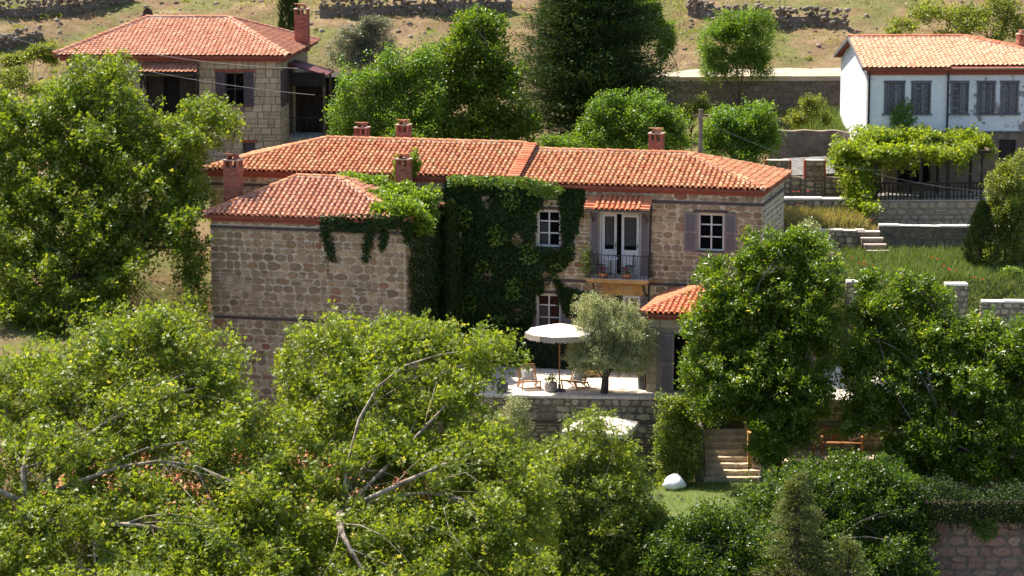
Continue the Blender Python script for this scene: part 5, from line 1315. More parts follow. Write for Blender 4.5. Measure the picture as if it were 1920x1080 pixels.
def parasol(label, base, h, rad, k, sx, mat, fringe, rz=0, tilt=0.0, drop=.42, pole='teak'):
    r_ = empty('parasol', base, label, 'parasol', 'garden parasols', rz)
    MB().tube([(0, 0, 0), (0, 0, h*.5), (0, 0, h+.03)], [.025]*3, 8).build('pole', pole, r_)
    MB().lathe([(.24, 0), (.24, .05), (.06, .08), (.05, .25)], 14).build('base', 'pot_dark', r_)
    ro = k; n = 6; V = [(0, 0, h)]; Fc = []
    for i in range(1, n+1):
        t = i/n
        for j in range(ro*2):
            th = 2*math.pi*j/(ro*2); mid = j % 2
            rr = rad*t*(math.cos(math.pi/ro) if mid else 1); z = h - drop*t**1.15 - (.035*t if mid else 0)
            V.append((rr*math.cos(th), rr*math.sin(th)*1.0, z))
    m = ro*2
    for j in range(m): Fc.append((0, 1+j, 1+(j+1) % m))
    for i in range(n-1):
        for j in range(m): a = 1+i*m; Fc.append((a+j, a+m+j, a+m+(j+1) % m, a+(j+1) % m))
    can = MB().add(V, Fc).build('canopy', mat, r_)
    V = []; Fc = []; e = 1+(n-1)*m
    cv = [can.data.vertices[e+j].co.copy() for j in range(m)]
    for j in range(m):
        a, b = cv[j], cv[(j+1) % m]; q = 7
        for i in range(q):
            p0 = a.lerp(b, i/q); p1 = a.lerp(b, (i+1)/q if not fringe else (i+.86)/q); dl = (.17 if not fringe else random.uniform(.20, .26))
            s = len(V); V += [p0*1.002, p1*1.002, p1*1.012-Vector((0, 0, dl)), p0*1.012-Vector((0, 0, dl))]; Fc.append((s, s+1, s+2, s+3))
    MB().add(V, Fc).build('fringe' if fringe else 'valance', 'fringe' if fringe else mat, r_)
    rb = MB()
    for j in range(0, m, 2): rb.tube([(0, 0, h-.03), Vector(cv[j])*.99 - Vector((0, 0, .02))], [.012, .008], 4)
    rb.build('ribs', pole, r_)
    can.rotation_euler = (0, 0, 0); return r_
u0 = atz(1049, 733, 0)
parasol('cream fringed parasol over the terrace lounge chairs', (u0[0], u0[1], 0), 2.50, 1.28, 8, 1, 'canvas', True, R(10), drop=.29)
ub = at(1125, 880, -7.2); uz = at(1125, 780, -7.2)[2]
parasol('square cream parasol in the lower garden before the terrace wall', (ub[0], -7.2, -2.6), uz+2.6, 1.62, 4, 1, 'canvas', False, R(30), drop=.38)
def pot(name, label, loc, prof, mat, plant=None, cat='pot', group=None, n=60, h=.3, spread=.2, leafm='leaf_dark', petals=None, npet=14, leaf='ovate', ls=.09):
    r_ = empty(name, loc, label, cat, group)
    MB().lathe(prof, 16).build('pot', mat, r_)
    top = prof[-1][1]; rg = np.random.default_rng(int(abs(loc[0]*1000+loc[1]*77)) % 99991)
    q = rg.normal(0, 1, (n, 3))*[spread*.55, spread*.55, h*.35]+[0, 0, top+h*.45]
    obj('plant', leaf_mesh('plant', q, q-[0, 0, top-.2]+rg.normal(0, .3, (n, 3)), rg.normal(0, .6, (n, 3))+[0, 0, 1], np.full(n, ls), leaf, leafm, rg, (0, 0, 0)), r_)
    if petals:
        m = MB()
        for k in range(npet):
            a = rg.uniform(0, 6.28); rr = spread*rg.uniform(.1, 1.0); c = Vector((math.cos(a)*rr, math.sin(a)*rr, top+h*rg.uniform(.5, 1.0))); s = rg.uniform(.035, .06)
            V = [c] + [c+Vector((math.cos(t)*s, math.sin(t)*s, s*.5*(1 if i % 2 else -.2))) for i, t in enumerate(np.linspace(0, 6.28, 8)[:-1])]
            m.add(V, [(0, i+1, (i+1) % 7+1) for i in range(7)]); m.add([v-Vector((0, s*.6, 0)) for v in [Vector((x.x, x.y+.0, x.z)) for x in V]], [(0, i+1, (i+1) % 7+1) for i in range(7)])
        m.build('flower', petals, r_)
    return r_
p = atz(1033, 734, 0); pot('planter', 'grey stone planter with a low shrub between the two lounge chairs', (p[0], p[1], 0), [(.17, 0), (.22, .04), (.24, .22), (.21, .34)], 'pot_grey', h=.2, n=120)
p = atz(1212, 729, 0); pot('planter', 'dark planter with pale rim at the annex corner', (p[0]-.1, p[1], 0), [(.20, 0), (.22, .35), (.22, .36), (.23, .58)], 'pot_dark', h=.05, n=20, spread=.1)
p = atz(942, 735, 0); pot('planter', 'blue grey pot near the terrace edge left of the chairs', (p[0], p[1], 0), [(.12, 0), (.2, .08), (.22, .28), (.18, .36)], 'pot_dark', h=.15, n=60, spread=.14)
MBq = MB(); b0 = atz(1105, 706, 0)
bn = empty('stone_bench', (b0[0], b0[1], 0), 'low honey stone block at the foot of the long house', 'bench')
MB().box(-.55, .55, -.2, .2, .10, .22).build('seat', 'honey_plaster', bn)
for s in (-.4, .4): MB().box(s-.1, s+.1, -.15, .15, 0, .10).build('leg', 'step_stone', bn)
# balcony things
bw = lambda x, y, z: hw(x, y, z)
tb = bw(bx0+.85, -.5, bz+.012)
t_ = empty('bistro_table', tb, 'round white bistro table on the balcony', 'table')
MB().lathe([(.30, .70), (.30, .725), (.0, .73)], 20).build('table_top', 'white_paint', t_); MB().tube([(0, 0, .02), (0, 0, .7)], [.02]*2, 8).build('stem', 'iron', t_)
for k in range(3): MB().tube([(0, 0, .2), (.26*math.cos(k*2.1), .26*math.sin(k*2.1), .01)], [.014]*2, 6).build('leg', 'iron', t_)
def metal_chair(label, loc, rz):
    r_ = empty('metal_chair', loc, label, 'chair', 'dark metal balcony chairs', rz)
    MB().lathe([(.19, .44), (.19, .455), (.0, .46)], 16).build('seat', 'iron', r_)
    for sx in (-1, 1):
        for sy in (-1, 1): MB().tube([(sx*.13, sy*.13, .44), (sx*.17, sy*.17, 0)], [.012]*2, 6).build('leg', 'iron', r_)
    pts = [(math.cos(t)*.19, .16, .46+math.sin(t)*.42) for t in np.linspace(math.pi, 0, 9)]
    MB().tube(pts, [.012]*9, 6, caps=False).tube([(pts[2][0], .16, .46), pts[2]], [.008]*2, 5).tube([(0, .16, .46), pts[4]], [.008]*2, 5).tube([(pts[6][0], .16, .46), pts[6]], [.008]*2, 5).build('backrest', 'iron', r_)
metal_chair('dark metal chair left of the balcony table', bw(bx0+.42, -.45, bz+.012), R(60))
metal_chair('dark metal chair right of the balcony table', bw(bx0+1.6, -.45, bz+.012), R(-75))
for k, x in enumerate((bx0+.62, bx0+1.55)):
    pot('flower_box', ['terracotta box of pink flowers at the left of the balcony railing', 'terracotta box of pink flowers near the middle of the balcony railing'][k], bw(x, -.80, bz+.012), [(.12, 0), (.16, .04), (.19, .18), (.19, .20)], 'terracotta', h=.22, n=90, spread=.22, petals='petal_pink', npet=16, cat='flower box', group='balcony flower boxes')
rg0 = np.random.default_rng(91); q = rg0.normal(0, 1, (260, 3))*[.13, .12, .30]; o_ = bw(bx0-.02, -.9, bz+.55)
cp = empty('climbing_plant', bw(bx0-.02, -.9, bz), 'pale yellow green climber on the left corner of the balcony', 'plant')
obj('foliage', leaf_mesh('foliage', q+[0, 0, .55], q+rg0.normal(0, .3, q.shape), rg0.normal(0, .5, q.shape)+[0, -.4, 1], np.full(260, .085), 'ivy', 'leaf_vine', rg0, (0, 0, 0)), cp)
MB().tube([(0, 0, 0), (.03, 0, .5), (0, 0, 1.0)], [.012, .01, .006], 5).build('stem', 'bark_grey', cp)

# ================================================================== lower garden things
def teak_bench(label, loc, rz):
    r_ = empty('garden_bench', loc, label, 'bench', None, rz); w = 1.5
    for s in (-1, 1):
        x = s*(w/2-.04)
        MB().box(x-.03, x+.03, -.24, -.18, 0, .62).build('leg', 'teak', r_); MB().obox((x, .20, 0), (x, .30, .92), .06, .06, up=(0, 1, 0)).build('leg', 'teak', r_); MB().box(x-.035, x+.035, -.27, .26, .62, .655).build('armrest', 'teak', r_)
    for i in range(6): MB().box(-w/2, w/2, -.24+.075*i, -.24+.075*i+.055, .41, .435).build('seat_slat', 'teak', r_)
    for i in range(7): MB().obox((-w/2+.05, .225+.012*i, .50+.062*i), (w/2-.05, .225+.012*i, .50+.062*i), .02, .045).build('back_slat', 'teak', r_)
    return r_
bp = at(1578, 838, -6.6); teak_bench('orange teak slatted bench with a cushion on the patio', (bp[0], -6.6, -1.85), R(-3))
cs = cushion('cream patterned cushion on the teak bench', (at(1603, 815, -6.6)[0], -6.55, -1.85+.66), R(-3), R(-14), .40)
tbp = at(1505, 840, -6.9); tt = empty('garden_table', (tbp[0], -6.9, -1.85), 'low teak table left of the slatted bench', 'table')
for i in range(5): MB().box(-.45, .45, -.3+.12*i, -.3+.12*i+.10, .55, .58).build('top_slat', 'teak', tt)
for sx in (-1, 1):
    for sy in (-1, 1): MB().box(sx*.38-.025, sx*.38+.025, sy*.22-.025, sy*.22+.025, 0, .55).build('leg', 'teak', tt)
# white fabric beanbag on the lawn
bp = at(1264, 930, -8.9); rgb = np.random.default_rng(5)
m = MB(); V = []; Fc = []; ns, nr_ = 18, 9
for i in range(nr_+1):
    ph = math.pi*i/nr_
    for j in range(ns):
        th = 2*math.pi*j/ns; w_ = 1+.07*math.sin(3*th+ph*2)+.05*math.sin(5*th-ph*3); z = -math.cos(ph)*.30
        rr = math.sin(ph)*.37*w_*(1+.06*abs(math.sin(3*th)))*(1.08 if z < 0 else 1-.9*z); V.append((rr*math.cos(th), rr*math.sin(th), z*(1+.08*math.sin(2*th))+.29))
for i in range(nr_):
    for j in range(ns): Fc.append((i*ns+j, i*ns+(j+1) % ns, (i+1)*ns+(j+1) % ns, (i+1)*ns+j))
tag(m.add(V, Fc).build('beanbag', 'white_fabric', loc=(bp[0], -8.9, -2.66), smooth=True), 'lumpy white fabric beanbag on the lawn near the stair', 'beanbag')
# flower pots along the patio edge on the right
for k, (px, py, c, lab) in enumerate(((1741, 893, 'petal_yellow', 'terracotta pot of yellow flowers left of the walnut trunk'), (1779, 897, 'petal_yellow', 'wide terracotta bowl of yellow flowers just left of the right walnut trunk'), (1816, 893, 'petal_yellow', 'pot of yellow flowers just right of the right walnut trunk'),
                            (1868, 893, 'petal_yellow', 'pot of orange yellow flowers before the pale planter'), (1895, 890, 'petal_yellow', 'pot of yellow flowers nearest the right edge'), (1830, 910, 'petal_white', 'clump of white flowers on the patio edge'), (1902, 908, 'petal_white', 'larger clump of white flowers at the right edge'))):
    q = at(px, py, -8.3)
    pot('flower_pot', lab, (q[0], -8.3-.05*k, -1.85), [(.13, 0), (.17, .05), (.20, .20), (.20, .22)], 'terracotta' if c != 'petal_white' else 'pot_grey', h=.30, n=80, spread=.26, petals=c, npet=26, cat='flower pot', group='flower pots along the patio edge')
q = at(1868, 890, -8.0); pl = empty('stone_trough', (q[0], -7.9, -1.85), 'pale carved stone trough among the yellow flowers', 'trough')
MB().box(-.35, .35, -.16, .16, .06, .34).build('trough', 'white_coping', pl); MB().box(-.28, .28, -.12, .12, 0, .06).build('foot', 'coping', pl)
# street furniture: pole and overhead cables
pb = at(1313, 300, 9.5)
up = empty('utility_pole', (pb[0], 9.5, 4.2), 'weathered wooden utility pole behind the long roof', 'pole')
zt_ = at(1313, 205, 9.5)[2]-4.2
MB().tube([(0, 0, -.3), (0, 0, zt_)], [.11, .09], 9).build('pole', 'bark_grey', up); MB().tube([(0, 0, zt_*.72), (1.0, .1, 1.5)], [.012]*2, 4).build('stay_wire', 'cable', up)
MB().box(-.3, .3, -.03, .03, zt_-.3, zt_-.22).build('cross_arm', 'old_wood', up)
def cable(label, a, b, sag, r=.011):
    a = np.array(a); b = np.array(b); n = 18; pts = []
    for i in range(n+1): t = i/n; q = a*(1-t)+b*t; q[2] -= 4*sag*t*(1-t); pts.append(tuple(q-a))
    tag(MB().tube(pts, [r]*(n+1), 4).build('overhead_cable', 'cable', loc=tuple(a)), label, 'cable', 'overhead cables')
cable('pale overhead cable crossing the left hillside toward the hipped roof', at(-40, 22, 13), at(560, 128, 13.4), .5)
cable('second overhead cable just below it along the upper left house', at(-40, 52, 12.5), at(590, 178, 13.2), .4)
cable('thin overhead cable from the utility pole toward the vine pergola', at(1313, 222, 9.5), at(1660, 320, 13), .5, .006)
cable('thin cable sagging across the pergola railing', at(1640, 325, 13), at(1880, 360, 12.5), .15, .007)

# ================================================================== hillside: stones, dry walls, tufts
ICO = None
def lump_lib(n=10):
    out = []
    for k in range(n):
        bm = bmesh.new(); bmesh.ops.create_icosphere(bm, subdivisions=1, radius=.5); rg = np.random.default_rng(400+k)
        sq = rg.uniform(.7, 1.2, 3)
        for v in bm.verts: v.co = Vector((v.co.x*sq[0], v.co.y*sq[1], v.co.z*sq[2]*.8))*rg.uniform(.78, 1.18)
        bm.verts.ensure_lookup_table(); out.append((np.array([v.co[:] for v in bm.verts]), np.array([[v.index for v in f.verts] for f in bm.faces]))); bm.free()
    return out
LUMPS = lump_lib()
def lumps_mesh(name, P, S, rg, mat):
    V = []; Fc = []; var = []; n = 0
    for p, s in zip(P, S):
        v, f = LUMPS[int(rg.integers(len(LUMPS)))]; a = rg.uniform(0, 6.28); c, s_ = math.cos(a), math.sin(a)
        w = v*s; w = np.stack([w[:, 0]*c-w[:, 1]*s_, w[:, 0]*s_+w[:, 1]*c, w[:, 2]], -1)+p
        V.append(w); Fc.append(f+n); n += len(v); var.append(np.full(len(f), rg.random()))
    return fastmesh(name, np.concatenate(V), np.concatenate(Fc), mat, np.concatenate(var))
def dry_wall(label, pts, h, thick, size, seed, mat='rock', ragged=.25):
    """dry stone wall piled along a line of photograph points (px, py of the foot, Y)"""
    rg = np.random.default_rng(seed); W = [at(*q) for q in pts]; P = []; S = []
    for a, b in zip(W[:-1], W[1:]):
        L = np.linalg.norm((b-a)[:2]); n = int(L*h/(size*size)*3.0)
        for k in range(n):
            t = rg.random(); x, y = a[0]*(1-t)+b[0]*t, a[1]*(1-t)+b[1]*t; zb = gz(x, y)
            hh = h*(1-ragged*(.5+.5*math.sin(x*1.7+seed))*rg.random()); z = rg.random()
            P.append((x, y+rg.uniform(-.5, .5)*thick*(1-.4*z), zb+z*hh)); S.append(size*rg.uniform(.55, 1.35))
    P = np.array(P); o = P.mean(0); o[2] = P[:, 2].min()
    r_ = empty('dry_stone_wall', o, label, 'wall', 'dry stone walls on the hillside')
    tag(obj('stone', lumps_mesh('stone', P-o, S, rg, mat), r_), kind='stuff')
    V = []; Fc = []
    for i, a in enumerate(W):
        z = gz(a[0], a[1]); 
        for dy in (-.32, .32): V += [(a[0]-o[0], a[1]+dy*thick-o[1], z-.3-o[2]), (a[0]-o[0], a[1]+dy*thick*.7-o[1], z+h*.45-o[2])]
    for i in range(len(W)-1):
        s = i*4; Fc += [(s, s+4, s+5, s+1), (s+2, s+3, s+7, s+6), (s+1, s+5, s+7, s+3)]
    MB().add(V, Fc).build('core', 'mortar_dark', r_)
def along(px0, px1, f, n): return [(px0+(px1-px0)*i/n, *f(i/n)) for i in range(n+1)]
def hit(px, py, y0=20, y1=75):
    """where the line of sight through a pixel meets the hillside"""
    ys = np.linspace(y0, y1, 260); pts = np.array([at(px, py, y) for y in ys]); d = pts[:, 2]-ground(pts[:, 0], pts[:, 1])
    k = np.where(d < 0)[0]; return ys[k[0]] if len(k) else y1
def hw_pts(L): return [(px, py, hit(px, py)) for px, py in L]
dry_wall('dark dry stone wall along the top left hillside', hw_pts([(-40, 36), (60, 32), (140, 26), (200, 14), (250, 2)]), 1.0, .6, .26, 501)
dry_wall('tumbled dark stone wall end at the left edge below the cables', hw_pts([(-40, 96), (30, 88), (80, 76)]), .8, .7, .27, 502)
dry_wall('dry stone wall running behind the silvery bush', hw_pts([(600, 34), (700, 32), (800, 26), (900, 24), (960, 22)]), 1.15, .6, .28, 503)
dry_wall('pale tumbledown dry stone wall left above the white house', hw_pts([(1290, 30), (1370, 42), (1450, 50), (1530, 48), (1590, 56)]), 1.0, .8, .32, 504)
rg = np.random.default_rng(77)
def scatter(px0, px1, py0, py1, n):
    P = []
    for _ in range(n):
        px, py = rg.uniform(px0, px1), rg.uniform(py0, py1); y = hit(px, py); q = at(px, py, y); P.append((q[0], q[1], gz(q[0], q[1])))
    return np.array(P)
Pk = np.concatenate([scatter(560, 960, 20, 110, 150), scatter(1280, 1600, 40, 130, 110), scatter(0, 600, 0, 60, 90), scatter(1200, 1920, 0, 60, 70), scatter(0, 130, 60, 190, 30)])
tag(obj('loose_stones', lumps_mesh('loose_stones', Pk, .10+.32*rg.random(len(Pk))**3, rg, 'rock')), 'loose stones strewn over the dry hillside', 'stones', kind='stuff')
n = 60000; gx = rg.uniform(-26, 26, n); gy = rg.uniform(22, 58, n)
f = np.sin(gx*.31+1.2)*np.sin(gy*.42+.4)+.5*np.sin(gx*.9+gy*.7)
m = (rg.random(n) < .30+.45*(f > .1)) & ~((gx > 4) & (np.abs(gy-28.9) < 2.0)); gx, gy = gx[m], gy[m]
tag(blades('hill_grass', np.stack([gx, gy, ground(gx, gy)-.02], -1), .30, 78, 'dry_blade', bend=.6), 'sparse dry grass tufts over the hillside', 'grass', kind='stuff')
n = 14000; gx = rg.uniform(-26, 26, n); gy = rg.uniform(24, 56, n); f = np.sin(gx*.31+1.2)*np.sin(gy*.42+.4)
m = f > .25; gx, gy = gx[m], gy[m]
tag(blades('green_grass', np.stack([gx, gy, ground(gx, gy)-.02], -1), .34, 79, 'grass_blade', bend=.6), 'patches of green grass on the hillside', 'grass', kind='stuff')
n = 230; sx_ = rg.uniform(-26, 26, n); sy_ = rg.uniform(23, 56, n); m = ~((sx_ > 4) & (np.abs(sy_-28.9) < 2.2)) & ~((sx_ < -8) & (sy_ < 26)); sx_, sy_ = sx_[m], sy_[m]; n = len(sx_)
rr_ = rg.uniform(.12, .5, n)**1.0; kk = 45; dd = unit(rg.normal(size=(n, kk, 3))); dd[..., 2] = np.abs(dd[..., 2])
pp = (np.stack([sx_, sy_, ground(sx_, sy_)-.03], -1)[:, None, :] + dd*(rr_[:, None]*rg.uniform(.5, 1.1, (n, kk)))[..., None]*np.array([1.25, 1.25, .8])).reshape(-1, 3)
me_ = leaf_mesh('hill_scrub', pp, dd.reshape(-1, 3)+rg.normal(0, .4, pp.shape), rg.normal(0, .6, pp.shape)+[0, 0, .6], .12*rg.uniform(.6, 1.3, len(pp)), 'ovate', 'leaf_shrub', rg, (0, 0, 0), np.repeat(rg.uniform(.1, .9, n), kk))
tag(obj('hill_scrub', me_), 'low dry scrub dotted over the hillside', 'scrub', kind='stuff')
# meadow on the right slope
n = 52000; gx = rg.uniform(10.5, 24, n); gy = rg.uniform(-1, 10.2, n); m = gx > 11.3-.1*gy
tag(blades('meadow_grass', np.stack([gx[m], gy[m], ground(gx[m], gy[m])-.03], -1), .40, 80, 'grass_blade', bend=.55), 'tall grey green meadow grass below the mossy wall', 'grass', kind='stuff')
n = 9000; gx = rg.uniform(9.5, 15.6, n); gy = rg.uniform(10.8, 13.0, n)
tag(blades('straw_grass', np.stack([gx, gy, ground(gx, gy)-.03], -1), .42, 81, 'dry_blade', bend=.5), 'straw coloured grass beside the ruined parapet', 'grass', kind='stuff')
n = 7000; gx = rg.uniform(13.0, 15.4, n); gy = rg.uniform(19.2, 26.5, n)
tag(blades('bank_grass', np.stack([gx, gy, ground(gx, gy)-.03], -1), .6, 82, 'grass_blade', bend=.4), 'green grass on the bank below the road wall', 'grass', kind='stuff')
# poppies
pop = None
PX = [(1598, 486), (1611, 494), (1620, 492), (1620, 497), (1637, 501), (1748, 483), (1757, 487), (1778, 505), (1781, 507), (1791, 508), (1770, 500), (1843, 525), (1826, 521), (1488, 354), (1497, 358), (1515, 360), (1494, 384), (1634, 414), (1640, 412)]
for k, (px, py) in enumerate(PX):
    if py > 480: ys = np.linspace(0, 10, 80)
    elif py < 370: ys = np.array([13.4])
    else: ys = np.linspace(11, 13, 30)
    best = min(ys, key=lambda y: abs(at(px, py, y)[2]-gz(at(px, py, y)[0], y)-.5)); q = at(px, py, best)
    if py < 370: q[2] = zz+.25
    if pop is None:
        r_ = empty('poppy', q, '', 'flower', 'red poppies in the grass'); m = MB()
        for i in range(4):
            a = i*math.pi/2; V = [(0, 0, 0)] + [(math.cos(a+t)*.055, math.sin(a+t)*.055, .035+.012*math.cos(3*t)) for t in np.linspace(-.75, .75, 6)]; m.add(V, [(0, j+1, j+2) for j in range(5)])
        m.build('petals', 'petal_red', r_); MB().tube([(0, 0, 0), (.01, .01, -.3), (0, 0, -.6)], [.006]*3, 4).build('stem', 'leaf_green', r_); pop = r_; o = r_
    else: o = copy_tree(pop)
    o.location = q; o['label'] = 'small red poppy in the meadow grass' if py > 400 else ('small red poppy on the bright slab ledge' if py < 370 else 'single red poppy in the straw grass')

# ================================================================== climbers
def climber(name, label, base, parts, cat='climber', group=None):
    r_ = empty(name, base, label, cat, group)
    for nm, (q, d, nr, s), leaf, mat, seed in parts:
        rgx = np.random.default_rng(seed); obj(nm, leaf_mesh(nm, q, d, nr, s, leaf, mat, rgx, base), r_)
    return r_
FU, FW_, FN = _hd, np.array([0, 0, 1.]), -_hn
polyA = [(836, 338), (900, 330), (985, 340), (1040, 352), (1034, 386), (1006, 392), (1004, 462), (1052, 466), (1080, 452), (1076, 480), (1052, 505), (1040, 522), (1028, 530), (1016, 548), (1008, 552), (1006, 590), (985, 612), (980, 628), (940, 640), (900, 642), (836, 640)]
polyB = [(1046, 350), (1098, 352), (1090, 395), (1078, 440), (1056, 462), (1054, 392)]
polyC = [(1040, 515), (1060, 540), (1100, 548), (1125, 556), (1110, 580), (1080, 592), (1056, 585), (1048, 552)]
holes_win = lambda u, w: np.where(((u > o_win2[0]-.02) & (u < o_win2[1]+.02) & (w > o_win2[2]+.05) & (w < o_win2[3])) | ((u > o_win3[0]) & (u < o_win3[1]) & (w > o_win3[2]+.02) & (w < o_win3[3])), .0, 1.0)*np.where((np.sin(u*2.6+1)*np.sin(w*2.2+.5) < -.8), .12, 1.0)
o0 = hw(0, -.03, 0)
bottom = hw(-11.5, -.2, 0)
wallivy = climber('wall_ivy', 'dense dark ivy covering the middle of the long house front', bottom, [
    ('foliage', face_leaves(o0, FU, FW_, FN, polyA, 22000, .105, 601, dens=holes_win, thick=.30), 'ivy', 'leaf_ivy', 1),
    ('foliage', face_leaves(o0, FU, FW_, FN, polyB, 1900, .10, 602, thick=.14), 'ivy', 'leaf_ivy', 2),
    ('foliage', face_leaves(o0, FU, FW_, FN, polyC, 1700, .10, 603, thick=.16), 'ivy', 'leaf_ivy', 3),
    ('fresh_foliage', face_leaves(hw(0, -.32, 0), FU, FW_, FN, [(842, 326), (980, 330), (1060, 350), (1040, 372), (1000, 362), (985, 350), (900, 342), (842, 345)], 1300, .10, 604, thick=.25), 'ivy', 'leaf_ivy_bright', 4)])
rgx = np.random.default_rng(605); q_ = face_leaves(hw(0, -.2, 0), FU, FW_, FN, polyA, 900, .10, 606, dens=lambda u, w: holes_win(u, w)*(np.sin(u*3.1+w)*np.sin(w*2.7-u) > .35), thick=.25)
obj('fresh_foliage', leaf_mesh('fresh_foliage', *q_, 'ivy', 'leaf_ivy_bright', rgx, bottom), wallivy)
st_ = MB()
for k in range(14):
    x = -12.3+rng.uniform(0, 3.0); st_.tube([(hw(x, -.05, .02)-bottom), (hw(x+rng.uniform(-.5, .5), -.06, 2.6)-bottom), (hw(x+rng.uniform(-1, 1.2), -.06, 5.6)-bottom)], [.03, .02, .01], 5)
st_.build('stem', 'bark_dark', wallivy)
# creeper over the wing: right wall, roof end, hanging strands
sideU, sideN = _hn, _hd
q1 = face_leaves(hw(WX1+.03, 0, 0), sideU, FW_, sideN, [(764, 395), (842, 380), (846, 610), (764, 640)], 9000, .11, 611, thick=.28)
rgx = np.random.default_rng(612)
def roof_mass(n, seed):
    rg_ = np.random.default_rng(seed)
    cl = []
    for (px, py, a, b, ly) in ((655, 333, 34, 12, -1.2), (700, 345, 40, 20, -1.3), (745, 365, 45, 30, -2.2), (790, 385, 40, 36, -2.6), (735, 385, 40, 28, -3.6), (770, 405, 38, 26, -4.2), (810, 372, 24, 28, -1.2), (715, 395, 30, 18, -4.4), (748, 322, 12, 34, -.4), (775, 310, 15, 32, -.35), (790, 425, 30, 20, -4.0), (700, 372, 34, 20, -3.2), (722, 398, 30, 16, -4.6), (680, 345, 34, 15, -1.8), (760, 395, 40, 26, -4.8)):
        c = onplane(px, py, hw(0, ly, 0), _hn); s = .0201; cl.append((*c, a*s, a*s*.8, b*s))
    cl = np.array(cl); p, dr, i = shoots(cl, n, rg_, .35, .3)
    per = 7; t = np.linspace(-1, 0, per); base = (p[:, None, :] + dr[:, None, :]*(t*.35)[None, :, None]).reshape(-1, 3)
    d = (np.repeat(dr, per, 0) + rg_.normal(0, .7, base.shape)); nr = np.array([0, -.2, .9])+rg_.normal(0, .5, base.shape)
    return base, d, nr, .105*rg_.uniform(.6, 1.3, len(base))
strands = [[(602, 408), (612, 408), (628, 470), (630, 490), (618, 488), (606, 450)], [(690, 412), (705, 412), (700, 450), (690, 492), (678, 490), (684, 450)], [(712, 412), (728, 412), (724, 460), (714, 470)], [(750, 415), (768, 412), (772, 460), (762, 450)]]
parts = [('wall_foliage', q1, 'ivy', 'leaf_ivy', 5), ('roof_foliage', roof_mass(3600, 613), 'ivy', 'leaf_ivy_bright', 6),
         ('eave_foliage', face_leaves(hw(0, WY-.12, 0), FU, FW_, FN, [(600, 404), (680, 402), (770, 404), (770, 426), (700, 424), (668, 434), (640, 430), (618, 420)], 1700, .10, 614, thick=.2), 'ivy', 'leaf_ivy', 7)]
for k, s in enumerate(strands): parts.append(('hanging_strand', face_leaves(hw(0, WY-.03, 0), FU, FW_, FN, s, 330, .095, 620+k, thick=.12), 'ivy', 'leaf_ivy', 8+k))
climber('roof_creeper', 'bright green creeper spilling over the right end of the wing roof', hw(WX1+.2, -1, 0), parts)
# clipped hedge at the foot of the ivy wall
hb = hw(-9.6, -.9, 0); n = 9000; rgx = np.random.default_rng(630)
u = rgx.uniform(-3.6, 4.4, n); a = rgx.random(n); face = rgx.random(n) < .55
q = np.stack([u, np.where(face, -.4, rgx.uniform(-.4, .5, n)), np.where(face, rgx.uniform(0, 1.15, n), 1.15)], -1)+rgx.normal(0, .06, (n, 3))
qq = q @ np.array([_hd, _hn, [0, 0, 1]])
hd_ = empty('hedge', hb, 'dark clipped hedge at the foot of the ivy wall', 'hedge')
obj('foliage', leaf_mesh('foliage', qq, rgx.normal(0, .6, (n, 3))+[0, -.3, .4], rgx.normal(0, .5, (n, 3))+[0, -.6, .7], .085*rgx.uniform(.6, 1.3, n), 'ovate', 'leaf_ivy', rgx, (0, 0, 0)), hd_)
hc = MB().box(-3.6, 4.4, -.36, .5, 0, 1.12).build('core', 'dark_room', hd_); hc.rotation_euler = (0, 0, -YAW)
# vine over the pergola
vc = []
for (px, py, a, b, dy) in ((1600, 275, 46, 26, -.3), (1575, 300, 24, 24, -.4), (1640, 258, 42, 22, .4), (1690, 256, 46, 20, .6), (1740, 258, 46, 19, .6), (1790, 262, 46, 17, .6), (1835, 265, 32, 18, .4), (1595, 320, 30, 34, -.4), (1612, 350, 20, 34, -.3), (1700, 280, 26, 14, -1.6), (1770, 282, 30, 10, -1.6), (1620, 380, 22, 22, -.6), (1660, 285, 40, 18, -1.7), (1740, 288, 30, 16, -1.7), (1810, 280, 34, 14, -1.6)):
    c = at(px, py, 14.6+dy); s = np.linalg.norm(c-CAM)/F_PX; vc.append((*c, a*s, a*s*.95, b*s))
vb = (at(1612, 400, 13.2)[0], 13.2, gz(at(1612, 400, 13.2)[0], 13.2))
tree('grape_vine', 'bright green grape vine sprawling over the pergola', vb, vc, 3000, 6, 'plane', .16, 'leaf_vine', 'bark_dark', .06, 640, cat='vine', slen=.5, flat=.7, gap=.15, twigs=.2, sheet=dict(poly=[(1556, 300), (1580, 258), (1640, 240), (1700, 235), (1780, 243), (1860, 255), (1866, 284), (1820, 292), (1760, 296), (1690, 298), (1656, 300), (1644, 345), (1632, 392), (1600, 388), (1590, 345), (1564, 330)], n=2200, Y=13.7, slope=.022, lump=.5, thick=.8, edge=6))
iv2 = at(1700, 200, 16.9)
climber('wall_creeper', 'small creeper climbing between the first two white house windows', (iv2[0], 16.85, ZB+zf), [('foliage', face_leaves((iv2[0], 16.93, 8), (1, 0, 0), (0, 0, 1), (0, -1, 0), [(1676, 200), (1688, 190), (1702, 182), (1708, 200), (1706, 212), (1716, 222), (1700, 240), (1690, 236), (1676, 238), (1668, 230)], 330, .15, 641, thick=.25), 'plane', 'leaf_green', 3)])
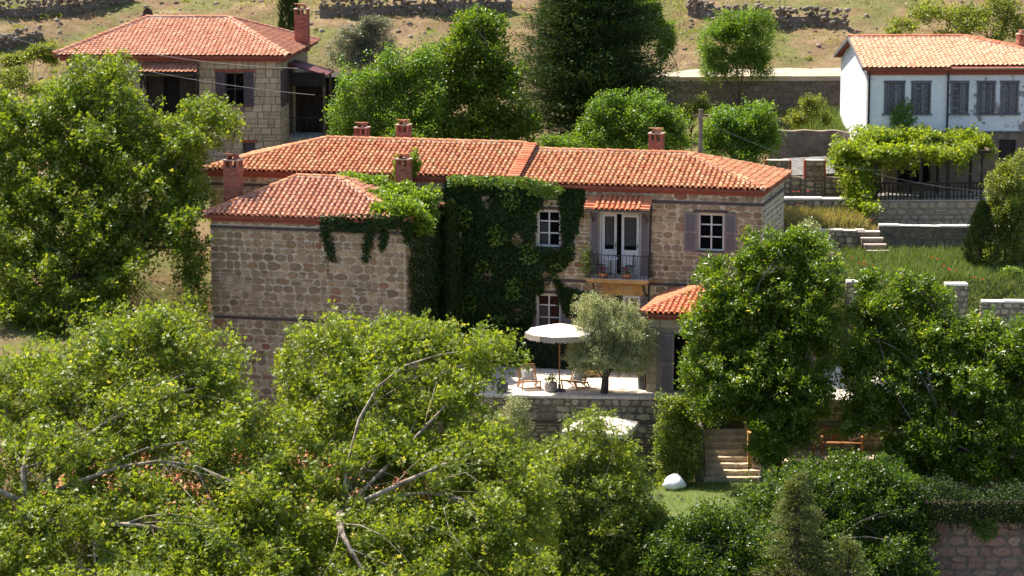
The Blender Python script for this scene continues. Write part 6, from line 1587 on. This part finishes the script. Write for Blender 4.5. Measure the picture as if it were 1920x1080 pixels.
# climber column beside the stair
cc = clumps_px([(1272, 765, 38, 30), (1268, 805, 36, 36), (1264, 845, 40, 36), (1264, 885, 42, 28), (1292, 800, 22, 44), (1294, 860, 18, 40)], -8.0, .8)
tree('climbing_shrub', 'tall leafy climber on the wall end left of the garden stair', (at(1266, 900, -8.0)[0], -8.0, -2.6), cc, 1600, 8, 'ovate', .10, 'leaf_maple', 'bark_grey', .05, 650, cat='shrub', slen=.35, gap=.1, twigs=.1, sheet=dict(poly=[(1234, 905), (1228, 840), (1240, 795), (1236, 752), (1262, 738), (1300, 745), (1314, 800), (1308, 900)], n=1700, Y=-8.3, slope=.004, lump=.35, thick=.5))

# ================================================================== trees
# foreground plane trees
def openings(L, seed, p_keep=.10):
    """gaps in the canopy through which the lower house shows"""
    rg_ = np.random.default_rng(seed); L = np.array(L, float)
    def keep(p):
        q = proj(p); d = np.sqrt(((q[:, None, :]-L[None, :, :2])**2).sum(-1)); inside = (d < L[None, :, 2]*rg_.uniform(.5, 1.2, d.shape)).any(1)
        return ~inside | (rg_.random(len(p)) < p_keep)
    return keep
OPEN = [(60, 885, 30), (20, 870, 24), (150, 1020, 30), (165, 1045, 20), (330, 890, 30), (360, 905, 24), (280, 880, 18), (530, 815, 24), (565, 840, 22), (612, 862, 24), (640, 890, 18), (820, 800, 16), (210, 905, 20), (445, 850, 18), (110, 900, 18)]
cl = clumps_px([(330, 640, 110, 60), (130, 700, 130, 70), (395, 730, 60, 70), (10, 740, 80, 60), (250, 760, 140, 90), (60, 850, 130, 90), (330, 870, 150, 90), (420, 840, 70, 90), (480, 950, 80, 110), (120, 980, 150, 100), (340, 1010, 140, 90), (-80, 900, 100, 150), (230, 1100, 200, 70), (200, 640, 60, 40), (420, 680, 30, 30)], -24, .8, .017)
tree('plane_tree', 'large foreground plane tree with pale branches filling the lower left', (-13.2, -25, -8.2), cl, 2700, 9, 'plane', .15, 'leaf_plane', 'bark_plane', .34, 701, group='foreground plane trees', limb=.8, keepf=openings(OPEN, 33), slen=.6, fork=.55, twigs=.3, sheet=dict(poly=[(-60, 700), (0, 690), (40, 655), (110, 640), (190, 605), (250, 570), (300, 560), (340, 580), (370, 625), (395, 645), (425, 640), (448, 665), (462, 730), (478, 790), (520, 830), (560, 1130), (-60, 1130)], n=9000, Y=-24.5, slope=.016, gap=.36), trunk_top=at(50, 945, -25.5))
cl = clumps_px([(640, 640, 90, 44), (760, 640, 110, 48), (900, 660, 64, 36), (585, 730, 55, 55), (700, 740, 120, 80), (860, 740, 80, 60), (560, 850, 120, 90), (720, 860, 140, 90), (890, 860, 110, 80), (600, 990, 140, 100), (780, 1000, 140, 100), (930, 980, 90, 90), (985, 900, 50, 70), (520, 1010, 60, 80), (700, 1110, 200, 70)], -22.5, .8, .017)
tree('plane_tree', 'foreground plane tree in the lower middle in front of the stone wing', (-4.6, -24, -8), cl, 2700, 9, 'plane', .148, 'leaf_plane', 'bark_plane', .30, 702, group='foreground plane trees', limb=.8, keepf=openings(OPEN, 33), slen=.6, fork=.55, twigs=.3, sheet=dict(poly=[(492, 800), (520, 735), (532, 665), (545, 612), (620, 600), (700, 606), (760, 588), (815, 590), (850, 622), (900, 622), (960, 640), (970, 655), (930, 690), (890, 702), (872, 735), (905, 770), (960, 805), (1000, 845), (1030, 890), (1020, 1130), (470, 1130)], n=9000, Y=-23.0, slope=.016, gap=.36), trunk_top=at(640, 960, -24))
# left midground plane
cl = clumps_px([(215, 140, 48, 45), (150, 200, 62, 60), (225, 215, 40, 60), (395, 218, 50, 32), (340, 275, 55, 45), (80, 270, 90, 75), (200, 300, 120, 80), (320, 350, 60, 60), (60, 370, 90, 70), (190, 410, 130, 80), (315, 420, 50, 40), (50, 470, 70, 60), (130, 530, 95, 55), (180, 480, 50, 60), (360, 380, 20, 50), (-40, 330, 80, 110), (80, 590, 60, 50), (368, 500, 14, 50), (170, 600, 60, 45), (20, 560, 50, 50)], .5, .85, .014)
tb = at(246, 612, -1.0)
tree('plane_tree', 'big plane tree standing left of the stone wing', (tb[0], -1.0, gz(tb[0], -1.0)), cl, 2900, 9, 'plane', .168, 'leaf_plane_far', 'bark_dark', .42, 703, slen=.6, fork=.5, twigs=.15, sheet=dict(poly=[(-40, 165), (60, 190), (90, 140), (130, 120), (190, 95), (230, 105), (244, 140), (252, 195), (310, 230), (348, 192), (400, 180), (442, 196), (446, 215), (415, 250), (385, 290), (376, 340), (374, 560), (360, 590), (344, 545), (340, 470), (268, 470), (240, 520), (235, 640), (60, 650), (20, 590), (-40, 560)], n=7500, Y=-.5, slope=.011))
# centre maple-like tree in front of the lower parasol
cl = clumps_px([(1112, 800, 46, 42), (1085, 850, 70, 50), (1150, 850, 55, 45), (1060, 910, 80, 55), (1140, 930, 80, 60), (1060, 1000, 110, 70), (1180, 1010, 80, 60), (1000, 1060, 90, 60), (1120, 1090, 120, 60), (1000, 960, 60, 60)], -13.5, .9, .008)
tree('maple_tree', 'light green maple in the lower centre before the square parasol', (at(1100, 1080, -13.5)[0], -13.5, -4.6), cl, 1700, 9, 'plane', .125, 'leaf_maple', 'bark_grey', .12, 704, slen=.42, fork=.4, twigs=.1, sheet=dict(poly=[(1000, 845), (1040, 825), (1085, 790), (1110, 760), (1130, 770), (1150, 820), (1190, 850), (1200, 900), (1235, 945), (1255, 1000), (1250, 1130), (980, 1130), (1000, 960)], n=3600, Y=-13.5, slope=.009, lump=.5, thick=.9))
# rose bush with pale flowers
cl = clumps_px([(1180, 940, 45, 36), (1250, 946, 44, 20), (1150, 900, 30, 24)], -10.5, .9)
rb = tree('rose_bush', 'rose bush with pale pink flowers beside the white beanbag', (at(1190, 960, -10.5)[0], -10.5, -2.6), cl, 700, 8, 'ovate', .085, 'leaf_green', 'bark_grey', .03, 705, cat='shrub', slen=.3, twigs=.1)
fl = MB(); rgx = np.random.default_rng(9); pf, _, _ = shoots(cl, 46, rgx, .9, .3)
for c in pf:
    c = Vector(c-np.array(rb.location)); s = rgx.uniform(.04, .075)
    for k in range(2):
        V = [c+Vector((0, -.02*k, .02*k))] + [c+Vector((math.cos(t)*s*(1-.35*k), -abs(math.sin(t))*s*.6, math.sin(t)*s*(1-.35*k))) for t in np.linspace(0, 6.28, 8)[:-1]]
        fl.add(V, [(0, i+1, (i+1) % 7+1) for i in range(7)])
fl.build('flower', 'petal_pale', rb)
# walnuts on the right
cl = clumps_px([(1400, 490, 40, 36), (1338, 520, 28, 30), (1480, 470, 50, 44), (1430, 550, 80, 55), (1530, 520, 50, 55), (1370, 610, 62, 55), (1480, 620, 90, 70), (1335, 680, 42, 50), (1420, 700, 100, 70), (1520, 710, 60, 60), (1355, 755, 40, 30), (1470, 790, 60, 55), (1545, 620, 24, 50)], -8.3, .85, .006)
wb = atz(1422, 905, -2.6)
tree('walnut_tree', 'tall walnut tree beside the garden stair', (wb[0], wb[1], -2.6), cl, 3200, 9, 'leaflet', .175, 'leaf_walnut', 'bark_grey', .15, 711, group='walnut trees', slen=.42, droop=.35, spread=.9, fork=.5, twigs=.12, low=.4, sheet=dict(poly=[(1278, 640), (1288, 602), (1318, 580), (1304, 505), (1330, 480), (1350, 520), (1390, 470), (1440, 432), (1480, 422), (1540, 440), (1574, 480), (1578, 560), (1560, 640), (1545, 700), (1550, 760), (1530, 800), (1480, 850), (1435, 862), (1418, 845), (1412, 805), (1384, 785), (1340, 772), (1305, 755), (1278, 710)], n=6500, Y=-8.6, slope=.007, lump=1.0, gap=.30, thick=1.1))
cl = clumps_px([(1635, 580, 50, 44), (1695, 530, 26, 34), (1634, 520, 24, 26), (1755, 555, 26, 34), (1740, 600, 90, 60), (1620, 640, 70, 60), (1850, 650, 70, 50), (1900, 640, 50, 44), (1700, 700, 100, 70), (1830, 720, 100, 70), (1640, 760, 60, 50), (1740, 800, 110, 60), (1880, 800, 90, 70), (1950, 700, 60, 120), (1840, 860, 80, 34), (1700, 860, 60, 40), (1900, 700, 60, 80), (1780, 660, 70, 60), (1600, 800, 40, 30), (1920, 860, 50, 36)], -8.6, .85, .008)
wb = at(1790, 905, -9.4)
tree('walnut_tree', 'broad walnut tree at the right with meadow behind it', (wb[0], -9.4, -2.6), cl, 3700, 9, 'leaflet', .175, 'leaf_walnut', 'bark_grey', .17, 712, group='walnut trees', slen=.42, droop=.35, spread=.9, fork=.45, twigs=.12, low=.4, sheet=dict(poly=[(1586, 660), (1602, 580), (1612, 525), (1630, 496), (1660, 530), (1690, 500), (1720, 530), (1755, 520), (1775, 550), (1800, 590), (1850, 600), (1950, 600), (1950, 880), (1870, 890), (1790, 880), (1740, 900), (1700, 870), (1660, 870), (1640, 800), (1600, 790), (1580, 760), (1578, 700)], n=7500, Y=-8.8, slope=.008, lump=1.05, gap=.30, thick=1.1))
cl = clumps_px([(1520, 440, 40, 36), (1560, 470, 34, 40), (1480, 480, 30, 30), (1540, 520, 50, 50)], -2, .9)
tree('fruit_tree', 'greyish fruit tree behind the tall walnut by the house corner', (at(1530, 560, -2)[0], -2, .0), cl, 1300, 8, 'ovate', .10, 'leaf_olive', 'bark_grey', .10, 713, slen=.4, fork=.5, twigs=.3)
# shrubs lower right
cl = clumps_px([(1350, 980, 80, 50), (1450, 930, 70, 50), (1560, 890, 70, 45), (1640, 880, 60, 40), (1550, 960, 100, 55), (1660, 950, 70, 50), (1420, 1030, 110, 60), (1560, 1050, 120, 60), (1680, 1030, 70, 60), (1300, 1050, 90, 50), (1270, 980, 50, 34), (1480, 1000, 80, 60), (1720, 1060, 40, 40), (1390, 960, 50, 34), (1500, 890, 50, 34), (1690, 900, 50, 44), (1610, 930, 60, 50), (1720, 960, 40, 50), (1250, 1030, 60, 50)], -14.2, .8, .016)
tree('laurel_shrub', 'dense glossy dark green shrub mass along the lower right', (at(1500, 1080, -14.6)[0], -14.6, -4.7), cl, 3200, 9, 'ovate', .125, 'leaf_dark', 'bark_grey', .10, 721, cat='shrub', slen=.4, fork=.3, twigs=.08, sheet=dict(poly=[(1240, 1010), (1262, 962), (1330, 962), (1400, 925), (1430, 892), (1480, 862), (1560, 852), (1640, 850), (1700, 880), (1738, 900), (1742, 960), (1740, 1030), (1760, 1130), (1230, 1130)], n=7000, Y=-14.2, slope=.016, lump=.6, thick=.9))
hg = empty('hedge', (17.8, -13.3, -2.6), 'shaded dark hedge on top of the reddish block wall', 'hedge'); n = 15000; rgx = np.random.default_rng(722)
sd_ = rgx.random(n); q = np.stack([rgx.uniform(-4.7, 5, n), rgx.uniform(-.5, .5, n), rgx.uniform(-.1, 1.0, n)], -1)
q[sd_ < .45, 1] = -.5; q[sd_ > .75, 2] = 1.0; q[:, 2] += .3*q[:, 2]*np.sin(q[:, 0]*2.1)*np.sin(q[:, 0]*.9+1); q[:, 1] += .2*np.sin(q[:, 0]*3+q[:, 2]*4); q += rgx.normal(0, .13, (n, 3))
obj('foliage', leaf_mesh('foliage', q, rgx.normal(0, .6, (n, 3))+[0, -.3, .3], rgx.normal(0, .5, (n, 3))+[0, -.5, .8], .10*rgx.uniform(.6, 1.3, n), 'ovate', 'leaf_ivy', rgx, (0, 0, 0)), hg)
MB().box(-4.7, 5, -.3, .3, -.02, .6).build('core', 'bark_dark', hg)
pl_ = at(1850, 1000, -13.6)
climber('trailing_plant', 'green trailing plant hanging over the reddish block wall', (pl_[0], -13.5, -2.6), [('foliage', face_leaves((pl_[0], -13.62, -3), (1, 0, 0), (0, 0, 1), (0, -1, 0), [(1824, 970), (1870, 966), (1866, 1000), (1850, 1014), (1836, 1008), (1828, 990)], 420, .10, 723, thick=.2), 'ovate', 'leaf_green', 3)])
cb = at(1492, 1140, -16.5)
conifer('fir_tree', 'small grey green conifer with pointed top at the bottom right', (cb[0], -16.5, cb[2]-2.2), at(1492, 882, -16.5)[2]-cb[2]+2.2, 2.7, 731, 'leaf_fir', n=200, per=85, leaf=.14, taper=1.1)
cb = at(1590, 1150, -17.5)
conifer('fir_tree', 'low grey conifer tip at the bottom edge right of centre', (cb[0], -17.5, cb[2]-2.2), at(1600, 1010, -17.5)[2]-cb[2]+2.2, 2.2, 732, 'leaf_fir', n=120, per=70, leaf=.14, taper=1.0)
# silver shrub in front of the terrace wall
cl = clumps_px([(960, 760, 34, 34), (930, 800, 36, 36), (985, 800, 24, 36), (900, 770, 20, 30)], -6.6, .9)
tree('silver_shrub', 'grey green olive shrub in front of the terrace wall', (at(950, 850, -6.6)[0], -6.6, -2.6), cl, 1100, 10, 'lance', .085, 'leaf_olive', 'bark_grey', .06, 741, slen=.32, fork=.5, twigs=.2, cat='shrub')
# olive on the terrace
cl = clumps_px([(1120, 590, 36, 40), (1150, 620, 50, 45), (1095, 630, 38, 40), (1190, 625, 38, 34), (1130, 665, 62, 34), (1180, 665, 44, 34), (1090, 670, 26, 26), (1200, 690, 16, 18), (1150, 575, 18, 24)], -4.9, .95)
ob = atz(1130, 738, 0)
tree('olive_tree', 'round silvery olive tree with thick trunk on the terrace', (ob[0], ob[1], 0), cl, 2000, 11, 'lance', .085, 'leaf_olive', 'bark_dark', .17, 751, slen=.30, fork=.42, twigs=.12, flat=.3, gap=.2, sheet=dict(poly=[(1064, 645), (1076, 602), (1105, 562), (1125, 549), (1150, 553), (1182, 588), (1222, 602), (1232, 622), (1214, 660), (1190, 690), (1160, 700), (1090, 690), (1066, 672)], n=3000, Y=-5.0, slope=.006, lump=.35, thick=.7, gap=.55, edge=7))
# cypress columns
cb = hw(-11.85, -1.0, 0); column_cypress('cypress', 'slender dark cypress against the ivy wall', (cb[0], cb[1], 0), 6.1, .42, 761, n=8000, leaf=.17)
cb = at(543, 70, 29.0); column_cypress('cypress', 'dark cypress on the hill beside the brick chimney', (cb[0], 29, gz(cb[0], 29)-.1), 5.0, .58, 762, n=5200, leaf=.22)
cb = at(1838, 518, 6.4); column_cypress('cypress', 'small dark conical cypress in front of the mossy wall', (cb[0], 6.4, gz(cb[0], 6.4)), 2.55, .75, 763, n=6500, leaf=.17, fat=.62)
# behind the long house
def back(label, L, Y, base_px, n, per, leaf, size, mat, bark, r_, seed, name='broadleaf_tree', group='trees behind the long house', **kw):
    c = clumps_px(L, Y, .9); x = at(base_px, 280, Y)[0]
    return tree(name, label, (x, Y, gz(x, Y)), c, n, per, leaf, size, mat, bark, r_, seed, group=group, **kw)
back('broad light green tree beside the upper left house', [(690, 170, 55, 50), (740, 140, 60, 55), (660, 220, 46, 45), (730, 220, 70, 50), (790, 190, 50, 60), (640, 250, 26, 26), (800, 120, 40, 40), (690, 250, 50, 30), (770, 250, 60, 26)], 12.5, 720, 1600, 8, 'ovate', .13, 'leaf_green', 'bark_grey', .16, 771, slen=.5, twigs=.1, sheet=dict(poly=[(620, 255), (615, 200), (640, 140), (700, 110), (760, 90), (800, 80), (830, 120), (830, 272), (640, 272)], n=3000, Y=11.5, slope=.012, lump=.7, thick=1.1))
back('tall glossy fig like tree left of the dark pine', [(885, 50, 48, 45), (910, 110, 60, 60), (840, 110, 50, 50), (880, 180, 90, 60), (840, 235, 70, 34), (940, 230, 60, 40), (800, 190, 44, 60), (940, 170, 40, 60), (990, 230, 40, 40)], 14, 880, 1600, 8, 'ovate', .165, 'leaf_walnut', 'bark_grey', .18, 772, slen=.5, twigs=.1, sheet=dict(poly=[(800, 272), (808, 140), (840, 60), (880, 18), (920, 12), (945, 60), (960, 120), (990, 200), (1000, 272)], n=3000, Y=13.2, slope=.012, lump=.7, thick=1.1))
pb_ = at(1110, 260, 18.5)
conifer('pine_tree', 'great dark pine rising behind the long house', (pb_[0], 18.5, gz(pb_[0], 18.5)), 10.2, 4.1, 773, 'leaf_pine', n=1350, per=95, leaf=.235, taper=.62, droop=.05, top=1.6, bot=.05)
back('dark green bush tree right under the pine', [(1150, 220, 44, 48), (1200, 210, 44, 40), (1180, 260, 60, 34), (1250, 250, 44, 40), (1120, 260, 30, 30), (1050, 265, 50, 24)], 10.8, 1180, 2000, 8, 'ovate', .125, 'leaf_green', 'bark_grey', .10, 774, slen=.42, twigs=.1, sheet=dict(poly=[(1080, 288), (1096, 215), (1118, 172), (1150, 166), (1180, 185), (1215, 170), (1250, 195), (1290, 225), (1300, 288)], n=2200, Y=10.0, slope=.012, lump=.6, thick=.9))
back('rounded green tree behind the utility pole', [(1390, 225, 60, 40), (1350, 250, 40, 46), (1430, 250, 40, 40), (1390, 275, 60, 30), (1330, 270, 30, 34)], 12.5, 1390, 1800, 8, 'ovate', .125, 'leaf_green', 'bark_grey', .10, 775, slen=.42, twigs=.1, sheet=dict(poly=[(1312, 292), (1318, 235), (1345, 205), (1380, 188), (1420, 192), (1450, 225), (1462, 262), (1450, 302), (1380, 305)], n=1700, Y=11.8, slope=.012, lump=.6, thick=.9))
c = at(1385, 150, 27.0)
cl = clumps_px([(1370, 60, 48, 38), (1410, 50, 40, 34), (1340, 100, 34, 30), (1400, 105, 46, 26), (1430, 120, 24, 22), (1345, 130, 24, 16)], 26.6, .9)
tree('young_tree', 'light feathery young tree at the pale road edge', (c[0], 26.6, gz(c[0], 26.6)), cl, 1500, 9, 'lance', .15, 'leaf_green', 'bark_dark', .09, 776, slen=.45, fork=.35, twigs=.4, gap=.2, sheet=dict(poly=[(1308, 110), (1312, 72), (1335, 40), (1370, 20), (1410, 18), (1445, 40), (1452, 62), (1436, 100), (1444, 130), (1415, 140), (1375, 132), (1335, 148), (1312, 140)], n=1500, Y=26.2, slope=.008, lump=.5, thick=.8))
def hill(name, label, L, Y, base_px, n, size, mat, seed, leaf='ovate', r_=.07, per=8, cat='shrub', **kw):
    c = clumps_px(L, Y, .9); x = at(base_px, 100, Y)[0]
    return tree(name, label, (x, Y, gz(x, Y)), c, n, per, leaf, size, mat, 'bark_dark', r_, seed, cat=cat, **kw)
hill('silver_bush', 'silvery grey bush on the hill right of the brick chimney', [(670, 75, 36, 34), (650, 105, 40, 28), (700, 60, 34, 34), (715, 90, 26, 26), (690, 45, 20, 24)], 24, 675, 1700, .13, 'leaf_silver', 781, 'lance', per=9, slen=.4, sheet=dict(poly=[(615, 120), (622, 80), (645, 60), (665, 35), (700, 30), (725, 50), (738, 80), (728, 112), (690, 128), (640, 135)], n=1100, Y=23.6, slope=.006, lump=.4, thick=.6))
hill('hill_tree', 'loose olive green tree at the top right corner', [(1760, 30, 60, 34), (1830, 40, 60, 40), (1890, 30, 50, 44), (1870, 80, 40, 30), (1780, 70, 36, 22), (1930, 70, 40, 50)], 31, 1860, 1700, .15, 'leaf_shrub', 782, r_=.16, cat='tree', slen=.5, gap=.45, twigs=.6)
hill('hill_bush', 'low green bush above the white house roof', [(1700, 50, 30, 20), (1680, 62, 24, 14)], 30, 1695, 320, .13, 'leaf_shrub', 783, slen=.35)
hill('hill_bush', 'round bright bush on the left slope below the cables', [(70, 95, 34, 22), (30, 110, 36, 24), (100, 110, 24, 18)], 23, 70, 620, .13, 'leaf_shrub', 784, slen=.35)
hill('hill_bush', 'scrubby bush at the left edge under the tumbled wall', [(20, 150, 40, 30), (0, 200, 40, 40), (60, 170, 28, 20)], 20, 15, 800, .13, 'leaf_shrub', 785, slen=.4, gap=.4)
hill('hill_bush', 'olive brown bush against the road wall left of the white house', [(1525, 205, 30, 34), (1500, 225, 26, 22), (1550, 225, 20, 20)], 20.5, 1525, 700, .10, 'leaf_shrub', 786, slen=.35, gap=.35, twigs=.8)
hill('hill_bush', 'greenish scrub between the round tree and the road wall', [(1290, 215, 26, 40), (1320, 195, 24, 20)], 22, 1295, 420, .11, 'leaf_shrub', 787, slen=.35, gap=.4)
hill('hill_bush', 'small dark bush on the slope behind the pine', [(1250, 90, 26, 40), (1235, 40, 40, 44), (1215, 10, 34, 40)], 24, 1245, 2000, .14, 'leaf_green', 788, slen=.4, r_=.1)
hill('garden_shrub', 'pale flowering shrub at the right edge of the meadow', [(1880, 340, 36, 40), (1900, 400, 46, 50), (1880, 450, 34, 40), (1910, 490, 40, 40), (1860, 390, 24, 30)], 6.8, 1890, 1900, .105, 'leaf_shrub', 789, slen=.38, sheet=dict(poly=[(1846, 400), (1850, 350), (1870, 320), (1890, 285), (1940, 280), (1940, 530), (1880, 520), (1862, 480), (1846, 440)], n=1800, Y=6.2, slope=.006, lump=.5, thick=.7))
hill('meadow_bush', 'low green bush at the right end of the meadow', [(1905, 515, 30, 20)], 4.5, 1905, 300, .10, 'leaf_green', 790, slen=.3)
hill('yellow_bush', 'yellow green bush above the left plane tree at the edge', [(30, 240, 60, 44), (-10, 290, 50, 40)], 12, 30, 900, .13, 'leaf_plane_far', 791, slen=.45)
